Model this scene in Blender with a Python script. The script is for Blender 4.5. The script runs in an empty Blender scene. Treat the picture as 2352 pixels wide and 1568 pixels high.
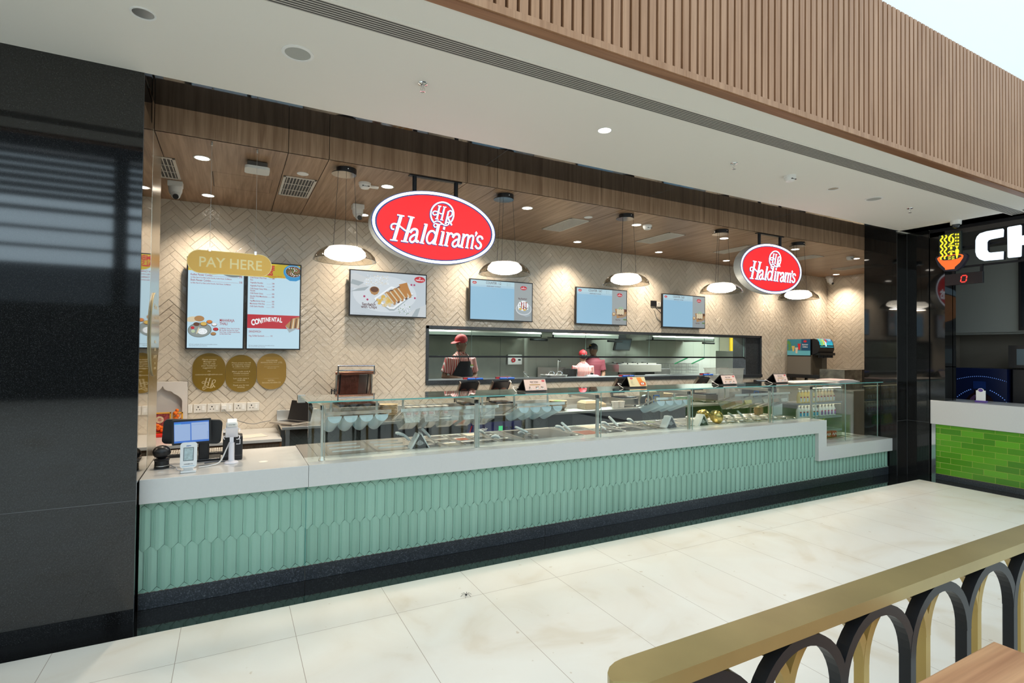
import bpy, bmesh, math, random
from mathutils import Vector, Matrix, Euler
from math import sin, cos, pi, radians
random.seed(7)
S = bpy.context.scene
COL = S.collection

# ------------------------------------------------------------------ camera
F_PX = 1218.29
YAW, PITCH, ROLL = 0.48648212, 0.01533712, 0.01024568
fw = Vector((sin(YAW)*cos(PITCH), cos(YAW)*cos(PITCH), sin(PITCH)))
rt = Vector((cos(YAW), -sin(YAW), 0)); up = rt.cross(fw)
r2 = cos(ROLL)*rt + sin(ROLL)*up; u2 = -sin(ROLL)*rt + cos(ROLL)*up
cam = bpy.data.objects.new('camera', bpy.data.cameras.new('camera')); COL.objects.link(cam)
cam.matrix_world = Matrix(((r2.x, u2.x, -fw.x, 0), (r2.y, u2.y, -fw.y, 0), (r2.z, u2.z, -fw.z, 1.7), (0, 0, 0, 1)))
cam.data.sensor_width = 36.0; cam.data.lens = F_PX/2352*36.0
cam.data.clip_start = 0.05; cam.data.clip_end = 200
S.camera = cam

# ------------------------------------------------------------------ world and exposure
S.view_settings.view_transform = 'Standard'; S.view_settings.look = 'None'
S.view_settings.gamma = 1; S.view_settings.use_curve_mapping = False
S.view_settings.exposure = 0.12
W = bpy.data.worlds.new('sky'); S.world = W; W.use_nodes = True
W.node_tree.nodes['Background'].inputs[0].default_value = (0.80, 0.92, 1.0, 1)
W.node_tree.nodes['Background'].inputs[1].default_value = 1.9
S.cycles.max_bounces = 10; S.cycles.transparent_max_bounces = 24; S.cycles.glossy_bounces = 5
S.cycles.diffuse_bounces = 5
S.cycles.caustics_reflective = False; S.cycles.caustics_refractive = False
S.cycles.sample_clamp_indirect = 6.0
S.cycles.use_denoising = True

DL_FRONT = 88.0      # shop downlight power (W)
PEND = 8.0          # pendant lamp power (W)
KITCH = 165.0

# ------------------------------------------------------------------ materials
MATS = {}
def nt_new(name):
    m = bpy.data.materials.new(name); m.use_nodes = True
    nt = m.node_tree; b = nt.nodes['Principled BSDF']
    return m, nt, b
def N(nt, t, **k):
    n = nt.nodes.new(t)
    for a, v in k.items(): setattr(n, a, v)
    return n
def ramp(nt, fac, stops):
    r = N(nt, 'ShaderNodeValToRGB'); e = r.color_ramp.elements
    while len(e) < len(stops): e.new(0.5)
    for i, (p, c) in enumerate(stops): e[i].position = p; e[i].color = (*c, 1)
    nt.links.new(fac, r.inputs[0]); return r.outputs[0]
def pm(name, col, rough=.5, metal=0.0, em=None, ems=1.0, noise=0.0, nscale=8.0, bump=0.0, bscale=40.0, trans=0.0, spec=None, alpha=1.0, coat=0.0, ior=None):
    if name in MATS: return MATS[name]
    m, nt, b = nt_new(name)
    b.inputs['Base Color'].default_value = (*col, 1); b.inputs['Roughness'].default_value = rough; b.inputs['Metallic'].default_value = metal
    if em: b.inputs['Emission Color'].default_value = (*em, 1); b.inputs['Emission Strength'].default_value = ems
    if trans: b.inputs['Transmission Weight'].default_value = trans
    if spec is not None: b.inputs['Specular IOR Level'].default_value = spec
    if coat: b.inputs['Coat Weight'].default_value = coat; b.inputs['Coat Roughness'].default_value = 0.06
    if ior: b.inputs['IOR'].default_value = ior
    b.inputs['Alpha'].default_value = alpha
    if noise or bump:
        tc = N(nt, 'ShaderNodeTexCoord'); nz = N(nt, 'ShaderNodeTexNoise')
        nz.inputs['Scale'].default_value = nscale; nz.inputs['Detail'].default_value = 5
        nt.links.new(tc.outputs['Object'], nz.inputs['Vector'])
        if noise:
            c2 = ramp(nt, nz.outputs[0], [(0.3, tuple(x*(1-noise) for x in col)), (0.7, tuple(min(1, x*(1+noise)) for x in col))])
            nt.links.new(c2, b.inputs['Base Color'])
        if bump:
            n2 = N(nt, 'ShaderNodeTexNoise'); n2.inputs['Scale'].default_value = bscale
            nt.links.new(tc.outputs['Object'], n2.inputs['Vector'])
            bp = N(nt, 'ShaderNodeBump'); bp.inputs['Strength'].default_value = bump; bp.inputs['Distance'].default_value = .01
            nt.links.new(n2.outputs[0], bp.inputs['Height']); nt.links.new(bp.outputs[0], b.inputs['Normal'])
    MATS[name] = m; return m
def glass(name, tint, refl=0.08, rough=0.01, mixc=1.0, dens=None):
    """pane glass: clear tinted body with a fresnel reflection"""
    if name in MATS: return MATS[name]
    m = bpy.data.materials.new(name); m.use_nodes = True; nt = m.node_tree; nt.nodes.clear()
    o = N(nt, 'ShaderNodeOutputMaterial'); t = N(nt, 'ShaderNodeBsdfTransparent'); g = N(nt, 'ShaderNodeBsdfGlossy')
    t.inputs[0].default_value = (*tint, 1); g.inputs['Roughness'].default_value = rough; g.inputs[0].default_value = (1, 1, 1, 1)
    f = N(nt, 'ShaderNodeLayerWeight'); f.inputs[0].default_value = .5
    pw = N(nt, 'ShaderNodeMath', operation='POWER'); pw.inputs[1].default_value = 4.0; nt.links.new(f.outputs['Facing'], pw.inputs[0])
    mx = N(nt, 'ShaderNodeMixShader'); ml = N(nt, 'ShaderNodeMath', operation='MULTIPLY_ADD')
    ml.inputs[1].default_value = .95*mixc; ml.inputs[2].default_value = .035*mixc
    nt.links.new(pw.outputs[0], ml.inputs[0]); nt.links.new(ml.outputs[0], mx.inputs[0])
    nt.links.new(t.outputs[0], mx.inputs[1]); nt.links.new(g.outputs[0], mx.inputs[2])
    last = mx.outputs[0]
    if dens:   # cloudy plastic: share of diffuse body
        d = N(nt, 'ShaderNodeBsdfDiffuse'); d.inputs[0].default_value = (*dens[0], 1)
        m2 = N(nt, 'ShaderNodeMixShader'); m2.inputs[0].default_value = dens[1]
        nt.links.new(last, m2.inputs[1]); nt.links.new(d.outputs[0], m2.inputs[2]); last = m2.outputs[0]
    nt.links.new(last, o.inputs[0]); MATS[name] = m; return m
def emi(name, col, s):
    return pm(name, (0.02, 0.02, 0.02), .4, em=col, ems=s)
def granite(name, base, fleck, rough=.09, scale=140, fl=.62):
    m, nt, b = nt_new(name); tc = N(nt, 'ShaderNodeTexCoord')
    n1 = N(nt, 'ShaderNodeTexNoise'); n1.inputs['Scale'].default_value = scale; n1.inputs['Detail'].default_value = 4; n1.inputs['Roughness'].default_value = .75
    n2 = N(nt, 'ShaderNodeTexNoise'); n2.inputs['Scale'].default_value = 2.2
    nt.links.new(tc.outputs['Object'], n1.inputs[0]); nt.links.new(tc.outputs['Object'], n2.inputs[0])
    c = ramp(nt, n1.outputs[0], [(0.42, tuple(x*.45 for x in base)), (0.56, base), (fl, fleck)])
    mx = N(nt, 'ShaderNodeMix', data_type='RGBA', blend_type='MULTIPLY'); mx.inputs[0].default_value = .5
    c2 = ramp(nt, n2.outputs[0], [(0.35, (.6, .62, .66)), (0.65, (1, .96, .9))])
    nt.links.new(c, mx.inputs[6]); nt.links.new(c2, mx.inputs[7]); nt.links.new(mx.outputs[2], b.inputs['Base Color'])
    b.inputs['Roughness'].default_value = rough; b.inputs['IOR'].default_value = 1.62
    MATS[name] = m; return m
def wood(name, c1, c2, axis='Z', rough=.42, sc=1.0, period=0):
    """veneer: streaks run along axis (object space)"""
    m, nt, b = nt_new(name); tc = N(nt, 'ShaderNodeTexCoord'); mp = N(nt, 'ShaderNodeMapping')
    s = [26*sc, 26*sc, 26*sc]; s['XYZ'.index(axis)] = 1.3*sc; mp.inputs['Scale'].default_value = s
    nt.links.new(tc.outputs['Object'], mp.inputs[0])
    n1 = N(nt, 'ShaderNodeTexNoise'); n1.inputs['Scale'].default_value = 1.0; n1.inputs['Detail'].default_value = 6; n1.inputs['Distortion'].default_value = .7
    nt.links.new(mp.outputs[0], n1.inputs[0])
    mp2 = N(nt, 'ShaderNodeMapping'); s2 = [150*sc]*3; s2['XYZ'.index(axis)] = 4*sc; mp2.inputs['Scale'].default_value = s2
    nt.links.new(tc.outputs['Object'], mp2.inputs[0])
    n2 = N(nt, 'ShaderNodeTexNoise'); n2.inputs['Scale'].default_value = 1.0; n2.inputs['Detail'].default_value = 3; nt.links.new(mp2.outputs[0], n2.inputs[0])
    a = ramp(nt, n1.outputs[0], [(0.34, c1), (0.5, tuple((x+y)/2 for x, y in zip(c1, c2))), (0.66, c2)])
    g = ramp(nt, n2.outputs[0], [(0.35, (.78, .76, .74)), (0.6, (1, 1, 1))])
    mx = N(nt, 'ShaderNodeMix', data_type='RGBA', blend_type='MULTIPLY'); mx.inputs[0].default_value = .7
    nt.links.new(a, mx.inputs[6]); nt.links.new(g, mx.inputs[7]); nt.links.new(mx.outputs[2], b.inputs['Base Color'])
    b.inputs['Roughness'].default_value = rough; b.inputs['Specular IOR Level'].default_value = .3
    MATS[name] = m; return m

GRAN = granite('black_granite', (.0085, .0085, .0085), (.045, .047, .048), rough=.045, fl=.66, scale=260)
GRAND = granite('honed_granite', (.032, .040, .050), (.15, .17, .19), rough=.3, scale=110, fl=.66)
WOODC = wood('walnut_ceiling', (.23, .135, .075), (.40, .26, .165), 'Y')
WOODF = wood('walnut_fascia', (.27, .16, .095), (.45, .29, .185), 'Z')
WOODS = wood('slat_wood', (.33, .17, .085), (.44, .25, .14), 'Z', rough=.5, sc=.6)
WOODCAB = wood('cabinet_wood', (.20, .13, .08), (.34, .23, .15), 'Z', sc=1.2)
TABLEW = wood('table_wood', (.42, .20, .10), (.60, .33, .17), 'X', rough=.3, sc=.5)
WPAINT = pm('white_paint', (.80, .775, .715), .75)
QUARTZ = pm('white_quartz', (.585, .59, .575), .16, noise=.012, nscale=60)
BLACK = pm('black_plastic', (.012, .012, .014), .32)
BLACKM = pm('black_metal', (.02, .022, .026), .4, .6)
WHITE = pm('white_plastic', (.82, .82, .80), .35)
STEEL = pm('brushed_steel', (.66, .645, .615), .32, 1.0, noise=.06, nscale=3)
STEELD = pm('dark_steel', (.20, .20, .20), .32, 1.0, noise=.1, nscale=5)
CHROME = pm('chrome', (.82, .82, .82), .08, 1.0)
BRASS = pm('brass', (.62, .46, .17), .2, 1.0)
GEDGE = pm('glass_edge', (.16, .42, .39), .12, spec=.8); SEAM = pm('glass_seam', (.30, .42, .39), .2)
GLASS = glass('clear_glass', (.93, .965, .95), mixc=1.1)
GLASSK = glass('window_glass', (.88, .91, .87), mixc=1.2)
CLEARP = glass('clear_plastic', (.80, .80, .78), mixc=1.3, rough=.08, dens=((.7, .72, .7), .22))
BLUEP = glass('blue_plastic', (.72, .82, .86), mixc=1.0, rough=.2, dens=((.55, .68, .74), .62))

# ------------------------------------------------------------------ mesh builder
class MB:
    def __init__(s, o=(0, 0, 0)):
        s.v = []; s.f = []; s.m = []; s.sm = []; s.mats = []; s.o = Vector(o)
    def mi(s, m):
        if m not in s.mats: s.mats.append(m)
        return s.mats.index(m)
    def add(s, vs, fs, m, smooth=False):
        b = len(s.v); s.v += [Vector(v) - s.o for v in vs]; k = s.mi(m)
        for f in fs: s.f.append([b+i for i in f]); s.m.append(k); s.sm.append(smooth)
        return s
    def box(s, a, b, m, R=None, c=None):
        x0, y0, z0 = a; x1, y1, z1 = b
        vs = [Vector(p) for p in ((x0, y0, z0), (x1, y0, z0), (x1, y1, z0), (x0, y1, z0), (x0, y0, z1), (x1, y0, z1), (x1, y1, z1), (x0, y1, z1))]
        if R is not None:
            c = Vector(c if c is not None else [(p+q)/2 for p, q in zip(a, b)]); vs = [R @ (v-c) + c for v in vs]
        return s.add(vs, [(0, 3, 2, 1), (4, 5, 6, 7), (0, 1, 5, 4), (1, 2, 6, 5), (2, 3, 7, 6), (3, 0, 4, 7)], m)
    def cbox(s, c, d, m, R=None):
        return s.box([c[i]-d[i]/2 for i in range(3)], [c[i]+d[i]/2 for i in range(3)], m, R, c)
    def cyl(s, p0, p1, r0, m, r1=None, n=20, caps=True, smooth=True, sq=1.0):
        p0 = Vector(p0); p1 = Vector(p1); r1 = r0 if r1 is None else r1
        d = (p1-p0).normalized(); a = d.orthogonal().normalized() if abs(d.z) < .99 else Vector((1, 0, 0)); b = d.cross(a)
        vs = [p0 + (a*cos(2*pi*i/n) + b*sin(2*pi*i/n)*sq)*r0 for i in range(n)] + [p1 + (a*cos(2*pi*i/n) + b*sin(2*pi*i/n)*sq)*r1 for i in range(n)]
        fs = [(i, (i+1) % n, n+(i+1) % n, n+i) for i in range(n)]
        s.add(vs, fs, m, smooth)
        if caps:
            s.add(vs[:n], [tuple(reversed(range(n)))], m); s.add(vs[n:], [tuple(range(n))], m)
        return s
    def tube(s, pts, r, m, n=8, closed=False, sy=1.0):
        pts = [Vector(p) for p in pts]; L = len(pts); rings = []; prev = None
        for i, p in enumerate(pts):
            if closed: d = pts[(i+1) % L]-pts[i-1]
            else: d = pts[min(i+1, L-1)]-pts[max(i-1, 0)]
            d.normalize()
            a = (prev - d*prev.dot(d)) if prev else d.orthogonal()
            if a.length < 1e-5: a = d.orthogonal()
            a.normalize(); prev = a; b = d.cross(a); rr = r[i] if isinstance(r, (list, tuple)) else r
            rings.append([p + (a*cos(2*pi*k/n)+b*sin(2*pi*k/n)*sy)*rr for k in range(n)])
        vs = [v for q in rings for v in q]; fs = []
        for i in range(L if closed else L-1):
            j = (i+1) % L
            for k in range(n): fs.append((i*n+k, i*n+(k+1) % n, j*n+(k+1) % n, j*n+k))
        s.add(vs, fs, m, True)
        if not closed:
            s.add(rings[0], [tuple(reversed(range(n)))], m); s.add(rings[-1], [tuple(range(n))], m)
        return s
    def lathe(s, prof, c, m, n=32, axis='Z', sx=1.0, sy=1.0, close=False, R=None):
        """prof: (radius, height) list"""
        c = Vector(c); vs = []
        for r, h in prof:
            for k in range(n):
                p = Vector((r*cos(2*pi*k/n)*sx, r*sin(2*pi*k/n)*sy, h))
                if axis == 'Y': p = Vector((p.x, p.z, p.y))
                if axis == 'X': p = Vector((p.z, p.x, p.y))
                if R is not None: p = R @ p
                vs.append(c+p)
        fs = []
        for i in range(len(prof)-1):
            for k in range(n): fs.append((i*n+k, i*n+(k+1) % n, (i+1)*n+(k+1) % n, (i+1)*n+k))
        return s.add(vs, fs, m, True)
    def sphere(s, c, r, m, n=20, sc=(1, 1, 1), R=None):
        prof = [(max(1e-4, sin(pi*i/(n//2)))*r, -cos(pi*i/(n//2))*r) for i in range(n//2+1)]
        c = Vector(c); vs = []
        for a, h in prof:
            for k in range(n):
                p = Vector((a*cos(2*pi*k/n)*sc[0], a*sin(2*pi*k/n)*sc[1], h*sc[2])); vs.append(c+(R @ p if R is not None else p))
        fs = [(i*n+k, i*n+(k+1) % n, (i+1)*n+(k+1) % n, (i+1)*n+k) for i in range(len(prof)-1) for k in range(n)]
        return s.add(vs, fs, m, True)
    def prism(s, poly, o, ux, uy, depth, m, mside=None, back=True):
        """extrude a 2-D outline: o + x*ux + y*uy, front at o, extruded along depth vector"""
        o = Vector(o); ux = Vector(ux); uy = Vector(uy); d = Vector(depth); n = len(poly)
        f = [o+ux*x+uy*y for x, y in poly]; b = [p+d for p in f]
        nrm = ux.cross(uy); rev = nrm.dot(d) > 0
        A = tuple(range(n)); s.add(f, [tuple(reversed(A)) if rev else A], m)
        if back: s.add(b, [A if rev else tuple(reversed(A))], mside or m)
        fs = [((i, (i+1) % n, n+(i+1) % n, n+i) if rev else ((i+1) % n, i, n+i, n+(i+1) % n)) for i in range(n)]
        s.add(f+b, fs, mside or m); return s
    def ribbon(s, pts, w, o, ux, uy, d, m, close=False):
        """brush stroke on a plane: pts (x, y[, width factor])"""
        P = [Vector((p[0], p[1])) for p in pts]; W_ = [w*(p[2] if len(p) > 2 else 1) for p in pts]; n = len(P); Lf = []; Rt = []
        for i in range(n):
            t = (P[(i+1) % n]-P[i-1]) if close else (P[min(i+1, n-1)]-P[max(i-1, 0)])
            t.normalize(); q = Vector((-t.y, t.x))*W_[i]/2; Lf.append(P[i]+q); Rt.append(P[i]-q)
        o = Vector(o); ux = Vector(ux); uy = Vector(uy); d = Vector(d)
        T = lambda p: o+ux*p.x+uy*p.y
        vs = [T(p) for p in Lf]+[T(p) for p in Rt]; vs2 = [v+d for v in vs]
        e = n if close else n-1; fs = []
        for i in range(e):
            j = (i+1) % n; fs.append((n+i, n+j, j, i))
        s.add(vs, fs, m); N2 = 2*n
        al = vs+vs2; sf = []
        for i in range(e):
            j = (i+1) % n; sf.append((i, j, N2+j, N2+i)); sf.append((n+j, n+i, N2+n+i, N2+n+j))
        if not close: sf.append((0, N2, N2+n, n)); sf.append((n-1, 2*n-1, N2+2*n-1, N2+n-1))
        s.add(al, sf, m); return s
    def text(s, body, size, o, ux, uy, m, d=.0006, align='LEFT', xs=1.0, bold=0.0, sp=1.0, shear=0.0):
        cu = bpy.data.curves.new('t', 'FONT'); cu.body = body; cu.size = size; cu.align_x = align
        cu.offset = bold*size; cu.space_character = sp; cu.shear = shear; cu.resolution_u = 3
        ob = bpy.data.objects.new('t', cu); COL.objects.link(ob)
        dg = bpy.context.evaluated_depsgraph_get(); me = bpy.data.meshes.new_from_object(ob.evaluated_get(dg))
        o = Vector(o); ux = Vector(ux).normalized(); uy = Vector(uy).normalized(); nr = ux.cross(uy)
        vs = [o+ux*v.co.x*xs+uy*v.co.y+nr*d for v in me.vertices]
        s.add(vs, [tuple(p.vertices) for p in me.polygons], m)
        bpy.data.objects.remove(ob); bpy.data.curves.remove(cu); bpy.data.meshes.remove(me); return s
    def build(s, name, parent=None, bevel=0, ang=35, seg=2, kind=None, label=None, flat=False):
        me = bpy.data.meshes.new(name); me.from_pydata([tuple(v) for v in s.v], [], s.f)
        for m in s.mats: me.materials.append(m)
        me.polygons.foreach_set('material_index', s.m); me.polygons.foreach_set('use_smooth', s.sm)
        if any(s.sm): me.set_sharp_from_angle(angle=radians(ang))
        me.update()
        ob = bpy.data.objects.new(name, me); COL.objects.link(ob)
        if parent: ob.parent = parent
        else: ob.location = s.o
        if bevel:
            md = ob.modifiers.new('bevel', 'BEVEL'); md.width = bevel; md.segments = seg; md.limit_method = 'ANGLE'; md.angle_limit = radians(40)
        if kind: ob['kind'] = kind
        if label: ob['label'] = label
        return ob
def thing(name, label, cat, loc=(0, 0, 0), rotz=0, group=None):
    o = bpy.data.objects.new(name, None); COL.objects.link(o); o.empty_display_size = .05
    o.location = loc; o.rotation_euler = (0, 0, rotz); o['label'] = label; o['category'] = cat
    if group: o['group'] = group
    return o
def tag(o, label, cat, group=None):
    o['label'] = label; o['category'] = cat
    if group: o['group'] = group
    return o
def kids(o): return [c for c in ALLKIDS.get(o.name, [])] if False else [c for c in o.children]
def dup(root, loc, label, rotz=None, group=None, scale=None):
    r = root.copy(); COL.objects.link(r); r.location = loc; r['label'] = label
    if rotz is not None: r.rotation_euler = (0, 0, rotz)
    if group: r['group'] = group
    if scale: r.scale = scale
    for ch in list(root.children):
        c = ch.copy(); COL.objects.link(c); c.parent = r
        for g in list(ch.children):
            d = g.copy(); COL.objects.link(d); d.parent = c
    return r
def st(o, kind='structure'):
    o['kind'] = kind; return o
def lerp(a, b, t): return a+(b-a)*t
def smoothpts(P, n=8, closed=False):
    P = [Vector(p) for p in P]; L = len(P); out = []
    for i in range(L if closed else L-1):
        g = (lambda k: P[k % L]) if closed else (lambda k: P[max(0, min(L-1, k))])
        p0, p1, p2, p3 = g(i-1), g(i), g(i+1), g(i+2)
        for j in range(n):
            t = j/n; out.append(.5*((2*p1)+(p2-p0)*t+(2*p0-5*p1+4*p2-p3)*t*t+(3*p1-p0-3*p2+p3)*t**3))
    if not closed: out.append(P[-1])
    return out
def ell(a, b, n=48, cx=0, cy=0): return [(cx+a*cos(2*pi*i/n), cy+b*sin(2*pi*i/n)) for i in range(n)]
def rrect(w, h, r, n=6, cx=0, cy=0):
    o = []
    for (sx, sy, a0) in ((1, -1, -90), (1, 1, 0), (-1, 1, 90), (-1, -1, 180)):
        for i in range(n+1):
            a = radians(a0+90*i/n); o.append((cx+sx*(w/2-r)+r*cos(a), cy+sy*(h/2-r)+r*sin(a)))
    return o
X1, Y1, Z1 = Vector((1, 0, 0)), Vector((0, 1, 0)), Vector((0, 0, 1))
def clip(poly, x0, x1, y0, y1):
    for ax, lim, sg in ((0, x0, 1), (0, x1, -1), (1, y0, 1), (1, y1, -1)):
        out = []
        for i in range(len(poly)):
            p, q = poly[i], poly[(i+1) % len(poly)]; dp = sg*(p[ax]-lim); dq = sg*(q[ax]-lim)
            if dp >= 0: out.append(p)
            if (dp >= 0) != (dq >= 0):
                t = dp/(dp-dq); out.append((p[0]+(q[0]-p[0])*t, p[1]+(q[1]-p[1])*t))
        poly = out
        if len(poly) < 3: return []
    return poly
# ================================================================== SETTING
ZC, ZW, YB = 3.406, 3.222, 6.52
# floor: large cream tiles
def tile_mat():
    m, nt, b = nt_new('cream_floor_tile'); tc = N(nt, 'ShaderNodeTexCoord'); sp = N(nt, 'ShaderNodeSeparateXYZ'); nt.links.new(tc.outputs['Object'], sp.inputs[0])
    def line(out, off, per, w):
        a = N(nt, 'ShaderNodeMath', operation='SUBTRACT'); a.inputs[1].default_value = off; nt.links.new(out, a.inputs[0])
        c = N(nt, 'ShaderNodeMath', operation='DIVIDE'); c.inputs[1].default_value = per; nt.links.new(a.outputs[0], c.inputs[0])
        f = N(nt, 'ShaderNodeMath', operation='FRACT'); nt.links.new(c.outputs[0], f.inputs[0])
        g = N(nt, 'ShaderNodeMath', operation='LESS_THAN'); g.inputs[1].default_value = w/per; nt.links.new(f.outputs[0], g.inputs[0]); return g.outputs[0]
    l1 = line(sp.outputs[0], .363, .6055, .003); l2 = line(sp.outputs[1], 3.37, 1.2, .003)
    mx = N(nt, 'ShaderNodeMath', operation='MAXIMUM'); nt.links.new(l1, mx.inputs[0]); nt.links.new(l2, mx.inputs[1])
    n1 = N(nt, 'ShaderNodeTexNoise'); n1.inputs['Scale'].default_value = 1.3; n1.inputs['Detail'].default_value = 6; n1.inputs['Distortion'].default_value = 1.5
    nt.links.new(tc.outputs['Object'], n1.inputs[0])
    c = ramp(nt, n1.outputs[0], [(.30, (.60, .555, .465)), (.42, (.655, .63, .56)), (.62, (.68, .67, .61))])
    n2 = N(nt, 'ShaderNodeTexNoise'); n2.inputs['Scale'].default_value = 14; n2.inputs['Detail'].default_value = 3; nt.links.new(tc.outputs['Object'], n2.inputs[0])
    sc = ramp(nt, n2.outputs[0], [(.24, (.62, .5, .38)), (.30, (1, 1, 1))])
    mm = N(nt, 'ShaderNodeMix', data_type='RGBA', blend_type='MULTIPLY'); mm.inputs[0].default_value = .6
    nt.links.new(c, mm.inputs[6]); nt.links.new(sc, mm.inputs[7])
    mg = N(nt, 'ShaderNodeMix', data_type='RGBA'); nt.links.new(mx.outputs[0], mg.inputs[0]); nt.links.new(mm.outputs[2], mg.inputs[6]); mg.inputs[7].default_value = (.30, .25, .20, 1)
    nt.links.new(mg.outputs[2], b.inputs['Base Color']); b.inputs['Roughness'].default_value = .34; b.inputs['Specular IOR Level'].default_value = .35
    return m
FT = tile_mat()
b = MB(); b.box((-9, -14, -.1), (22, 3.787, 0), FT); st(b.build('floor'))
b = MB(); b.box((-9, 3.787, -.1), (22, 12.6, -.0005), GRAN); b.box((8.262, -14, -.1), (8.60, 3.787, .0008), GRAN); st(b.build('trim_1'))
# granite pier left, right pier, neighbour returns, joints as grooves
GJ = pm('stone_joint', (.10, .105, .11), .5)
b = MB(); b.box((-9, 3.99, 0), (-.506, 4.018, ZC), GRAN); b.box((-9, 4.018, 0), (-.513, 4.42, ZC), GRAN)
b.box((-9, 3.9885, .744), (-.5055, 3.99, .7465), GJ); b.box((-.5065, 3.9885, 0), (-.5055, 3.99, ZC), GJ)
b.box((-2.9, 4.42, 0), (-2.705, 6.52, ZC), GRAN)
st(b.build('wall_left'))
b = MB(); b.box((8.222, 4.036, 0), (8.70, 4.47, ZC), GRAN); b.box((8.482, 3.768, 0), (8.70, 4.036, ZC), GRAN)
b.box((8.2205, 4.035, .76), (8.482, 4.0365, .7625), GJ); b.box((8.4805, 3.768, .76), (8.4825, 4.036, .7625), GJ)
b.box((8.2215, 4.0345, 0), (8.224, 4.0365, ZC), GJ); b.box((8.4805, 4.033, 0), (8.483, 4.0355, ZC), GJ)
b.box((8.50, 4.47, 0), (8.70, 12.6, ZC), GRAN) if False else None
st(b.build('wall_right_pier')).name = 'wall_right_front'
# polished steel jamb panels
MIRR = pm('mirror_steel', (.62, .58, .52), .035, 1.0)
CHAMP = pm('champagne_steel', (.60, .54, .44), .22, 1.0, noise=.05, nscale=2)
b = MB(); b.box((-.512, 4.02, .846), (-.506, 4.44, 3.222), MIRR)
st(b.build('trim_2'))
b = MB(); b.box((-.57, 4.44, .846), (-.505, 4.925, 3.222), CHAMP); b.box((-.57, 4.42, 0), (-.506, 4.925, .844), STEEL)
st(b.build('trim_3'))
# herringbone glazed wall tiles
def tile_glaze(name, tint=1.0):
    m, nt, b = nt_new(name)
    at = N(nt, 'ShaderNodeAttribute'); at.attribute_name = 'tone'
    c = ramp(nt, at.outputs['Fac'], [(0, (.66, .585, .48)), (1, (.72, .645, .535))]); nt.links.new(c, b.inputs['Base Color'])
    tc = N(nt, 'ShaderNodeTexCoord'); n = N(nt, 'ShaderNodeTexNoise'); n.inputs['Scale'].default_value = 22; n.inputs['Detail'].default_value = 2
    nt.links.new(tc.outputs['Object'], n.inputs[0]); bp = N(nt, 'ShaderNodeBump'); bp.inputs['Strength'].default_value = .55; bp.inputs['Distance'].default_value = .01
    nt.links.new(n.outputs[0], bp.inputs['Height']); nt.links.new(bp.outputs[0], b.inputs['Normal']); b.inputs['Roughness'].default_value = .17
    return m
GLZ = tile_glaze('glazed_tile'); GROUT = pm('grout', (.46, .375, .28), .8)
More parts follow.
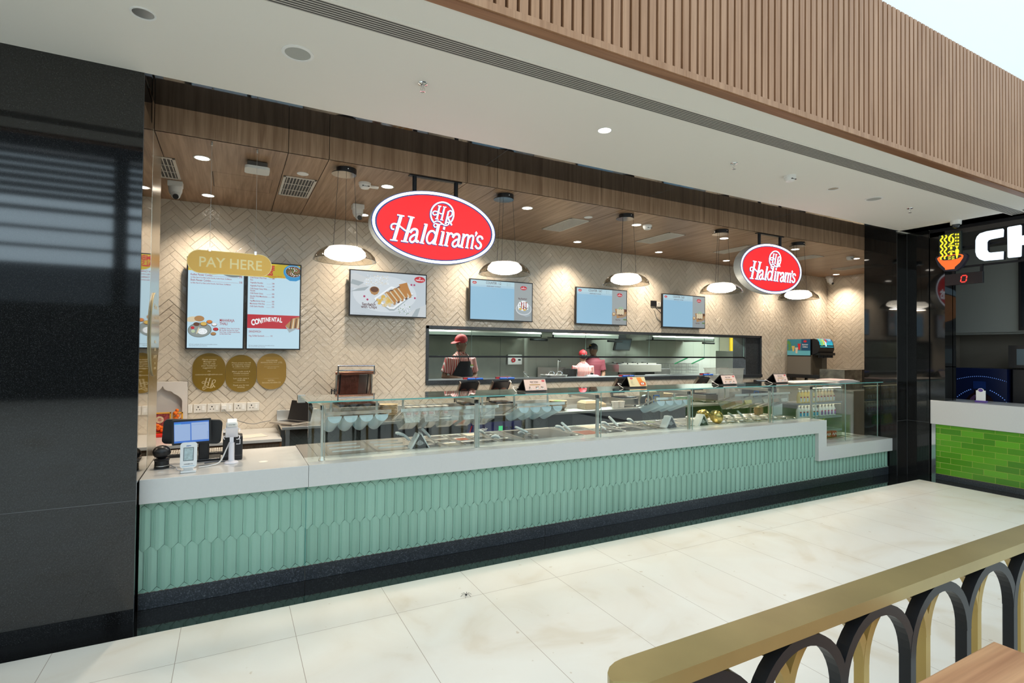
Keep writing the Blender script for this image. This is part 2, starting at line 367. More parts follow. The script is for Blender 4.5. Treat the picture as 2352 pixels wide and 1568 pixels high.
def herring(name, o, ux, nrm, x0, x1, z0, z1, holes=(), L=.252, Wd=.066, parent=None):
    """tiles as geometry on a vertical plane; holes: rects to leave open"""
    vs = []; fs = []; tone = []; mid = []
    o = Vector(o); ux = Vector(ux); nrm = Vector(nrm)
    def T(x, z, d): return o+ux*x+Z1*z+nrm*d
    rects = []
    xs = sorted({x0, x1, *[h[0] for h in holes], *[h[1] for h in holes]}); zs = sorted({z0, z1, *[h[2] for h in holes], *[h[3] for h in holes]})
    for i in range(len(xs)-1):
        for j in range(len(zs)-1):
            cx, cz = (xs[i]+xs[i+1])/2, (zs[j]+zs[j+1])/2
            if not any(h[0] < cx < h[1] and h[2] < cz < h[3] for h in holes): rects.append((xs[i], xs[i+1], zs[j], zs[j+1]))
    def face(P, k, tn):
        b = len(vs); vs.extend(P); fs.append(tuple(range(b, b+len(P)))); mid.append(k); tone.extend([tn]*len(P))
    for r in rects:
        face([T(r[0], r[2], 0), T(r[1], r[2], 0), T(r[1], r[3], 0), T(r[0], r[3], 0)], 1, 0)
    g = .0009; rng = random.Random(3); c45 = cos(pi/4)
    rot = lambda p: ((p[0]-p[1])*c45, (p[0]+p[1])*c45)
    big = int((x1-x0+z1-z0)/Wd)+40
    for a in range(-big, big):
        for c in range(-60, 60):
            bx = a*Wd+c*L; by = a*Wd-c*L
            for (rx0, ry0, rx1, ry1) in ((bx, by, bx+L, by+Wd), (bx+L, by+Wd-L, bx+L+Wd, by+Wd)):
                pc = rot(((rx0+rx1)/2, (ry0+ry1)/2))
                if not (x0-.3 < pc[0] < x1+.3 and z0-.3 < pc[1] < z1+.3): continue
                q = [(rx0+g, ry0+g), (rx1-g, ry0+g), (rx1-g, ry1-g), (rx0+g, ry1-g)]
                q = [rot(p) for p in q]; e = .0022
                qi = [rot(p) for p in ((rx0+g+e, ry0+g+e), (rx1-g-e, ry0+g+e), (rx1-g-e, ry1-g-e), (rx0+g+e, ry1-g-e))]
                tn = rng.random(); dd = [.0045+rng.uniform(-.001, .001) for _ in range(4)]
                for r in rects:
                    if pc[0] < r[0]-.2 or pc[0] > r[1]+.2 or pc[1] < r[2]-.2 or pc[1] > r[3]+.2: continue
                    inside = all(r[0] <= p[0] <= r[1] and r[2] <= p[1] <= r[3] for p in q)
                    if inside:
                        face([T(p[0], p[1], d) for p, d in zip(qi, dd)], 0, tn)
                        for i in range(4):
                            j = (i+1) % 4; face([T(*q[i], .003), T(*q[j], .003), T(*qi[j], dd[j]), T(*qi[i], dd[i])], 0, tn)
                    else:
                        cp = clip(qi, *r)
                        if cp: face([T(p[0], p[1], .0045) for p in cp], 0, tn)
    # orient by nrm
    flip = (ux.cross(Z1)).dot(nrm) < 0
    if flip: fs = [tuple(reversed(f)) for f in fs]
    me = bpy.data.meshes.new(name); me.from_pydata([tuple(v) for v in vs], [], fs); me.materials.append(GLZ); me.materials.append(GROUT)
    me.polygons.foreach_set('material_index', mid)
    at = me.attributes.new('tone', 'FLOAT', 'POINT'); at.data.foreach_set('value', tone)
    ob = bpy.data.objects.new(name, me); COL.objects.link(ob); st(ob); return ob
WX0, WX1, WZ0, WZ1 = 2.203, 8.662, 1.26, 1.996
herring('wall_back', (0, YB, 0), X1, -Y1, -2.6, 10.67, .0, ZW, holes=[(WX0, WX1, WZ0, WZ1)])
herring('wall_right', (10.67, 0, 0), Y1, -X1, 4.2, YB, .0, ZW)
# wall core behind the tiles
b = MB(); P = pm('plaster', (.45, .42, .36), .8)
for r in ((-2.6, WX0, 0, 3.6), (WX1, 10.8, 0, 3.6), (WX0, WX1, 0, WZ0), (WX0, WX1, WZ1, 3.6)): b.box((r[0], YB+.002, r[2]), (r[1], YB+.30, r[3]), P)
st(b.build('wall_back_core')); b = MB(); b.box((10.672, 3.9, 0), (10.80, YB+.3, 3.6), P); b.box((-2.7, 4.42, 0), (-2.602, YB+.3, 3.6), P); st(b.build('wall_side_core'))
# pass window frame in black granite
b = MB(); fw_ = .035
b.box((WX0-.002, YB-.012, WZ1-fw_), (WX1+.002, YB+.31, WZ1+.004), GRAND); b.box((WX0-.002, YB-.03, WZ0-.02), (WX1+.002, YB+.31, WZ0+.035), GRAND)
b.box((WX0-.004, YB-.012, WZ0), (WX0+fw_, YB+.31, WZ1), GRAND); b.box((WX1-fw_, YB-.012, WZ0), (WX1+.004, YB+.31, WZ1), GRAND)
b.box((8.27, YB+.02, WZ0), (8.63, YB+.30, WZ1), GRAND)
wf = st(b.build('window_1')) ; 
b = MB(); b.box((WX0, YB+.05, 1.588), (WX1-.1, YB+.075, 1.612), BLACKM); b.build('glazing_bar', wf)
for i, (xa, xb) in enumerate(((WX0+.03, 2.864), (2.868, 4.744), (4.748, 6.006), (6.012, 7.26), (7.266, 8.27))):
    b = MB(); b.box((xa, YB+.058, 1.612), (xb, YB+.066, WZ1-.03), GLASSK)
    b.box((xb-.003, YB+.0575, 1.612), (xb, YB+.0665, WZ1-.03), SEAM); b.build('glass_pane', wf)
# wooden fascia and ceiling of the shop
b = MB(); seam = []
for k in range(9): seam += [.37+1.515*k-.0, .675+1.513*k]
seam = [-2.6, -.505]+[s for s in seam if s < 10.6]+[10.67]
GAP = pm('panel_gap', (.02, .012, .008), .8)
for i in range(len(seam)-1):
    b.box((seam[i]+.0025, 4.467, ZW+.0), (seam[i+1]-.0025, 4.485, ZC+.1), WOODF)
b.box((-2.6, 4.478, ZW+.004), (10.67, 4.50, ZC+.1), GAP)
st(b.build('wall_fascia')) ; b = MB()
for i in range(len(seam)-1): b.box((seam[i]+.003, 4.471, ZW), (seam[i+1]-.003, YB, ZW+.02), WOODC)
b.box((-2.6, 4.48, ZW+.008), (10.67, YB, ZW+.03), GAP)
LG = pm('hatch_line', (.03, .018, .01), .8)
for (p, q) in (((-.172, 5.28), (-.167, 5.76)), ((-.167, 5.76), (.306, 5.76)), ((.306, 5.76), (.306, 5.28)), ((-.172, 5.28), (.306, 5.28))):
    b.box((min(p[0], q[0])-.001, min(p[1], q[1])-.001, ZW-.0004), (max(p[0], q[0])+.001, max(p[1], q[1])+.001, ZW+.001), LG)
st(b.build('ceiling')).name = 'ceiling_shop'
b = MB(); b.box((-.506, 3.99, ZC+.001), (8.482, 4.467, ZC+.02), GRAN)
for x in (2.06, 4.06, 6.06): b.box((x, 3.99, ZC-.0002), (x+.002, 4.467, ZC+.002), GJ)
st(b.build('trim_4'))
# white mall ceiling with upstand, slatted bulkhead
b = MB(); b.box((-9, 2.465, ZC), (8.482, 3.99, ZC+.15), WPAINT); b.box((8.20, 2.46, ZC), (8.482, 4.04, ZC+.15), WPAINT)
b.box((-9, 4.0, ZC+.12), (8.7, 6.8, ZC+.25), WPAINT)
st(b.build('ceiling'))
MOULD = wood('moulding_wood', (.22, .10, .05), (.34, .17, .09), 'X', sc=.5)
b = MB(); b.box((-9, 2.395, ZC-.012), (12, 2.465, ZC+.012), MOULD); b.box((-9, 2.385, ZC-.006), (12, 2.397, ZC+.035), WOODS)
x = -4.0
while x < 12: b.box((x, 2.40, ZC+.012), (x+.049, 2.44, 4.592), WOODS); x += .0679
b.box((-9, 2.44, ZC+.012), (12, 2.47, 4.56), pm('slat_backing', (.09, .05, .028), .8))
st(b.build('wall_bulkhead'))
b = MB(); WH2 = pm('white_upper_paint', (.86, .88, .88), .7); b.box((-9, 2.47, 3.45), (22, 2.62, 7.5), WH2)
st(b.build('wall_upper'))
# ================================================================== SERVICE COUNTER
YT = 4.150
ct = thing('service_counter', 'long serving counter clad in sea green elongated tiles with white stone top', 'counter', (3.85, 4.5, 0))
def teal_mat():
    m, nt, b = nt_new('sea_green_glaze'); at = N(nt, 'ShaderNodeAttribute'); at.attribute_name = 'tone'
    c = ramp(nt, at.outputs['Fac'], [(0, (.235, .42, .33)), (1, (.275, .475, .38))]); nt.links.new(c, b.inputs['Base Color'])
    b.inputs['Roughness'].default_value = .3
    return m
TEAL = teal_mat()
def teal_tiles(x0, x1, z0, z1, y):
    vs = []; fs = []; tn = []; mid = []; w = .0762; pitch = .2675; h = .032; g = .0007
    def face(P, k, t):
        b = len(vs); vs.extend(P); fs.append(tuple(range(b, b+len(P)))); mid.append(k); tn.extend([t]*len(P))
    O = Vector((3.85, 4.5, 0)); V = lambda x, z, d: Vector((x, y-d, z))-O
    face([V(x0, z0, 0), V(6.6, z0, 0), V(6.6, z1, 0), V(x0, z1, 0)], 1, 0); face([V(6.6, z0, 0), V(x1, z0, 0), V(x1, .345, 0), V(6.6, .345, 0)], 1, 0)
    rng = random.Random(5)
    # cross-section: (u, depth) reeded left third, crest, smooth fall
    prof = [(0, .0045)]
    for i in range(4): prof += [(.06+i*.06, .0068+i*.0004), (.085+i*.06, .0054+i*.0004)]
    prof += [(.34, .0082), (.50, .0090), (.58, .0094), (.64, .0088), (.80, .0050), (.92, .0026), (1, .002)]
    for row, (pk, off) in enumerate(((.937, -.442), (.670, -.481), (.404, -.442), (.1365, -.476-.004))):
        k = int((x0-off)/w)-1
        while off+k*w-w/2 < x1:
            cx = off+k*w; k += 1; t = rng.random(); zt = pk; zb = pk-pitch-h
            def zr(u):  # top and bottom limits of the picket at u
                a = abs(u-.5)*2; return zt-h*a, zb+h*a
            for i in range(len(prof)-1):
                u0, d0 = prof[i]; u1, d1 = prof[i+1]
                xa = cx-w/2+g+(w-2*g)*u0; xb = cx-w/2+g+(w-2*g)*u1
                segs = [(xa, xb, u0, u1, d0, d1)]
                if u0 < .5 < u1: segs = [(xa, cx, u0, .5, d0, .0090), (cx, xb, .5, u1, .0090, d1)]
                for (pa, pb, ua, ub, da, db) in segs:
                    ta, ba = zr(ua); tb, bb = zr(ub)
                    poly = clip([(pa, ba+g), (pb, bb+g), (pb, tb-g), (pa, ta-g)], x0, x1, z0, z1 if cx < 6.62 else .345)
                    if len(poly) < 3: continue
                    f = lambda X: da+(db-da)*((X-pa)/(pb-pa) if pb > pa else 0)
                    face([V(X, Z, f(X)) for X, Z in poly], 0, t)
    me = bpy.data.meshes.new('front_tiles'); me.from_pydata([tuple(v) for v in vs], [], fs); me.materials.append(TEAL); me.materials.append(pm('dark_grout', (.04, .075, .06), .8))
    me.polygons.foreach_set('material_index', mid); a = me.attributes.new('tone', 'FLOAT', 'POINT'); a.data.foreach_set('value', tn)
    ob = bpy.data.objects.new('front_tiles', me); COL.objects.link(ob); ob.parent = ct; return ob
teal_tiles(-.504, 8.195, .108, .70, YT)
b = MB(ct.location); b.box((.4985, YT-.012, .11), (.5015, YT+.0, .69), pm('tile_trim_teal', (.01, .22, .20), .3)); b.build('joint_strip', ct)
b = MB(ct.location)
b.box((-.504, YT+.002, 0), (6.55, 4.28, .69), P); b.box((6.55, YT+.002, 0), (8.195, 4.28, .34), P)
b.build('core', ct)
b = MB(ct.location)
for i, (xa, xb) in enumerate(((-.504, .499), (.503, 2.55), (2.553, 4.6), (4.603, 6.65), (6.653, 7.83), (7.833, 8.215))):
    b.box((xa, YT-.008, .001), (xb, YT+.01, .1065), GRAND)
b.box((-.506, YT-.0085, .1065), (8.215, YT+.01, .110), pm('skirting_bead', (.16, .13, .10), .5)); b.build('skirting', ct)
# white stone top: pay desk, long run with a step down at the right end
b = MB(ct.location)
b.box((-.504, 4.095, .69), (.509, 4.97, .846), QUARTZ); b.build('pay_desk_top', ct, bevel=.003)
b = MB(ct.location)
poly = [(.511, .69), (6.535, .69), (6.535, .34), (8.235, .34), (8.235, .512), (6.70, .512), (6.70, .846), (.511, .846)]
b.prism(poly, (0, 4.095, 0), X1, Z1, (0, .30, 0), QUARTZ); b.build('stone_front', ct, bevel=.002)
# steel serving deck with a lower deck at right
b = MB(ct.location)
b.box((.52, 4.395, .80), (6.70, 5.08, .834), STEEL); b.box((.52, 5.06, .20), (6.70, 5.08, .80), STEELD)
b.box((.62, 4.396, .8335), (.623, 5.08, .8345), BLACK)
for x in (1.47, 2.50, 3.16, 4.12, 5.55): b.box((x, 4.396, .8335), (x+.003, 5.08, .8345), BLACK)
b.box((6.70, 4.395, .44), (8.215, 5.3, .50), STEEL)
for i in range(8): b.box((6.85+i*.165, 4.36, .50), (6.85+i*.165+.09, 4.62, .506), STEEL)
b.build('serving_deck', ct)
# ------------------------------------------------------------------ glass screen with shelf
gs = thing('glass_screen', 'long clear glass sneeze screen with green edged glass shelf on the serving counter', 'glass screen', (4.3, 4.3, .846))
ZS = 1.296; O_ = gs.location
gx = [.513, 1.915, 3.227, 4.468, 5.816, 6.66]
for i in range(5):
    b = MB(O_); b.box((gx[i]+.002, 4.205, .848), (gx[i+1]-.002, 4.213, ZS-.010), GLASS)
    b.box((gx[i+1]-.005, 4.2045, .848), (gx[i+1]-.002, 4.2135, ZS-.012), SEAM); b.build('front_pane', gs)
for (xa, xb) in ((6.705, 7.41), (7.414, 8.19)):
    b = MB(O_); b.box((xa, 4.268, .513), (xb, 4.276, ZS-.010), GLASS); b.box((xb-.004, 4.2675, .513), (xb, 4.2765, ZS-.012), SEAM); b.build('front_pane', gs)
b = MB(O_); b.box((8.186, 4.277, .513), (8.192, 5.0, ZS-.01), GLASS); b.build('end_pane', gs)
for i, (xa, xb) in enumerate(((.513, 1.913), (1.917, 3.225), (3.229, 4.466), (4.47, 5.814), (5.818, 6.90), (6.904, 8.19))):
    b = MB(O_); b.box((xa, 4.20, ZS-.009), (xb, 4.80, ZS+.001), GLASS)
    b.box((xa, 4.1985, ZS-.0095), (xb, 4.2003, ZS+.0015), GEDGE); b.box((xa-.001, 4.20, ZS-.0095), (xa+.001, 4.80, ZS+.001), GEDGE); b.build('glass_shelf', gs)
def post(x, wd=.022, rnd=False):
    b = MB(O_)
    if rnd: b.cyl((x, 4.245, .85), (x, 4.245, 1.262), .011, STEEL, n=14); b.cyl((x, 4.245, .847), (x, 4.245, .875), .026, STEEL, r1=.011, n=16); b.cyl((x+.02, 4.245, .86), (x+.02, 4.245, 1.262), .004, STEEL, n=8)
    b.box((x-wd/2-.004, 4.235, .848 if not rnd else 1.2), (x+wd/2-.004, 4.255, 1.262), STEEL)
    b.box((x-wd/2-.004, 4.235, 1.225), (x+wd/2-.004, 4.74, 1.262), STEEL)
    b.box((x-.008, 4.70, 1.2), (x, 4.74, ZS-.01), STEEL)
    b.build('post', gs, bevel=.002)
post(.62, rnd=True)
for x in (1.905, 3.21, 4.455, 5.80, 6.62): post(x, .032)
b = MB(O_); b.box((.52, 4.66, 1.262), (8.18, 4.70, 1.285), STEEL); b.box((.50, 4.78, 1.235), (.56, 4.84, 1.30), STEEL); b.box((.50, 4.79, 1.262), (8.19, 4.83, 1.285), STEEL); b.build('shelf_rail', gs)

# ------------------------------------------------------------------ tilted racks of bins hung below the glass shelf
def rack(x0, x1, label, kind, fills=None, n=4):
    t = thing('bin_rack', label, 'bin rack', ((x0+x1)/2, 4.4, 1.10)); b = MB(t.location)
    A = Vector((0, 4.40, 1.18)); B_ = Vector((0, 4.69, 1.065)); d = (B_-A).normalized(); nn = Vector((0, -d.z, d.y))*-1
    # frame: front rail, back rail, side bars, hangers
    for xx in (x0, x1-.012): b.box((xx, 4.40, 1.172), (xx+.012, 4.712, 1.184), STEEL, Matrix.Rotation(-math.atan2(.115, .29), 3, 'X'), (xx, 4.40, 1.18))
    b.cbox(((x0+x1)/2, 4.395, 1.178), (x1-x0, .012, .026), CHROME); b.cbox(((x0+x1)/2, 4.69, 1.065), (x1-x0, .012, .014), STEEL)
    b.build('frame', t)
    for xx in (x0+.07, x1-.08):
        h = MB(t.location); h.box((xx, 4.60, 1.09), (xx+.018, 4.606, 1.264), STEEL); h.cyl((xx+.009, 4.60, 1.12), (xx+.009, 4.593, 1.12), .005, STEEL, n=8); h.build('hanger', t)
    w = (x1-x0-.03)/n
    for i in range(n):
        cx = x0+.015+w*(i+.5); c = MB(t.location)
        if kind == 'round':
            a = Vector((cx, 4.405, 1.152)); e = a+Vector((0, .27, -.107))
            nv = 14; up_ = Vector((0, .107, .27)).normalized(); r = w*.44
            ring = lambda q: [q+X1*(-cos(pi*k/nv))*r-up_*sin(pi*k/nv)*r for k in range(nv+1)]
            R0 = ring(a); R1 = ring(e); vs = R0+R1; m_ = nv+1
            c.add(vs, [(k, k+1, m_+k+1, m_+k) for k in range(nv)], BLUEP, True)
            c.add(R0, [tuple(range(m_))], pm('bin_face_plastic', (.50, .62, .68), .35)); c.add(R1, [tuple(reversed(range(m_)))], BLUEP)
        else:
            a = Vector((cx, 4.41, 1.165)); R = Matrix.Rotation(-math.atan2(.115, .29), 3, 'X')
            dp = .095; wt = w*.90; wb = w*.72; L_ = .27
            tp = [(-wt/2, 0, 0), (wt/2, 0, 0), (wt/2, L_, 0), (-wt/2, L_, 0)]; bt = [(-wb/2, .02, -dp), (wb/2, .02, -dp), (wb/2, L_-.02, -dp), (-wb/2, L_-.02, -dp)]
            vs = [a+R @ Vector(p) for p in tp+bt]
            c.add(vs, [(0, 1, 5, 4), (1, 2, 6, 5), (2, 3, 7, 6), (3, 0, 4, 7), (4, 5, 6, 7)], CLEARP)
            c.tube([a+R @ Vector(p) for p in tp], .004, CLEARP, n=6, closed=True)
        bo = c.build('bin', t, bevel=0 if kind == 'round' else .012)
        if fills and fills[i]:
            f = MB(t.location); R = Matrix.Rotation(-math.atan2(.115, .29), 3, 'X'); a = Vector((cx, 4.41, 1.165)); mm = pm('filling_%d' % (hash(fills[i]) % 999), fills[i], .6, noise=.35, nscale=60, bump=.6, bscale=90)
            wt = w*.80; wb = w*.68
            vs = [a+R @ Vector(p) for p in [(-wt/2, .03, -.05), (wt/2, .03, -.045), (wt/2, .25, -.04), (-wt/2, .25, -.05), (-wb/2, .03, -.09), (wb/2, .03, -.09), (wb/2, .245, -.09), (-wb/2, .245, -.09)]]
            f.add(vs, [(0, 1, 2, 3), (7, 6, 5, 4), (0, 4, 5, 1), (1, 5, 6, 2), (2, 6, 7, 3), (3, 7, 4, 0)], mm); f.build('food', bo)
    return t
rack(.66, 1.19, 'steel rack of four round bins under the glass shelf nearest the pay desk', 'round')
rack(1.27, 2.19, 'steel rack of clear rectangular containers hanging left of the first tent display', 'clear', fills=[(.62, .60, .55), (.50, .42, .38), None, (.7, .72, .72), None], n=5)
rack(2.385, 2.92, 'steel rack of four round bins hanging below the first tent display', 'round')
rack(4.11, 4.66, 'steel rack of four round bins hanging below the orange tent display', 'round')
rack(5.36, 6.42, 'steel rack of clear containers holding yellow and orange food above the brass pots', 'clear', fills=[(.50, .20, .04), (.80, .62, .10), None, (.62, .60, .5), (.42, .24, .14), (.75, .75, .73)], n=6)

# ------------------------------------------------------------------ pans set in the deck
def pan(x0, x1, y0, y1, name='food_pan', lid=False, dp=.05, fill=None):
    o = ((x0+x1)/2, (y0+y1)/2, .834); b = MB(o); z = .836; r = .012
    out = [(x0, y0), (x1, y0), (x1, y1), (x0, y1)]; inn = [(x0+r, y0+r), (x1-r, y0+r), (x1-r, y1-r), (x0+r, y1-r)]
    V = [(p[0], p[1], z+.003) for p in out]+[(p[0], p[1], z+.004) for p in inn]+[(p[0]*1., p[1], z-.0015) for p in out]
    b.add(V, [(0, 1, 5, 4), (1, 2, 6, 5), (2, 3, 7, 6), (3, 0, 4, 7), (8, 9, 1, 0), (9, 10, 2, 1), (10, 11, 3, 2), (11, 8, 0, 3)], STEEL)
    if lid:
        b.add([(p[0], p[1], z+.006) for p in inn], [(0, 1, 2, 3)], STEEL)
        for k in range(3):
            yy = lerp(y0, y1, .25+.25*k); b.box((x0+.05, yy-.012, z+.005), (x1-.05, yy+.012, z+.012), STEEL)
    else:
        s_ = .012; bt = [(x0+r+s_, y0+r+s_), (x1-r-s_, y0+r+s_), (x1-r-s_, y1-r-s_), (x0+r+s_, y1-r-s_)]
        b.add([(p[0], p[1], z+.004) for p in inn]+[(p[0], p[1], z-dp*.0+.0005) for p in bt], [(1, 0, 4, 5), (2, 1, 5, 6), (3, 2, 6, 7), (0, 3, 7, 4)], STEEL)
        b.add([(p[0], p[1], z+.0006) for p in bt], [(0, 1, 2, 3)], fill or pm('pan_well', (.16, .155, .15), .25, .8, noise=.5, nscale=30))
    return b.build(name)
pl = pan(.70, 1.06, 4.43, 5.05, 'lidded_food_pan', lid=True); tag(pl, 'large lidded steel pan with ridges, nearest the pay desk', 'food pan', 'lidded steel pans')
pl = pan(1.08, 1.44, 4.43, 5.05, 'lidded_food_pan', lid=True); tag(pl, 'large lidded steel pan with ridges beside the first napkin holder', 'food pan', 'lidded steel pans')
FILL = [None, pm('red_chutney', (.35, .10, .05), .4, noise=.4, nscale=40), pm('pale_cream_food', (.55, .50, .40), .5, noise=.2, nscale=40), pm('green_chutney', (.12, .20, .06), .4, noise=.3, nscale=40)]
def run(x, n, w, label, grp, rows=((4.43, 4.61), (4.64, 4.82), (4.85, 5.03)), fl=(0,)):
    k = 0
    for i in range(n):
        for (ya, yb) in rows:
            p = pan(x+i*w, x+i*w+w-.022, ya, yb, fill=FILL[fl[k % len(fl)]]); tag(p, label, 'food pan', grp); k += 1
run(1.52, 5, .185, 'small open steel pan in the rows between the first napkin holder and the flat griddle', 'small pans right of the first napkin holder', fl=(0, 0, 0, 2, 0, 0, 0, 1))
g = pan(2.52, 3.14, 4.43, 5.03, 'griddle_tray', fill=pm('griddle_surface', (.22, .21, .20), .18, .9, noise=.2, nscale=6)); tag(g, 'wide flat steel griddle tray below the rack with the first tent display', 'griddle')
run(3.19, 3, .30, 'medium steel pan in the rows left of the middle napkin holder', 'medium pans left of the middle napkin holder', rows=((4.43, 4.72), (4.75, 5.03)), fl=(1, 0, 0, 2, 0, 0))
run(4.15, 6, .115, 'narrow steel pan in the rows around the middle napkin holder', 'narrow pans at the middle napkin holder', fl=(0, 0, 2, 0, 3, 0, 0))
k = 0
for i in range(9):
    for j in range(4):
        x, y = 5.24+i*.165, 4.47+j*.155
        if x > 6.62: continue
        b = MB((x, y, .834)); b.lathe([(.066, .8345), (.064, .839), (.056, .840), (.05, .836)], (x, y, 0), STEEL, n=20)
        b.lathe([(.05, .836), (.028, .8352), (.001, .8352)], (x, y, 0), CHROME if (i+j) % 3 else FILL[2], n=20); p = b.build('round_well_pan')
        tag(p, 'small round steel well pan in the rows right of the brass pots', 'food pan', 'round wells right of the brass pots')
# ladles and scoops with white handles
LAD = [((1.284,4.599,.959),(1.481,4.569,.850),'curved white handle lying left of the first napkin holder','c'),((1.532,4.619,.979),(1.651,4.589,.850),'upright straight white handle right of the first napkin holder','s'),
((2.153,4.816,.885),(2.292,4.786,.850),'curved white handle lying across the back pans left of the griddle','c'),((2.201,4.568,.863),(2.335,4.538,.850),'white handled serving tongs lying beside the griddle','c'),
((2.468,4.584,.945),(2.678,4.554,.850),'long white handle leaning over the griddle','s'),((2.556,4.683,.861),(2.655,4.653,.850),'short curved white handle flat on the griddle','c'),
((2.928,4.577,.923),(3.094,4.547,.850),'curved white handle at the right side of the griddle','c'),((2.913,4.380,.980),(3.064,4.350,.850),'straight white handle leaning against the stone at the griddle end','s'),
((3.633,4.744,.898),(3.780,4.714,.850),'thin curved white handle at the back of the medium pans','c'),((3.453,4.509,.901),(3.533,4.479,.850),'thick white handle right of the third post','s'),
((3.506,4.382,1.009),(3.673,4.352,.850),'tallest white handle leaning right of the third post','s'),((4.021,4.766,.914),(4.157,4.736,.850),'cream curved handle behind the medium pans','c'),
((4.190,4.693,.894),(4.235,4.663,.850),'short white handle left of the middle napkin holder','s'),((4.753,4.939,.881),(4.906,4.909,.850),'curved white handle at the back right of the middle napkin holder','c'),
((5.167,4.923,.884),(5.046,4.893,.850),'white ribbed handle leaning to the right behind the fourth post','s'),((5.577,4.800,.901),(5.655,4.770,.850),'leftmost white scoop handle right of the brass pots','s'),
((5.589,4.680,.925),(5.714,4.650,.850),'middle white scoop handle right of the brass pots','s'),((5.623,4.571,.962),(5.755,4.541,.850),'rightmost tall white scoop handle right of the brass pots','s')]
for T, Bm, lb, kd in LAD:
    T = Vector(T); Bm = Vector(Bm); t = thing('ladle', 'serving ladle with '+lb if not lb.startswith('white handled') else lb, 'ladle', Bm, group='serving ladles in the deck')
    if Bm.y < 4.40: T.y += .06; Bm.y += .06
    d = Bm-T; hp = [T+d*(i/6)*.62+Z1*(.018*sin(pi*i/6) if kd == 'c' else 0) for i in range(7)]
    h = MB(t.location); h.tube(hp, [.010, .014, .0125, .014, .0125, .0125, .010], WHITE, n=8)
    if kd == 'c':
        for i in range(1, 6): h.sphere(hp[i]-Z1*.011, .008, WHITE, n=8)
    h.build('handle', t)
    h = MB(t.location); h.tube([hp[-1], Bm-Z1*.004], .003, STEEL, n=6); h.build('stem', t)
    h = MB(t.location); h.lathe([(.024, 0), (.022, -.004), (.012, -.010), (.001, -.011)], Bm+Vector((.015, 0, .003)), STEEL, n=16); h.build('bowl', t)
# napkin holders: pierced steel triangle with paper napkins fanned over it
def napkin(c, label, brass=False):
    t = thing('napkin_holder', label, 'napkin holder', c, group='triangular napkin holders'); x, y, z = c; NB = pm('pierced_black', (.03, .03, .03), .4)
    b = MB(c); tri = [(-.075, 0), (.075, 0), (.012, .118), (-.012, .118)]
    b.prism(tri, (x, y-.035, z), X1, Z1, (0, .003, 0), NB); b.prism(tri, (x, y+.035, z), X1, Z1, (0, .003, 0), NB); b.box((x-.075, y-.035, z), (x+.075, y+.038, z+.003), NB)
    for i in range(-4, 5): b.box((x+i*.009-.0015, y-.0358, z+.045-.03*(1-abs(i)/5)*.6), (x+i*.009+.0015, y-.035, z+.045+.032*(1-abs(i)/5)), WHITE)
    b.build('bracket', t)
    nk = pm('paper_napkin', (.80, .80, .78), .7)
    for s in (-1, 1):
        b = MB(c)
        for k in range(4):
            o = k*.0035
            pts = [(s*(.078+o), .002), (s*(.052+o), .045), (s*(.03+o), .085), (s*(.010+o*.4), .122+o)]
            b.ribbon(pts, .003, (x, y-.05+.004*k, z), X1, Z1, (0, .09, 0), nk)
        b.build('napkins', t)
    return t
napkin((1.455, 4.47, .8355), 'white paper napkins in a triangular holder right of the lidded pans')
napkin((4.405, 4.50, .8355), 'white paper napkins in a black triangular holder in the middle of the counter')
napkin((4.87, 4.46, .8355), 'white paper napkins in a black triangular holder left of the brass pots')
# brass pots
def brass_pot(c, r, label, tilt):
    t = thing('brass_pot', label, 'pot', c, group='brass pots'); b = MB(c); R = Matrix.Rotation(tilt, 3, 'Y')
    pr_ = [(.001, -.62), (.5, -.56), (.85, -.34), (1, 0), (.93, .32), (.70, .50), (.62, .56), (.70, .62), (.66, .62), (.58, .55), (.4, .5), (.001, .45)]
    b.lathe([(p*r, q*r) for p, q in pr_], Vector(c)+Vector((0, 0, r*1.01)), BRASS, n=32, R=R); b.build('body', t)
    b = MB(c); b.lathe([(r*.705, r*.57), (r*.74, r*.6), (r*.705, r*.63)], Vector(c)+Vector((0, 0, r*1.01)), BRASS, n=32, R=R); b.build('rim', t); return t
brass_pot((5.12, 4.46, .8355), .085, 'shiny brass pot lying on its side, front one of two', 1.2)
brass_pot((5.12, 4.66, .8355), .085, 'shiny brass pot behind the front brass pot', -.3)
# jars on the deck
for (c, lb) in (((6.43, 4.90, .8355), 'tan filled plastic jug with yellow lid on the deck'), ((6.56, 4.95, .8355), 'clear plastic jug with yellow lid right of the tan jug')):
    t = thing('measuring_jug', lb, 'jug', c, group='plastic jugs'); b = MB(c); x, y, z = c; tan = 'tan' in lb
    b.lathe([(.001, z), (.038, z), (.042, z+.10), (.04, z+.10)], (x, y, 0), pm('tan_powder', (.42, .24, .12), .6) if tan else CLEARP, n=20); b.build('body', t)
    b = MB(c); b.cyl((x, y, z+.10), (x, y, z+.11), .044, pm('yellow_lid', (.66, .50, .22), .5)); b.build('lid', t)
    b = MB(c); b.tube([(x-.04, y, z+.09), (x-.075, y, z+.08), (x-.068, y, z+.04), (x-.04, y, z+.02)], .004, CLEARP, n=6); b.build('handle', t)
b = MB((6.62, 4.80, .8355)); b.box((6.60, 4.78, .8355), (6.80, 4.80, 1.05), WHITE); tag(b.build('white_partition'), 'white upright plastic board at the end of the round wells', 'board')
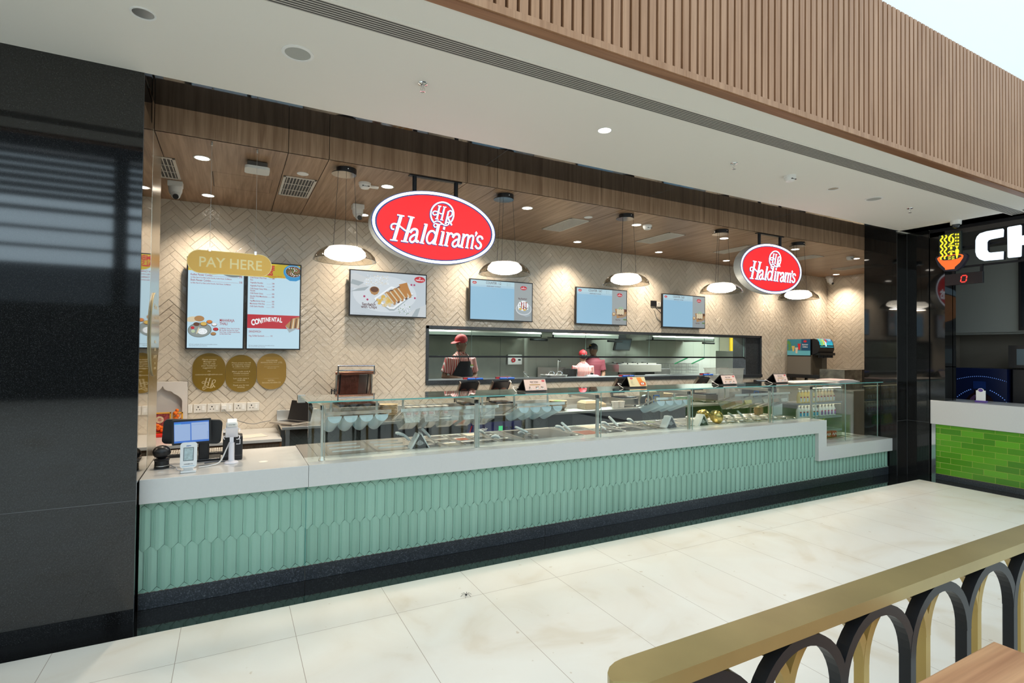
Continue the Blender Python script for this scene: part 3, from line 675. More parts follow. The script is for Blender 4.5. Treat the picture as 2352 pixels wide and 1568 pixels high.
# ================================================================== SIGNS
BLUEL = pm('navy_outline', (.03, .06, .22), .4, em=(.05, .10, .35), ems=.35)
SIGNR = emi('lit_red', (1.0, .012, .018), .95); SIGNW = emi('lit_white', (.93, .95, 1.0), 2.6); DRUM = pm('drum_grey', (.62, .62, .60), .4)
def logo_strokes():
    Z = []
    def a(dx):
        dy = dx*.1227; f = lambda L: [(p[0]+dx, p[1]+dy)+tuple(p[2:]) for p in L]
        Z.append((f([(918, 676), (935, 652), (958, 645), (977, 658), (976, 690), (968, 735), (975, 755), (992, 752)]), 19))
        Z.append((f([(972, 692), (945, 700), (920, 722), (918, 748), (938, 760), (962, 742)]), 15))
    Z.append(([(840, 528), (783, 740)], 25)); Z.append(([(808, 521), (866, 532)], 9)); Z.append(([(752, 736), (812, 745)], 9))
    Z.append(([(930, 540), (872, 752)], 25)); Z.append(([(898, 533), (952, 545)], 9)); Z.append(([(842, 747), (902, 758)], 9))
    Z.append(([(783, 646), (763, 640), (760, 612), (780, 598), (812, 606), (848, 634), (882, 660), (912, 668), (938, 655)], 11))
    a(0)
    Z.append(([(1056, 605), (1016, 768)], 23)); Z.append(([(1038, 600), (1066, 605)], 8)); Z.append(([(1000, 764), (1038, 772)], 8))
    Z.append(([(1164, 612), (1126, 778)], 23)); Z.append(([(1146, 606), (1174, 612)], 8)); Z.append(([(1112, 775), (1148, 783)], 8))
    Z.append(([(1138, 690), (1118, 664), (1088, 668), (1066, 705), (1062, 745), (1080, 772), (1106, 764), (1130, 735)], 15))
    Z.append(([(1208, 672), (1184, 788)], 22)); Z.append(([(1190, 668), (1216, 672)], 8)); Z.append(([(1168, 784), (1204, 792)], 8))
    Z.append(([(1206, 634), (1222, 640)], 24))
    Z.append(([(1254, 680), (1230, 796)], 22)); Z.append(([(1236, 675), (1260, 680)], 8)); Z.append(([(1214, 790), (1252, 799)], 8))
    Z.append(([(1246, 715), (1262, 692), (1280, 684), (1294, 698)], 15))
    a(376)
    Z.append(([(1398, 694), (1374, 812)], 19)); Z.append(([(1384, 691), (1404, 695)], 8)); Z.append(([(1360, 808), (1392, 816)], 8))
    Z.append(([(1392, 728), (1410, 706), (1428, 700), (1440, 712), (1434, 760), (1424, 818)], 16)); Z.append(([(1412, 814), (1440, 820)], 8))
    Z.append(([(1438, 735), (1456, 712), (1474, 706), (1486, 720), (1480, 765), (1470, 824)], 16)); Z.append(([(1458, 820), (1486, 827)], 8))
    Z.append(([(1508, 676, 1.3), (1518, 684, 1), (1506, 712, .4)], 17))
    Z.append(([(1576, 742), (1566, 720), (1544, 714), (1526, 730), (1530, 756), (1552, 776), (1562, 800), (1546, 824), (1522, 822), (1506, 798)], 16))
    # monogram: ring open at the bottom, entwined letters and a swirl
    ring = [(1197+103*cos(radians(t)), 511-108*sin(radians(t))) for t in range(-40, 222, 10)]; Z.append((ring, 11))
    Z.append(([(1172, 437), (1148, 556)], 13)); Z.append(([(1158, 436), (1186, 440)], 6)); Z.append(([(1134, 552), (1162, 558)], 6))
    Z.append(([(1216, 446), (1190, 562)], 13)); Z.append(([(1203, 444), (1231, 448)], 6)); Z.append(([(1178, 559), (1204, 565)], 6))
    Z.append(([(1152, 512), (1124, 518), (1112, 500), (1128, 484), (1156, 492), (1186, 508), (1206, 500)], 8))
    Z.append(([(1252, 486), (1226, 600)], 13)); Z.append(([(1244, 494), (1268, 478), (1288, 492), (1282, 520), (1262, 536), (1240, 536)], 9))
    Z.append(([(1248, 538), (1262, 572), (1284, 610)], 12))
    Z.append(([(1118, 590), (1142, 574), (1172, 578), (1200, 600), (1226, 612), (1252, 604), (1256, 588), (1240, 586)], 8))
    Z.append(([(1196, 600), (1164, 604), (1140, 596), (1122, 606), (1132, 628), (1158, 618)], 7))
    out = []
    for P, w in Z:
        Q = [((p[0]-1150)*1.038, -(p[1]-(632+(p[0]-1150)*.1227))*.992)+tuple(p[2:]) for p in P]
        if len(P) > 2 and not any(len(p) > 2 for p in P): Q = [tuple(v)[:2] for v in smoothpts([(q[0], q[1], 0) for q in Q], 4)]
        out.append((Q, w))
    return out
LOGO = logo_strokes()
def logo(b, b2, cx, y, cz, sx, sz, white, blue):
    """logo strokes on the plane facing -Y; sx, sz metres per unit"""
    for P, w in LOGO:
        Q = [(p[0]*sx, p[1]*sz)+tuple(p[2:]) for p in P]
        if b2 is not None: b2.ribbon([(q[0]-.003, q[1]-.003)+tuple(q[2:]) for q in Q], (w+9)*sx, (cx, y-.003, cz), X1, Z1, (0, .003, 0), blue)
        b.ribbon(Q, w*sx, (cx, y-.007, cz), X1, Z1, (0, .005, 0), white)
def oval_sign(cx, hw, hh, label, x0, x1):
    Y = 4.46; cz = 2.771; t = thing('oval_sign', label, 'sign', (cx, Y+.05, cz)); o = t.location
    b = MB(o); b.prism(ell(hw, hh, 72), (cx, Y, cz), X1, Z1, (0, .10, 0), DRUM, DRUM); b.build('drum', t)
    b = MB(o); R0 = ell(hw*.985, hh*.978, 72); R1 = ell(hw*.945, hh*.905, 72)
    vs = [Vector((cx+x, Y-.004, cz+z)) for x, z in R0+R1]; b.add(vs, [(72+i, 72+(i+1) % 72, (i+1) % 72, i) for i in range(72)], SIGNW)
    b.build('lit_border', t)
    b = MB(o); vs = [Vector((cx+x, Y-.0035, cz+z)) for x, z in ell(hw*.999, hh*.995, 72)+ell(hw*.92, hh*.875, 72)]; b.add(vs, [(72+i, 72+(i+1) % 72, (i+1) % 72, i) for i in range(72)], BLUEL); b.build('outline', t)
    b = MB(o); b.add([Vector((cx+x, Y-.002, cz+z)) for x, z in ell(hw*.93, hh*.89, 72)], [tuple(range(72))], SIGNR); b.build('face', t)
    b = MB(o); b2 = MB(o); k = hw/.5745
    logo(b, b2, cx, Y-.002, cz+.002, .001*k, .001*hh/.3225, SIGNW, BLUEL); b.build('lettering', t); b2.build('letter_outline', t)
    for x in (x0, x1):
        b = MB(o); b.cyl((x, 4.51, cz+hh*.70), (x, 4.51, ZW-.002), .019, BLACKM, n=14); b.build('hanging_post', t)
    b = MB(o); b.box((x0-.05, 4.488, ZW-.010), (x1+.05, 4.532, ZW), BLACKM); b.build('ceiling_bracket', t)
    return t
oval_sign(1.592, .578, .322, 'large red oval sign with white lettering hanging at the left of the shop', 1.40, 1.79)
oval_sign(6.135, .603, .322, 'red oval sign with white lettering hanging at the right of the shop', 5.95, 6.36)
# PAY HERE plate
t = thing('hanging_sign', 'amber rounded plate reading PAY HERE on two thin wires', 'sign', (-.015, 4.51, 2.33)); o = t.location
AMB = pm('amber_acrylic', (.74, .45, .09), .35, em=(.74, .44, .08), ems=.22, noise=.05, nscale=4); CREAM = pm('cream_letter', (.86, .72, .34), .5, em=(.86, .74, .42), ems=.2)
b = MB(o); b.prism(rrect(.565, .172, .085, 10), (-.015, 4.508, 2.325), X1, Z1, (0, .008, 0), AMB, CREAM); b.build('plate', t)
b = MB(o); P_ = rrect(.565, .172, .085, 10); Q_ = rrect(.557, .164, .081, 10); n_ = len(P_)
b.add([Vector((-.015+x, 4.5075, 2.325+z)) for x, z in P_+Q_], [(n_+i, n_+(i+1) % n_, (i+1) % n_, i) for i in range(n_)], CREAM); b.build('plate_border', t)
b = MB(o); b.text('PAY HERE', .105, (-.012, 4.5075, 2.288), X1, Z1, CREAM, align='CENTER', bold=.012, sp=1.0, xs=.92); b.build('lettering', t)
for x in (-.152, .152):
    b = MB(o); b.tube([(x, 4.512, 2.415), (x, 4.512, ZW)], .0012, STEEL, n=5); b.cyl((x, 4.512, ZW), (x, 4.512, ZW-.03), .007, STEEL, n=10); b.cbox((x, 4.512, 2.417), (.014, .02, .026), CHROME); b.build('wire', t)
# ================================================================== PENDANT LAMPS
SMOKE = glass('smoked_glass', (.76, .74, .70), mixc=1.0, rough=.02)
LITW = emi('lamp_white', (1.0, .95, .86), 16.0); LITC = emi('lamp_white_soft', (1.0, .95, .86), 9.0)
def pendant(x, label):
    y = 4.64; z = 2.44; t = thing('pendant_lamp', label, 'pendant lamp', (x, y, z), group='smoked glass pendant lamps'); o = t.location
    b = MB(o); b.cyl((x, y, ZW), (x, y, ZW-.045), .083, BLACK, n=28); b.cyl((x-.02, y, ZW-.045), (x-.02, y, ZW-.051), .10, pm('canopy_black_gloss', (.015, .018, .022), .12), n=32)
    for a in (0.6, 2.6, 4.7): b.sphere((x+.083*cos(a), y+.083*sin(a), ZW-.02), .006, CHROME, n=8)
    b.build('canopy', t)
    for a in (radians(200), radians(320), radians(80)):
        b = MB(o); b.tube([(x+.075*cos(a), y+.075*sin(a), ZW-.05), (x+.11*cos(a), y+.11*sin(a), z+.118)], .0018, BLACK, n=5); b.sphere((x+.11*cos(a), y+.11*sin(a), z+.12), .006, CHROME, n=8); b.build('cable', t)
    b = MB(o); b.lathe([(.001, .122), (.10, .120), (.13, .112)], (x, y, z), BLACKM, n=40); b.build('cap', t)
    b = MB(o); b.lathe([(.13, .113), (.18, .095), (.22, .066), (.248, .03), (.256, 0), (.254, 0), (.245, .03), (.218, .063), (.178, .092), (.13, .110)], (x, y, z), SMOKE, n=56); b.lathe([(.257, .002), (.2575, -.001), (.254, -.001)], (x, y, z), pm('dome_rim', (.06, .06, .06), .1), n=56); b.build('glass_dome', t)
    b = MB(o); b.lathe([(.13, .11), (.165, .075), (.17, .045), (.165, .038)], (x, y, z), LITC, n=48); b.lathe([(.165, .038), (.13, .018), (.08, .005), (.001, 0)], (x, y, z), LITW, n=48); b.build('diffuser', t)
    L = bpy.data.lights.new('pendant_light', 'AREA'); L.shape = 'DISK'; L.size = .26; L.energy = PEND; L.color = (1, .86, .68)
    lo = bpy.data.objects.new('bulb', L); COL.objects.link(lo); lo.parent = t; lo.location = (0, 0, -.02)
    return t
pn = ['smoked glass dome pendant lamp left of the large oval sign', 'smoked glass dome pendant lamp just right of the large oval sign', 'middle one of the five dome pendant lamps, above the third wall screen', 'dome pendant lamp just left of the right oval sign', 'dome pendant lamp right of the right oval sign']
p0 = pendant(.842, pn[0])
for i in range(1, 5): dup(p0, (.842+1.523*i, 4.64, 2.44), pn[i])
# ================================================================== CEILING FITTINGS
def downlight(x, y, z, label, on=True, r=.055, warm=(1, .84, .66), power=None, group='recessed shop downlights', spot=True):
    t = thing('downlight', label, 'downlight', (x, y, z), group=group); o = t.location
    b = MB(o); b.lathe([(r*1.12, 0), (r*1.12, -.004), (r*.95, -.004), (r*.92, .0)], (x, y, z), WHITE, n=28); b.build('trim_ring', t)
    b = MB(o); b.lathe([(r*.93, -.0015), (r*.001, -.0015)], (x, y, z), emi('downlight_disc', (1, .92, .8), 14) if on else pm('lamp_reflector', (.5, .5, .48), .25, .8), n=28); b.build('lens', t)
    if on:
        L = bpy.data.lights.new('spot', 'SPOT'); L.energy = power or DL_FRONT; L.color = warm; L.spot_size = radians(118); L.spot_blend = .9; L.shadow_soft_size = .04
        lo = bpy.data.objects.new('bulb', L); COL.objects.link(lo); lo.parent = t; lo.location = (0, 0, -.02)
    return t
d0 = None
fr = [(-.234, 'front row downlight above the pay desk'), (1.273, 'front row downlight behind the large oval sign'), (2.784, 'front row downlight between the first and second ceiling grilles'), (4.299, 'front row downlight beside the middle smoke detector'), (5.817, 'front row downlight behind the fourth pendant lamp'), (7.321, 'front row downlight behind the last pendant lamp'), (8.86, 'front row downlight beside the rightmost smoke detector')]
bk = [(-.232, 'back row downlight above the menu screens'), (1.31, 'back row downlight beside the white camera over the first landscape screen'), (2.80, 'back row downlight behind the large oval sign edge'), (4.271, 'back row downlight above the third wall screen'), (5.785, 'back row downlight above the last wall screen'), (7.279, 'back row downlight left of the right oval sign'), (8.80, 'back row downlight near the end of the back wall'), (10.34, 'back row downlight in the far right corner')]
for x, lb in fr:
    d0 = downlight(x, 4.945, ZW, lb) if d0 is None else (dup(d0, (x, 4.945, ZW), lb), d0)[1]
for x, lb in bk: dup(d0, (x, 6.14, ZW), lb)
VG = pm('vent_dark', (.06, .055, .05), .7); VW = pm('vent_white', (.62, .58, .52), .5)
def vent(x0, x1, y0, y1, label, fine=False):
    t = thing('ceiling_grille', label, 'air grille', ((x0+x1)/2, (y0+y1)/2, ZW), group='square ceiling air grilles'); o = t.location; z = ZW-.008
    b = MB(o); f = .022
    b.box((x0, y0, z), (x1, y0+f, ZW), VW); b.box((x0, y1-f, z), (x1, y1, ZW), VW); b.box((x0, y0, z), (x0+f, y1, ZW), VW); b.box((x1-f, y0, z), (x1, y1, ZW), VW); b.build('frame', t, bevel=.002)
    b = MB(o); b.box((x0+.01, y0+.01, ZW-.001), (x1-.01, y1-.01, ZW), VG); b.build('backing', t)
    b = MB(o); n = 9 if not fine else 14
    for i in range(n): xx = lerp(x0+f, x1-f, (i+.5)/n); b.box((xx-.003, y0+f, z+.001), (xx+.003, y1-f, ZW-.001), VW)
    m_ = 2 if not fine else 18
    for i in range(1, m_+1): yy = lerp(y0+f, y1-f, i/(m_+1)); b.box((x0+f, yy-.003, z+.0005), (x1-f, yy+.003, ZW-.002), VW)
    b.build('louvres', t); return t
for i, (x0, x1, y0, y1, lb) in enumerate(((-.72, -.43, 5.07, 5.68, 'white air grille at the far left beside the steel jamb'), (.385, .665, 5.08, 5.73, 'white air grille above the menu screens'), (3.425, 3.70, 5.06, 5.71, 'white air grille right of the large oval sign'), (4.933, 5.22, 5.05, 5.70, 'white air grille left of the fourth pendant lamp'), (6.48, 6.725, 5.08, 5.72, 'white air grille just left of the right oval sign'), (7.96, 8.235, 5.08, 5.50, 'white air grille just right of the right oval sign'), (9.57, 9.88, 5.15, 5.78, 'rightmost white air grille, half hidden by the black pier'))):
    vent(x0, x1, y0, y1, lb, fine=i > 1)
for x, y, lb in ((.528, 4.95, 'flat white disc speaker beside the air grille above the menu screens'), (3.58, 4.936, 'flat white disc beside the third air grille')):
    b = MB((x, y, ZW)); b.cyl((x, y, ZW), (x, y, ZW-.005), .048, WHITE, n=28); tag(b.build('ceiling_disc', bevel=.002), lb, 'ceiling disc')
def smoke(x, y, z, lb):
    t = thing('smoke_detector', lb, 'smoke detector', (x, y, z), group='white smoke detectors'); b = MB(t.location); b.cyl((x, y, z), (x, y, z-.02), .055, WHITE, n=28); b.build('base', t, bevel=.003)
    b = MB(t.location); b.lathe([(.052, -.02), (.05, -.035), (.036, -.052), (.001, -.054)], (x, y, z), WHITE, n=28); b.build('cap', t)
    b = MB(t.location); [b.box((x-.03+i*.017, y-.047, z-.042), (x-.018+i*.017, y-.035, z-.034), BLACK) for i in range(4)]; b.build('vents', t)
for x, y, z, lb in ((1.063, 4.944, ZW, 'white smoke detector left of the large oval sign'), (4.43, 4.90, ZW, 'white smoke detector beside the third pendant canopy'), (8.62, 4.90, ZW, 'white smoke detector in the right end of the wooden ceiling'), (4.747, 3.264, ZC, 'white smoke detector on the white mall ceiling')): smoke(x, y, z, lb)
b = MB((1.155, 5.0, ZW)); b.box((1.12, 4.98, ZW-.02), (1.20, 5.02, ZW), WHITE); tag(b.build('indicator_box', bevel=.003), 'small white box beside the left smoke detector', 'ceiling box')
def camera_dev(x, y, lb, rz=0):
    t = thing('security_camera', lb, 'security camera', (x, y, ZW), group='white turret cameras'); b = MB(t.location)
    b.box((x-.06, y-.05, ZW-.05), (x+.06, y+.05, ZW), WHITE); b.build('bracket', t, bevel=.006)
    b = MB(t.location); b.lathe([(.058, -.05), (.055, -.09), (.042, -.125), (.001, -.13)], (x, y, ZW), WHITE, n=24); b.build('housing', t)
    b = MB(t.location); b.sphere((x+.005, y-.02, ZW-.125), .04, WHITE, n=18); b.build('ball', t)
    b = MB(t.location); b.cyl((x+.008, y-.05, ZW-.145), (x+.008, y-.062, ZW-.153), .024, BLACK, n=18); b.build('lens', t)
for x, y, lb in ((-.482, 5.79, 'white turret camera below the far left air grille'), (1.164, 5.735, 'white turret camera left of the large oval sign'), (10.50, 6.36, 'white turret camera in the far right corner')): camera_dev(x, y, lb)
t = thing('wifi_access_point', 'white rounded square wireless box under the wooden ceiling', 'access point', (.165, 4.85, ZW)); o = t.location
b = MB(o); b.box((.09, 4.79, ZW-.045), (.24, 4.91, ZW-.006), pm('grey_fins', (.10, .09, .08), .6)); b.box((.12, 4.82, ZW-.012), (.21, 4.88, ZW), WHITE); b.build('heat_sink', t, bevel=.004)
b = MB(o); b.prism(rrect(.185, .175, .03, 6, .165, 4.85), (0, 0, ZW-.05), X1, Y1, (0, 0, -.022), pm('soft_white', (.66, .66, .62), .4)); b.build('cover', t, bevel=.008, seg=3)
# white mall ceiling fittings
GR = pm('speaker_mesh', (.42, .43, .40), .7, bump=.3, bscale=400)
for x, y, lb in ((.313, 3.288, 'round white ceiling speaker with grey mesh, nearest the camera'), (6.247, 3.297, 'round white ceiling speaker at the right of the white ceiling')):
    t = thing('ceiling_speaker', lb, 'speaker', (x, y, ZC), group='round ceiling speakers'); b = MB(t.location); b.lathe([(.088, 0), (.088, -.004), (.072, -.006), (.070, -.003)], (x, y, ZC), WHITE, n=40); b.build('ring', t)
    b = MB(t.location); b.lathe([(.071, -.003), (.001, -.004)], (x, y, ZC), GR, n=40); b.build('mesh', t)
for x, y, on, lb in ((-.428, 3.279, False, 'unlit white downlight at the upper left of the white ceiling'), (2.529, 3.282, True, 'lit white downlight in the middle of the white ceiling'), (5.5, 3.296, False, 'unlit white downlight at the right of the white ceiling')):
    downlight(x, y, ZC, lb, on=on, r=.052, group='white ceiling downlights', power=22)
def sprinkler(x, y, z, lb, wall=False):
    t = thing('sprinkler', lb, 'sprinkler', (x, y, z), group='chrome sprinklers'); o = t.location; R = Matrix.Rotation(radians(90), 3, 'X') if wall else Matrix.Identity(3)
    b = MB(o); b.lathe([(.032, 0), (.03, -.006), (.014, -.012), (.012, -.004)], o, CHROME, n=24, R=R); b.build('escutcheon', t)
    b = MB(o); b.lathe([(.009, -.004), (.009, -.022), (.005, -.024), (.004, -.052), (.001, -.052)], o, CHROME, n=14, R=R)
    for s in (-1, 1): b.tube([o+R @ Vector(p) for p in ((s*.008, 0, -.02), (s*.014, 0, -.035), (s*.006, 0, -.052))], .002, CHROME, n=6)
    b.build('frame', t); b = MB(o); b.lathe([(.018, -.054), (.014, -.052), (.001, -.051)], o, CHROME, n=16, R=R); b.build('deflector', t)
    b = MB(o); b.cyl(o+R @ Vector((0, 0, -.026)), o+R @ Vector((0, 0, -.046)), .003, pm('red_bulb', (.5, .02, .02), .2), n=8); b.build('glass_bulb', t)
for x, y, z, w_, lb in ((1.062, 3.273, ZC, 0, 'chrome sprinkler on the white ceiling above the pay desk'), (3.995, 3.29, ZC, 0, 'chrome sprinkler in the middle of the white ceiling'), (7.01, 3.303, ZC, 0, 'chrome sprinkler at the right end of the white ceiling'), (7.15, 2.47, 5.25, 1, 'sidewall sprinkler on the tall white wall above the slats')): sprinkler(x, y, z, lb, w_)
t = thing('dome_camera', 'white dome camera with dark bubble near the right edge of the ceiling', 'security camera', (8.17, 3.33, ZC)); o = t.location
b = MB(o); b.cyl((8.17, 3.33, ZC), (8.17, 3.33, ZC-.05), .06, WHITE, r1=.057, n=28); b.build('housing', t, bevel=.004); b = MB(o); b.sphere((8.17, 3.33, ZC-.052), .044, pm('dark_dome', (.03, .035, .04), .08), n=24); b.build('bubble', t)
# long linear air grille
t = thing('linear_air_grille', 'long slotted linear air grille along the white ceiling', 'air grille', (2.2, 2.79, ZC)); o = t.location
b = MB(o); b.box((-6.0, 2.722, ZC-.0012), (8.40, 2.857, ZC), VG); b.build('slot', t); b = MB(o)
for i in range(8): yy = 2.722+i*.0190; b.box((-6.0, yy-.002, ZC-.004), (8.40, yy+.0025, ZC-.0005), VW)
b.box((-6, 2.700, ZC-.003), (8.42, 2.722, ZC), WPAINT); b.box((-6, 2.857, ZC-.003), (8.42, 2.865, ZC), WPAINT)
b.build('blades', t)
# ================================================================== WALL SCREENS
SCRB = emi('screen_pale_blue', (.52, .74, .86), .82); SCRM = emi('screen_mid_blue', (.30, .55, .74), .80); SCRG = emi('screen_grey', (.52, .58, .60), .62)
def e_(name, c, s=.8): return emi('scr_'+name, c, s)
RED = e_('red', (.55, .015, .03)); YEL = e_('yellow', (.68, .50, .02)); DRED = e_('dark_red', (.40, .012, .03), .7); WHT = e_('white', (.85, .9, .93), .85); INK = e_('ink', (.16, .05, .06), .5); BLU = e_('bowl_blue', (.03, .30, .62))
TAN = e_('tan', (.50, .27, .10), .7); BRN = e_('brown', (.16, .06, .03), .6); GRN = e_('green', (.12, .28, .06), .6); CRM = e_('cream', (.72, .62, .42), .8); GLD = e_('gold', (.72, .48, .10), .8); GRY = e_('plate_grey', (.22, .27, .26), .6); ORG = e_('orange', (.72, .22, .03), .8); PNK = e_('pink', (.5, .03, .15), .7); SHD = e_('soft_shade', (.42, .50, .54), .7); LTG = e_('light_grey', (.62, .67, .70), .8)
class Art:
    """flat artwork shown by one lit screen: layers stacked by hairlines"""
    def __init__(s, b, x0, z0, w, h, y, ux=X1, uz=Z1, nrm=None):
        s.b = b; s.o = Vector((x0, y, z0)) if not isinstance(x0, Vector) else x0; s.w = w; s.h = h; s.ux = Vector(ux); s.uz = Vector(uz); s.n = s.ux.cross(s.uz); s.k = 0
    def P(s, u, v): s_ = s.o+s.ux*(u*s.w)+s.uz*(v*s.h)+s.n*(.00014*s.k); return s_
    def poly(s, pts, m):
        s.k += 1; pts = clip(list(pts), 0, 1, 0, 1)
        if len(pts) > 2: s.b.add([s.P(u, v) for u, v in pts], [tuple(range(len(pts)))], m)
        return s
    def rect(s, u0, v0, u1, v1, m): return s.poly([(u0, v0), (u1, v0), (u1, v1), (u0, v1)], m)
    def oval(s, u, v, ru, rv, m, n=24, rot=0):
        c, d = cos(rot), sin(rot); a = s.h/s.w
        pts = []
        for i in range(n):
            x = ru*s.w*cos(2*pi*i/n); y = rv*s.h*sin(2*pi*i/n); pts.append((u+(x*c-y*d)/s.w, v+(x*d+y*c)/s.h))
        return s.poly(pts, m)
    def text(s, t, size, u, v, m, xs=.75, bold=0, align='LEFT', ang=0):
        s.k += 1; ux = s.ux*cos(ang)+s.uz*sin(ang); uz = s.uz*cos(ang)-s.ux*sin(ang)
        s.b.text(t, size, s.P(u, v), ux, uz, m, d=0, align=align, xs=xs, bold=bold); return s
def small_logo(a, u, v, r):
    a.oval(u, v, r, r*a.w/a.h*.56, RED); a.text("Haldiram's", r*a.w*.42, u-.0, v-r*a.w/a.h*.22, WHT, xs=.85, bold=.02, align='CENTER'); a.oval(u, v+r*a.w/a.h*.24, r*.14, r*.14*a.w/a.h, WHT); a.oval(u, v+r*a.w/a.h*.24, r*.09, r*.09*a.w/a.h, RED)
def screen(x0, x1, z0, z1, label, art, port=False, grp=None):
    y = 6.42; t = thing('wall_screen', label, 'screen', ((x0+x1)/2, 6.513, (z0+z1)/2), group=grp); o = t.location
    b = MB(o); bz = .014; b.box((x0, y, z0), (x1, y+.035, z1), BLACK); b.build('casing', t, bevel=.003)
    b = MB(o); cx, cz = (x0+x1)/2, (z0+z1)/2; b.box((cx-.14, y+.035, cz-.1), (cx+.14, YB-.008, cz+.1), BLACKM); b.build('wall_mount', t)
    b = MB(o); a = Art(b, x0+bz, z0+bz, x1-x0-2*bz, z1-z0-2*bz, y-.0006); art(a); b.build('display', t); return t
def thali(a, u, v, r):
    q = a.w/a.h
    a.oval(u, v, r, r*q*.72, GRY, rot=.1); a.oval(u, v, r*.93, r*q*.66, e_('plate_in', (.36, .42, .40), .6), rot=.1)
    a.oval(u+.22*r, v-.12*r*q, .42*r, .30*r*q, WHT)
    for i in range(10): a.oval(u+.22*r+.3*r*cos(i*2.4)*.8, v-.12*r*q+.2*r*q*sin(i*2.4)*.8, .02*r, .02*r*q, GRN, n=6)
    for (du, dv, m) in ((-.6, .2, RED), (-.55, -.12, WHT), (-.55, -.14, e_('cucumber', (.5, .62, .4), .8))): a.oval(u+du*r, v+dv*r*q, .16*r, .14*r*q, m)
    a.oval(u-.15*r, v-.05*r*q, .06*r, .36*r*q, CRM, rot=-.3)
    for (du, dv, m, k) in ((-.28, .55, BRN, .26), (.32, .58, GLD, .30), (.80, .80, ORG, .26), (1.22, .55, WHT, .24), (1.35, .1, RED, .24), (1.15, -.35, TAN, .24)):
        a.oval(u+du*r, v+dv*r*q, k*r, k*.72*r*q, BRN); a.oval(u+du*r, v+dv*r*q+.03*r*q, k*.86*r, k*.56*r*q, m)
    a.oval(u-.62*r, v+1.02*r*q, .55*r, .26*r*q, CRM, rot=.15); a.oval(u-.05*r, v+1.1*r*q, .42*r, .28*r*q, TAN)
def art_left(a):
    a.rect(0, 0, 1, 1, SCRB); a.rect(0, .862, 1, 1, YEL); a.oval(.55, .93, .32, .09, e_('dull_yellow', (.55, .42, .02), .8), rot=.3)
    a.rect(0, .79, 1, .8615, SCRB) if False else None
    a.text('COMBO', .075, .06, .935, RED, xs=.8, bold=.04); a.text('MEALS', .075, .06, .872, RED, xs=.8, bold=.04)
    a.oval(.80, .875, .23, .062, GRY); a.oval(.80, .885, .21, .055, e_('plate_in', (.36, .42, .40), .6)); a.oval(.76, .885, .13, .042, WHT); a.oval(.93, .875, .02, .03, CRM, rot=.6)
    for i, (n_, d_, p_) in enumerate((('Kadhai Paneer Combo', '1pc Baby Naan & 1pc Baby Lachha Parantha, Kadhai Paneer, Dal Makhani', '298'), ('Shahi Paneer Combo', '1pc Baby Naan & 1pc Baby Lachha Parantha, Shahi Paneer, Dal Makhani', '318'))):
        v = .808-i*.062; a.text(n_, .030, .04, v, DRED, xs=.72, bold=.01); a.rect(.40, v+.001, .90, v+.003, DRED); a.text(p_, .030, .91, v, DRED, xs=.72, bold=.01); a.text(d_, .0195, .04, v-.028, DRED, xs=.66, bold=.01)
    thali(a, .22, .20, .21)
    a.text('MAHARAJA', .042, .57, .30, DRED, xs=.66, bold=.01); a.text('THALI', .042, .57, .262, DRED, xs=.66, bold=.01)
    for i, l in enumerate(('Dal Makhani, Paneer Gravy of the Day,', 'Mix Veg, Mix Veg Raita, Rice, Salads,', 'Papad, Sweet, 1pc Baby Lachha Paratha,', '1pc Baby Butter Naan')): a.text(l, .0185, .57, .218-i*.021, DRED, xs=.66, bold=.01)
    a.text('GST extra as applicable | All items may not be available at all times', .0135, .04, .035, INK, xs=.7); a.text('*Extra portions will be sold at extra prices', .0135, .04, .018, INK, xs=.7)
screen(-.422, .120, 1.671, 2.634, 'left portrait menu screen with combo meals and a thali plate', art_left, grp='portrait menu screens')
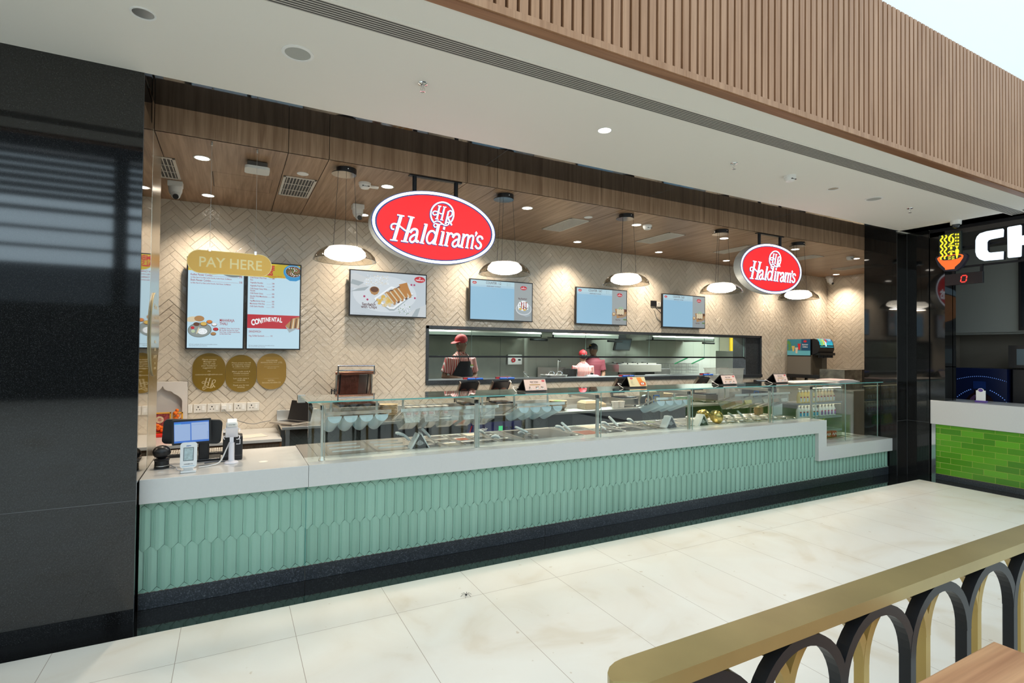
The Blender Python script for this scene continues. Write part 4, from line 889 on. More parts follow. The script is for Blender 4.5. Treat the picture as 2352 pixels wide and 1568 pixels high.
def art_right(a):
    a.rect(0, 0, 1, 1, SCRB); a.rect(0, .838, 1, 1, YEL); a.oval(.62, .93, .30, .07, e_('dull_yellow', (.55, .42, .02), .8), rot=.5)
    a.text('CHINESE', .07, .08, .925, RED, xs=.8, bold=.05); a.text('EXPRESS', .068, .08, .865, RED, xs=.80, bold=.05); a.text('(12 Noon Onwards)', .026, .38, .845, RED, xs=.8)
    a.oval(.86, .915, .19, .092, BLU); a.poly([(.67, .915), (.72, .84), (.80, .812), (.92, .812), (1, .835), (1, .915)], BLU); a.oval(.87, .925, .165, .072, e_('bowl_light', (.2, .45, .7))); a.oval(.87, .922, .155, .064, BRN)
    for i in range(40):
        t = i*2.4; r = (i/40)**.5; a.oval(.87+.14*r*cos(t), .922+.055*r*sin(t), .012, .007, (CRM, TAN, GRN, WHT)[i % 4], n=6)
    for i in range(10): a.oval(.87+.05*cos(i*2.1), .94+.02*sin(i*2.1), .02, .009, GRN, n=6)
    L = [('Chilli Paneer With Fried', '240', 0), ('Rice', '', .026), ('Vegetable Noodles', '240', .058), ('Vegetable Fried Rice', '199', .094), ('Chilli Paneer Gravy With', '242', .128), ('Noodle', '', .152), ('Chilli Paneer Gravy', '300', .182), ('Noodle With Manchurian', '242', .216), ('Gravy', '', .238), ('Veg Manchurian Gravy', '260', .270), ('Manchurian With Rice', '192', .302), ('Chilli Garlic Noodles', '235', .334)]
    for n_, p_, dv in L:
        v = .815-dv; a.text(n_, .024, .04, v, DRED, xs=.68, bold=.01)
        if p_: a.rect(.35, v+.0005, .44, v+.002, DRED); a.text(p_, .024, .45, v, DRED, xs=.72, bold=.01)
    a.rect(0, .235, 1, .395, e_('banner_red', (.50, .012, .03), .8))
    for i, ch in enumerate('CONTINENTAL'):
        t = i/10; sc_ = .085*(1-.38*sin(pi*min(1, t*1.05))) if i else .10
        a.text(ch, .088-.026*sin(pi*t*.8), .07+(0, .066, .132, .192, .244, .272, .330, .382, .436, .486, .546)[i], .272+.03*sin(pi*t*.9)+.003*i, WHT, xs=.60, bold=.045)
    a.poly([(.72, .27), (.86, .36), (1, .385), (1, .245), (.80, .235)], TAN)
    for i in range(4): a.poly([(.80+i*.05, .24), (.83+i*.05, .36), (.85+i*.05, .365), (.83+i*.05, .24)], (BRN, CRM)[i % 2])
    a.poly([(.72, .27), (.80, .235), (.98, .25), (.80, .19)], SHD)
    a.text('SANDWICH', .032, .03, .185, DRED, xs=.7, bold=.01); a.text('Veg. Grilled Sandwich', .024, .03, .138, DRED, xs=.72, bold=.01); a.rect(.33, .139, .42, .1405, DRED); a.text('142', .024, .43, .138, DRED, xs=.72)
    a.text('GST extra as applicable | All items may not be available at all times', .0135, .03, .03, INK, xs=.7); a.text('*Extra portions will be sold at extra prices', .0135, .03, .014, INK, xs=.7)
screen(.134, .688, 1.671, 2.634, 'right portrait menu screen with express dishes, blue bowl and red banner', art_right, grp='portrait menu screens')
def art_sandwich(a):
    a.rect(0, 0, 1, 1, e_('backdrop', (.60, .68, .74), .75)); a.oval(.45, .5, .42, .42, e_('backdrop_glow', (.68, .75, .80), .8), n=40)
    a.poly([(0, .62), (.12, .58), (.22, .66), (.15, .72), (.2, .86), (.05, .95), (0, .9)], LTG); a.poly([(0, .70), (.1, .66), (.17, .74), (.02, .8)], SHD); a.poly([(0, .52), (.18, .56), (.24, .66), (.1, .60)], SHD)
    rng = random.Random(2)
    for i in range(90): a.oval(.19+.30*rng.random(), .70+.22*rng.random(), .006, .009, CRM if i % 2 else WHT, n=5)
    for i in range(40): a.oval(.62+.16*rng.random(), .05+.24*rng.random(), .007, .011, WHT if i % 3 else GRN, n=5)
    a.poly([(.72, 0), (.80, .14), (1, .30), (1, 0)], LTG); a.poly([(.80, 0), (.86, .18), (.92, .22), (.88, 0)], SHD)
    a.oval(.30, .575, .062, .085, TAN); a.poly([(.24, .57), (.26, .49), (.30, .46), (.34, .49), (.362, .57)], TAN); a.oval(.30, .59, .052, .062, BRN)
    a.poly([(.30, .36), (.52, .66), (.82, .52), (.56, .12), (.50, .12)], SHD); a.poly([(.30, .39), (.52, .69), (.82, .545), (.80, .51), (.56, .16), (.50, .16), (.31, .35)], WHT); a.poly([(.33, .385), (.52, .64), (.78, .53), (.55, .20), (.50, .20)], LTG)
    for i in range(26):
        a.oval(.44+.11*(rng.random()-.5)*1.8, .33+.12*(rng.random()-.5)*1.8, .026, .036, (GLD, CRM, e_('chip', (.74, .55, .2), .8))[i % 3], n=9, rot=rng.random()*3)
    for i in range(5):
        x, y = .46+i*.052, .42+i*.045
        a.poly([(x-.03, y+.10), (x+.10, y-.17), (x+.125, y-.14), (x+.06+.0*i, y+.12+.02*i), (x-.0, y+.14)], BRN if i % 2 else TAN); a.poly([(x-.02, y+.09), (x+.09, y-.14), (x+.10, y-.12), (x-.0, y+.11)], CRM); a.poly([(x-.005, y+.11), (x+.10, y-.12), (x+.13, y-.10), (x+.07, y+.13)], e_('toast', (.50, .22, .05), .8))
    a.poly([(.62, .74), (.73, .80), (.735, .46), (.70, .46)], e_('toast', (.50, .22, .05), .8))
    for u, v in ((.17, .42), (.21, .35), (.84, .44), (.79, .75), (.83, .75)): a.oval(u, v, .014, .024, PNK, n=8)
    a.text('Sandwich', .048, .14, .215, INK, xs=.9, bold=.02); a.text('with Chips', .048, .13, .155, INK, xs=.9, bold=.02); a.poly([(.29, .28), (.335, .36), (.34, .355), (.295, .275)], INK)
    a.text('Creative Visualization', .018, .03, .02, SHD, xs=.9)
    small_logo(a, .905, .885, .075)
screen(1.217, 2.170, 2.083, 2.634, 'landscape screen showing sandwich with chips on a plate', art_sandwich, grp='landscape wall screens')
def art_counter(txt, kind):
    def f(a):
        a.rect(0, 0, 1, 1, SCRM); a.rect(0, .88, .70, 1, e_('header', (.46, .66, .74), .85)); a.rect(0, .83, .70, .879, e_('header2', (.40, .60, .72), .85)); a.rect(.70, 0, 1, 1, e_('side_grey', (.46, .52, .53), .62))
        a.rect(.70, 0, 1, .3, e_('side_grey2', (.40, .45, .46), .6))
        small_logo(a, .06, .93, .035); a.text(txt, .048, .36, .915, INK, xs=.7, align='CENTER', bold=.005); a.text('ORDERS READY TO PICKUP', .020, .36, .845, INK, xs=.85, align='CENTER', bold=.01); a.text('Preparing', .015, .36, .79, SHD, xs=.9, align='CENTER')
        for k in range(2): a.oval(.58, .95-.045*k, .004, .008, INK, n=6); a.text('In Queue' if k else 'Preparing', .016, .59, .942-.045*k, SHD, xs=.8)
        small_logo(a, .855, .87, .055)
        if kind == 'chaat':
            a.text('Raj Kachori', .034, .84, .565, INK, xs=.85, align='CENTER', bold=.02); a.poly([(.72, .27), (.90, .10), (.97, .14), (.96, .20)], SHD); a.oval(.86, .31, .135, .165, LTG); a.oval(.86, .32, .12, .145, SHD)
            a.oval(.85, .40, .09, .135, WHT); a.rect(.765, .30, .935, .38, WHT)
            rng = random.Random(4)
            for i in range(34): a.oval(.78+.14*rng.random(), .30+.22*rng.random(), .008, .014, (DRED, GLD, GRN, WHT, BRN)[i % 5], n=6)
            for x in (.81, .85, .89): a.poly([(x, .50), (x+.012, .50), (x+.012, .30), (x, .30)], DRED)
            a.oval(.80, .31, .025, .03, GLD); a.oval(.87, .29, .025, .025, GLD)
        else:
            a.poly([(.80, .18), (1, .26), (1, .46), (.76, .46)], TAN); a.poly([(.76, .30), (.90, .20), (1, .26), (1, .33)], e_('board', (.42, .28, .16), .7))
            a.oval(.88, .47, .05, .055, e_('green_dip', (.35, .52, .36), .75)); a.oval(.97, .42, .035, .045, BRN)
            a.oval(.87, .36, .09, .10, BRN)
            for i in range(9): a.oval(.82+.05*(i % 3), .33+.045*(i//3), .028, .038, CRM)
            a.oval(.735, .30, .035, .055, TAN); a.oval(.735, .31, .02, .03, CRM)
            a.text('Pani Puri', .030, .82, .12, INK, xs=.85, align='CENTER', bold=.02)
            for k in range(5): a.oval(.94+.012*k, .155-.006*(k % 2), .010, .022, GRN, n=6, rot=.5*k)
        a.text('Creative Visualization', .012, .72, .02, SHD, xs=.9)
    return f
screen(2.756, 3.717, 2.086, 2.634, 'blue order screen headed COUNTER 1,2 with a loaded chaat plate', art_counter('COUNTER : 1,2', 'chaat'), grp='landscape wall screens')
screen(4.447, 5.404, 2.086, 2.634, 'blue order screen headed COUNTER 3,4,7 with round puris', art_counter('COUNTER : 3,4,7', 'puri'), grp='landscape wall screens')
screen(6.132, 7.098, 2.086, 2.634, 'rightmost blue order screen headed COUNTER 5,6,8 with round puris', art_counter('COUNTER : 5,6,8', 'puri'), grp='landscape wall screens')
# ------------------------------------------------------------------ plaques
PLA = pm('dark_amber_plate', (.25, .155, .015), .22, noise=.04, nscale=5, coat=.3); PLB = pm('light_amber_plate', (.38, .235, .05), .22, noise=.04, nscale=5, coat=.3); PTX = pm('plaque_text', (.75, .62, .36), .5); PEDG = pm('plate_edge', (.62, .52, .30), .3)
def plaque(cx, cz, w, h, label, lines, pm_, logo_z=None, bars=()):
    t = thing('wall_plaque', label, 'plaque', (cx, 6.512, cz), group='rounded amber plaques'); o = t.location
    b = MB(o); b.prism(rrect(w, h, w*.495, 14), (cx, 6.497, cz), X1, Z1, (0, .013, 0), pm_, PEDG); b.build('plate', t)
    b = MB(o)
    for s_, z, sz in lines: b.text(s_, sz, (cx, 6.4965, z), X1, Z1, PTX, align='CENTER', xs=1.05, bold=.008)
    for z in bars: b.box((cx-.075, 6.496, z), (cx+.075, 6.4968, z+.0015), PTX)
    if logo_z:
        for P, w_ in LOGO[-12:]:
            if len(P) > 30: continue
            Q = [(p[0]*.00068-.034, (p[1]-118)*.00062) for p in P]; b.ribbon(Q, w_*.00068, (cx-.003, 6.4965, logo_z), X1, Z1, (0, .001, 0), PTX)
    b.build('lettering', t)
plaque(-.205, 1.425, .305, .41, 'dark amber plaque with feedback address and monogram, left of three', [('Please contact', 1.555, .022), ('Manager on', 1.533, .022), ('duty or mail', 1.511, .022), ('your feedback /', 1.489, .022), ('suggestion at', 1.467, .022), ('~', 1.425, .05), ('customercare@haldiram.com', 1.397, .020)], PLA, logo_z=1.315)
plaque(.099, 1.410, .30, .405, 'dark amber plaque about bills and cards, middle of three', [('Please present the bill', 1.520, .020), ('at respective counter', 1.499, .020), ('to collect the order', 1.478, .020), ('Major credit cards &', 1.425, .020), ('e-wallet accepted', 1.404, .020), ('Last order time is', 1.350, .020), ('10:00 PM', 1.329, .020), ('Thank you for not', 1.276, .020), ('smoking', 1.255, .020)], PLA, bars=(1.463, 1.386, 1.312))
plaque(.402, 1.430, .30, .40, 'lighter amber plaque with company name and tax number, right of three', [('HALDIRAM', 1.545, .022), ('MARKETING PVT. LTD.', 1.522, .021), ('B-1/F-12, MCIE, MATHURA ROAD', 1.478, .010), ('NEW DELHI-110044', 1.462, .010), ('GSTIN :', 1.322, .022), ('06AAACH0189A1Z5', 1.298, .021)], PLB, bars=(1.505, 1.350))
# ------------------------------------------------------------------ sockets
SOCK = pm('socket_white', (.74, .72, .67), .35)
def socket(x0, x1, z0, z1, label, plug=False, part=False, black=False):
    t = thing('socket_plate', label, 'socket', ((x0+x1)/2, 6.512, (z0+z1)/2), group='wall sockets'); o = t.location
    b = MB(o); b.box((x0, 6.498, z0), (x1, 6.513, z1), BLACK if black else SOCK); b.build('plate', t, bevel=.004)
    w = x1-x0; h = z1-z0; cz = (z0+z1)/2
    if not black:
        b = MB(o); b.box((x1-.36*w, 6.494, cz-.27*h), (x1-.14*w, 6.499, cz+.27*h), WHITE); b.build('switch', t, bevel=.002)
        if not part and not plug:
            b = MB(o); cx = x0+.36*w
            for dx, dz, r in ((0, .16, .007), (-.12, -.14, .005), (.12, -.14, .005)): b.cyl((cx+dx*w, 6.4975, cz+dz*h), (cx+dx*w, 6.4985, cz+dz*h), r, BLACK, n=10)
            b.build('holes', t)
    return t
for x0, x1, lb, kw in ((-.392, -.350, 'socket plate half hidden beside the shrine alcove', {'part': 1}), (-.342, -.222, 'leftmost full socket plate with open round holes', {}), (-.216, -.096, 'second socket plate with open round holes', {}), (-.092, .026, 'socket plate with a white plug in it', {'plug': 1}), (.033, .157, 'socket plate right of the one with the plug', {}), (.162, .284, 'rightmost socket plate of the row', {})): socket(x0, x1, 1.0, 1.092, lb, **kw)
b = MB((-.06, 6.49, 1.055)); b.box((-.082, 6.46, 1.03), (-.038, 6.497, 1.075), WHITE); b.tube(smoothpts([(-.06, 6.47, 1.03), (-.03, 6.44, 1.00), (.06, 6.30, .93), (.20, 6.15, .90), (.30, 6.22, .905), (.385, 6.27, .91)], 6), .004, pm('grey_cable', (.2, .2, .2), .5), n=6)
tag(b.build('plug_and_cable', bevel=.006), 'white plug with grey cable running to the laptop', 'plug')
socket(5.965, 6.085, 2.425, 2.515, 'black socket box left of the rightmost wall screen', black=True); socket(6.09, 6.20, 2.42, 2.50, 'white socket plate half behind the rightmost wall screen')
b = MB((6.02, 6.47, 2.43)); b.tube(smoothpts([(6.03, 6.48, 2.43), (6.05, 6.46, 2.38), (6.12, 6.46, 2.33), (6.17, 6.46, 2.27), (6.2, 6.47, 2.2)], 6), .006, BLACK, n=6); tag(b.build('cable'), 'black cable from the black socket box down behind the last screen', 'cable')
# ------------------------------------------------------------------ shrine alcove with framed pictures and marigolds
t = thing('shrine_alcove', 'white shrine alcove with scalloped arch beside the steel jamb', 'shrine', (-.60, 6.44, .81)); o = t.location
SHR = pm('alcove_white', (.70, .66, .62), .6)
b = MB(o); aw = .26; cx0 = -.612
cusp = [(0, .485), (.042, .432), (.098, .402), (.172, .33)]; half = []
for i in range(3):
    (xa, za), (xb, zb) = cusp[i], cusp[i+1]; nx, nz = (zb-za)*-1, (xb-xa); l_ = math.hypot(nx, nz)
    for k in range(6): q = k/6; bu = (.012 if i else -.006)*4*q*(1-q); half.append((xa+(xb-xa)*q+nx/l_*bu, za+(zb-za)*q+nz/l_*bu))
half += [(.172, .33), (.174, 0)]; arch = [(-x, z) for x, z in reversed(half)]+half[1:]
full = [(-.35, 0), (-.35, .525), (.218, .525), (.218, 0), (.174, 0)]+[(p[0], p[1]) for p in reversed(arch[:-1])]
b.prism(full, (cx0, 6.43, .81), X1, Z1, (0, .022, 0), SHR); b.box((cx0-.35, 6.495, .81), (cx0+.218, 6.512, 1.335), SHR); b.box((cx0+.174, 6.452, .81), (cx0+.218, 6.512, 1.335), SHR); b.box((cx0-.35, 6.452, 1.28), (cx0+.218, 6.512, 1.335), SHR)
b.build('surround', t)
MAR = pm('marigold', (.85, .18, .01), .7, bump=.8, bscale=120); GOLDF = pm('yellow_frame', (.70, .36, .04), .4)
def framed(x0, x1, z0, z1, y, label):
    t = thing('picture_frame', label, 'picture', ((x0+x1)/2, y, z0), group='framed shrine pictures'); b = MB(t.location)
    f = .014; b.box((x0, y-.01, z0), (x1, y+.008, z0+f), GOLDF); b.box((x0, y-.01, z1-f), (x1, y+.008, z1), GOLDF); b.box((x0, y-.01, z0), (x0+f, y+.008, z1), GOLDF); b.box((x1-f, y-.01, z0), (x1, y+.008, z1), GOLDF); b.build('frame', t, bevel=.002)
    b = MB(t.location); b.box((x0+f, y-.002, z0+f), (x1-f, y+.004, z1-f), pm('print_red', (.30, .05, .05), .5, noise=.6, nscale=45)); cx, cz = (x0+x1)/2, (z0+z1)/2
    b.lathe([(.035, -.0025), (.001, -.0025)], (cx, y, cz+.03), pm('print_cream', (.72, .58, .38), .5, noise=.3, nscale=70), axis='Y', n=20); b.lathe([(.018, -.003), (.001, -.003)], (cx, y, cz+.03), pm('print_pink', (.55, .25, .2), .5, noise=.4, nscale=90), axis='Y', n=16); b.build('print', t)
framed(-.72, -.525, .83, 1.035, 6.35, 'framed red print with yellow frame, left one in the shrine'); framed(-.515, -.425, .90, 1.03, 6.36, 'smaller yellow framed print beside the larger framed print')
rng = random.Random(8)
def garland(pts, label):
    b = MB(pts[0])
    for i, p in enumerate(pts):
        c = Vector(p); b.sphere(c, .016+rng.random()*.004, MAR, n=10)
        for k in range(5): b.sphere(c+Vector((rng.uniform(-1, 1), -abs(rng.random()), rng.uniform(-1, 1)))*.011, .008, MAR, n=6)
    tag(b.build('marigold_garland'), label, 'garland', 'marigold garlands')
garland([(-.66+.022*i, 6.325, .915-.012*i+.006*(i % 2)) for i in range(8)]+[(-.60, 6.325, .86), (-.63, 6.32, .875)], 'orange marigold garland across the large framed print')
garland([(-.475, 6.34, 1.05), (-.49, 6.335, 1.025), (-.47, 6.335, .995), (-.485, 6.335, .97), (-.50, 6.33, .945), (-.475, 6.335, .955)], 'orange marigold garland hanging over the small framed print')
b = MB((-.62, 6.30, .801)); b.box((-.74, 6.24, .801), (-.50, 6.34, .83), pm('red_tray', (.70, .02, .01), .4)); tag(b.build('red_tray', bevel=.004), 'red tray in front of the shrine pictures', 'tray')
# ================================================================== BACK COUNTERS
t = thing('back_cabinet', 'wooden cabinet with pale worktop below the shrine and sockets', 'cabinet', (-.9, 6.1, 0)); o = t.location
b = MB(o); b.box((-2.2, 5.74, 0), (.455, 6.505, .765), WOODCAB); b.build('body', t); b = MB(o); b.box((-2.2, 5.70, .77), (.455, 6.505, .800), QUARTZ); b.build('worktop', t, bevel=.002)
b = MB(o); b.box((-2.2, 5.735, .745), (.455, 5.745, .77), pm('cabinet_rail', (.22, .10, .04), .5)); b.box((.435, 5.73, 0), (.455, 5.745, .77), pm('cabinet_rail', (.22, .10, .04), .5)); b.build('edge_band', t)
t = thing('steel_back_counter', 'long steel worktop with splashback running along the back wall', 'counter', (4.3, 6.1, 0)); o = t.location
b = MB(o); b.box((.462, 5.80, .865), (8.3, 6.505, .895), STEEL); b.box((.462, 6.485, .895), (8.3, 6.506, .995), STEEL); b.build('worktop', t, bevel=.002)
b = MB(o); b.box((.50, 5.86, .22), (8.25, 6.45, .24), STEELD); b.build('undershelf', t)
for x in (.50, 1.9, 3.3, 4.7, 6.1, 7.5, 8.22):
    for y in (5.85, 6.42): b = MB(o); b.box((x, y, 0), (x+.04, y+.04, .865), STEEL); b.build('leg', t)
b = MB(o); b.box((2.05, 5.83, .30), (2.7, 6.45, .86), STEEL); b.box((1.45, 5.86, .30), (2.0, 6.45, .86), pm('dark_cabinet', (.05, .05, .055), .3, .5)); b.box((4.0, 5.83, .25), (5.2, 6.45, .86), pm('dark_cabinet', (.05, .05, .055), .3, .5)); b.build('cupboard', t)
# laptop
t = thing('laptop', 'open silver laptop with black screen on the steel worktop', 'laptop', (.62, 6.0, .8955)); o = t.location; SIL = pm('laptop_silver', (.50, .47, .42), .3, .7)
H1, H2 = Vector((.555, 6.27, .898)), Vector((.75, 6.0, .898)); hd_ = (H2-H1).normalized(); fd = Vector((hd_.y, -hd_.x, 0))
def slab(b, o_, u, v, n, m): b.add([o_, o_+u, o_+u+v, o_+v, o_+n, o_+u+n, o_+u+v+n, o_+v+n], [(3, 2, 1, 0), (4, 5, 6, 7), (0, 1, 5, 4), (1, 2, 6, 5), (2, 3, 7, 6), (3, 0, 4, 7)], m)
hu = H2-H1; b = MB(o); slab(b, H1, fd*.235, hu, Z1*.016, SIL); b.build('base', t, bevel=.004); b = MB(o); slab(b, H1+fd*.03+hu*.06+Z1*.0165, fd*.10, hu*.88, Z1*.0012, BLACK); b.build('keyboard', t)
b = MB(o); up_ = -fd*.055+Z1*.205; slab(b, H1+Z1*.016, hu, up_, fd*-.006, BLACK); b.build('screen', t); b = MB(o); slab(b, H1+Z1*.016-fd*.0062, hu, up_, fd*-.003, SIL); b.build('lid_back', t)
# papers and remote on the cabinet
t = thing('paper_sheet', 'printed sheet lying on the pale worktop behind the pay desk', 'paper', (.15, 5.95, .801)); b = MB(t.location); b.box((.0, 5.86, .8015), (.32, 6.07, .803), pm('paper', (.66, .60, .52), .8), Matrix.Rotation(.25, 3, 'Z')); b.build('sheet', t)
b = MB((.0, 6.05, .801)); b.box((-.06, 6.08, .8015), (.08, 6.12, .83), BLACK, Matrix.Rotation(-.3, 3, 'Z')); tag(b.build('black_handset', bevel=.008), 'black handset lying on the pale worktop', 'handset')
# contact grill press with open lid
def add_box_rot(b, a, c, m, R, pv): b.box(a, c, m, R, pv)
t = thing('contact_grill', 'large steel contact grill with raised lid on the back counter', 'grill', (1.24, 6.15, .8955)); o = t.location; GRM = pm('ribbed_plate', (.15, .07, .055), .3, .6, noise=.3, nscale=20); GS = pm('warm_steel', (.42, .38, .33), .25, 1.0)
b = MB(o); b.box((1.05, 5.92, .91), (1.46, 6.38, 1.06), GS); b.build('body', t, bevel=.006)
b = MB(o); b.box((1.04, 5.93, 1.06), (1.47, 6.36, 1.085), BLACKM); b.box((1.06, 5.95, 1.085), (1.44, 6.34, 1.095), GRM)
for i in range(14): b.box((1.07+i*.0265, 5.96, 1.095), (1.08+i*.0265, 6.33, 1.10), GRM)
b.build('lower_plate', t)
b = MB(o); R = Matrix.Rotation(radians(-72), 3, 'X'); pv = (1.25, 6.30, 1.13)
b.box((1.06, 5.98, 1.12), (1.44, 6.30, 1.18), GS, R, pv); b.box((1.085, 6.0, 1.112), (1.41, 6.26, 1.121), BLACKM, R, pv); b.box((1.10, 6.01, 1.106), (1.30, 6.25, 1.113), GRM, R, pv); b.box((1.30, 6.01, 1.106), (1.395, 6.25, 1.113), STEELD, R, pv)
for i in range(12): b.box((1.105+i*.0165, 6.015, 1.102), (1.111+i*.0165, 6.245, 1.107), GRM, R, pv)
b.build('lid', t, bevel=.004)
b = MB(o)
for x in (1.052, 1.448):
    b.box((x-.008, 6.22, 1.05), (x+.008, 6.26, 1.44), GS, Matrix.Rotation(radians(8), 3, 'X')); b.cyl((x, 6.10, 1.40), (x, 6.10, 1.50), .009, CHROME, n=10)
b.cyl((1.045, 6.10, 1.50), (1.455, 6.10, 1.50), .008, CHROME, n=10); b.cyl((1.045, 6.10, 1.45), (1.455, 6.10, 1.45), .007, CHROME, n=10); b.cyl((1.03, 6.15, 1.42), (1.47, 6.15, 1.42), .018, pm('copper_bar', (.28, .14, .10), .25, 1.0), n=14)
b.build('handle', t)
b = MB(o)
for x in (1.0, 1.03): b.cyl((x, 6.2, 1.08), (x, 6.2, 1.24), .007, BLACK, n=8)
b.cyl((1.0, 6.2, 1.22), (1.06, 6.2, 1.22), .007, BLACK, n=8); b.build('spring_arm', t)
b = MB(o); [b.cyl((x, y, .896), (x, y, .912), .02, BLACK, n=12) for x in (1.09, 1.42) for y in (5.97, 6.33)]; b.build('feet', t)
# waffle presses with blue handles
def waffle(x, label, rz=0.0):
    t = thing('waffle_press', label, 'waffle press', (x, 6.15, .8955), rz, group='waffle presses with blue handles'); b = MB()
    b.box((-.13, -.18, .02), (.15, .15, .12), GS); b.build('body', t, bevel=.006)
    b = MB(); [b.cyl((xx, yy, 0), (xx, yy, .02), .015, BLACK, n=10) for xx in (-.1, .12) for yy in (-.14, .11)]; b.build('feet', t)
    b = MB(); b.box((-.11, -.16, .12), (.13, .12, .135), BLACKM); b.lathe([(.05, .136), (.045, .139), (.001, .139)], (-.045, -.02, 0), GRM, n=20); b.lathe([(.05, .136), (.045, .139), (.001, .139)], (.065, -.02, 0), GRM, n=20); b.build('lower_plate', t)
    R = Matrix.Rotation(radians(-52), 3, 'X'); pv = (0, .13, .165)
    b = MB(); b.box((-.11, -.14, .175), (.13, .13, .20), BLACKM, R, pv)
    for cx in (-.045, .065):
        b.add([pv+(R @ (Vector((cx+.046*cos(2*pi*k/20), -.0+.046*sin(2*pi*k/20), .173))-Vector(pv))) if False else Vector(pv)+R @ (Vector((cx+.046*cos(2*pi*k/20), .046*sin(2*pi*k/20), .173))-Vector(pv)) for k in range(20)], [tuple(range(20))], GRM)
    b.box((-.125, -.14, .165), (-.11, .13, .205), GS, R, pv); b.box((.13, -.14, .165), (.145, .13, .205), GS, R, pv); b.build('lid', t)
    h = Vector(pv)+R @ (Vector((0, -.19, .19))-Vector(pv)); BH = pm('blue_handle', (.005, .10, .48), .35)
    b = MB(); b.tube([(-.035, h.y, h.z), (.065, h.y, h.z)], .014, BH, n=12); b.tube([(.078, h.y, h.z), (.175, h.y, h.z)], .014, BH, n=12); b.cyl((.066, h.y, h.z), (.078, h.y, h.z), .008, CHROME, n=8); b.box((-.08, h.y+.012, h.z-.005), (.12, h.y+.04, h.z+.02), pm('red_strip', (.35, .02, .03), .4)); b.build('handle', t)
    b = MB(); b.box((-.09, h.y+.015, h.z+.02), (.14, h.y+.035, h.z+.026), CHROME); b.build('top_bar', t)
    b = MB(); [b.cyl((xx, .05, .14), (xx, .05, .27), .008, BLACK, n=8) for xx in (-.165, -.14)]; b.cyl((-.165, .05, .25), (-.11, .05, .25), .006, BLACK, n=8); b.build('spring_arm', t); return t
waffle(2.64, 'waffle press with blue handle in front of the cook in the black apron'); waffle(3.09, 'waffle press with blue handle left of the first tent display'); waffle(5.10, 'waffle press with blue handle behind the orange tent display'); w4 = waffle(6.75, 'waffle press with blue handle left of the clear tubs')
# induction appliance with brand panel
t = thing('waffle_batter_station', 'steel cooking unit with dark blue control panel behind the deck', 'cooker', (2.60, 5.62, 0)); o = t.location
b = MB(o); b.box((2.30, 5.42, .0), (3.0, 5.78, .82), pm('station_dark', (.04, .045, .05), .35, .3)); b.build('body', t); b = MB(o); b.box((2.28, 5.38, .97), (3.02, 5.78, 1.0), GS); b.box((2.28, 5.38, .82), (2.31, 5.78, .97), GS); b.box((2.99, 5.38, .82), (3.02, 5.78, .97), GS); b.build('top_tray', t)
b = MB(o); PB = pm('panel_blue', (.03, .03, .12), .3); b.box((2.31, 5.41, .72), (2.99, 5.42, .88), PB); b.text('Prestair', .05, (2.40, 5.4095, .79), X1, Z1, WHITE, bold=.03, shear=.2); b.ribbon(smoothpts([(2.40, .72, 0), (2.345, .76, 0), (2.36, .84, 0)], 5) and [tuple(v)[:2] for v in smoothpts([(2.40, .72, 0), (2.345, .76, 0), (2.37, .85, 0)], 5)], .012, (0, 5.409, 0), X1, Z1, (0, .001, 0), pm('panel_red', (.6, .03, .03), .4)); b.box((2.70, 5.405, .78), (2.75, 5.41, .83), pm('green_switch', (.05, .5, .2), .3, em=(.05, .6, .2), ems=.5)); b.build('control_panel', t)
for i in range(3): b = MB(o); b.cyl((2.80+i*.06, 5.41, .81), (2.80+i*.06, 5.395, .81), .014, BLACK, n=14); b.build('knob', t)
# bowls, cups and boxes on the counters
KR = pm('kraft_bowl', (.55, .44, .28), .7)
def bowls(x, y, n, r, h, lb, zz=.8955, green=False, dz=.018):
    for i in range(n):
        z = zz+i*dz; b = MB((x, y, z)); b.lathe([(.001, z+.001), (r*.72, z+.001), (r, z+h), (r*1.05, z+h), (r*1.05, z+h-.004), (r*.97, z+h-.003), (r*.69, z+.004), (.001, z+.004)], (x, y, 0), KR, n=24); ob = b.build('paper_bowl')
        tag(ob, lb, 'bowl', lb)
    if green:
        z = zz+(n-1)*dz; b = MB((x, y, z+h)); b.lathe([(r*.8, z+h*.5), (r*.4, z+h*.9), (.001, z+h)], (x, y, 0), pm('green_leaves', (.10, .32, .06), .6, noise=.5, nscale=60, bump=.8, bscale=80), n=14); tag(b.build('leaf_garnish'), 'green leaves in the top bowl of the stack behind the griddle rack', 'leaves')
bowls(1.62, 6.12, 7, .105, .05, 'brown paper bowls stacked right of the contact grill')
bowls(3.93, 6.08, 5, .12, .05, 'brown paper bowls stacked behind the griddle rack', green=True)
bowls(5.95, 6.15, 7, .10, .05, 'brown paper bowls stacked behind the fourth post')
def box_pile(x, y, n, w, lb, dz=.02):
    for i in range(n):
        z = .8955+i*dz; b = MB((x, y, z)); b.box((x-w/2, y-.10, z), (x+w/2, y+.10, z+dz-.002), KR)
        if i == n-1: b.add([Vector(p) for p in ((x-w/2, y-.1, z+dz-.002), (x+w/2, y-.1, z+dz-.002), (x+w/2, y+.1, z+dz-.002), (x-w/2, y+.1, z+dz-.002), (x-w/2+.04, y-.07, z+dz+.03), (x+w/2-.04, y-.07, z+dz+.03), (x+w/2-.04, y+.07, z+dz+.03), (x-w/2+.04, y+.07, z+dz+.03))], [(4, 5, 6, 7), (0, 1, 5, 4), (1, 2, 6, 5), (2, 3, 7, 6), (3, 0, 4, 7)], KR)
        tag(b.build('kraft_lunch_box', bevel=.004), lb, 'box', lb)
box_pile(4.42, 6.05, 4, .26, 'brown lunch boxes stacked left of the third post'); box_pile(4.68, 6.2, 2, .18, 'brown lunch boxes stacked just behind the third post')
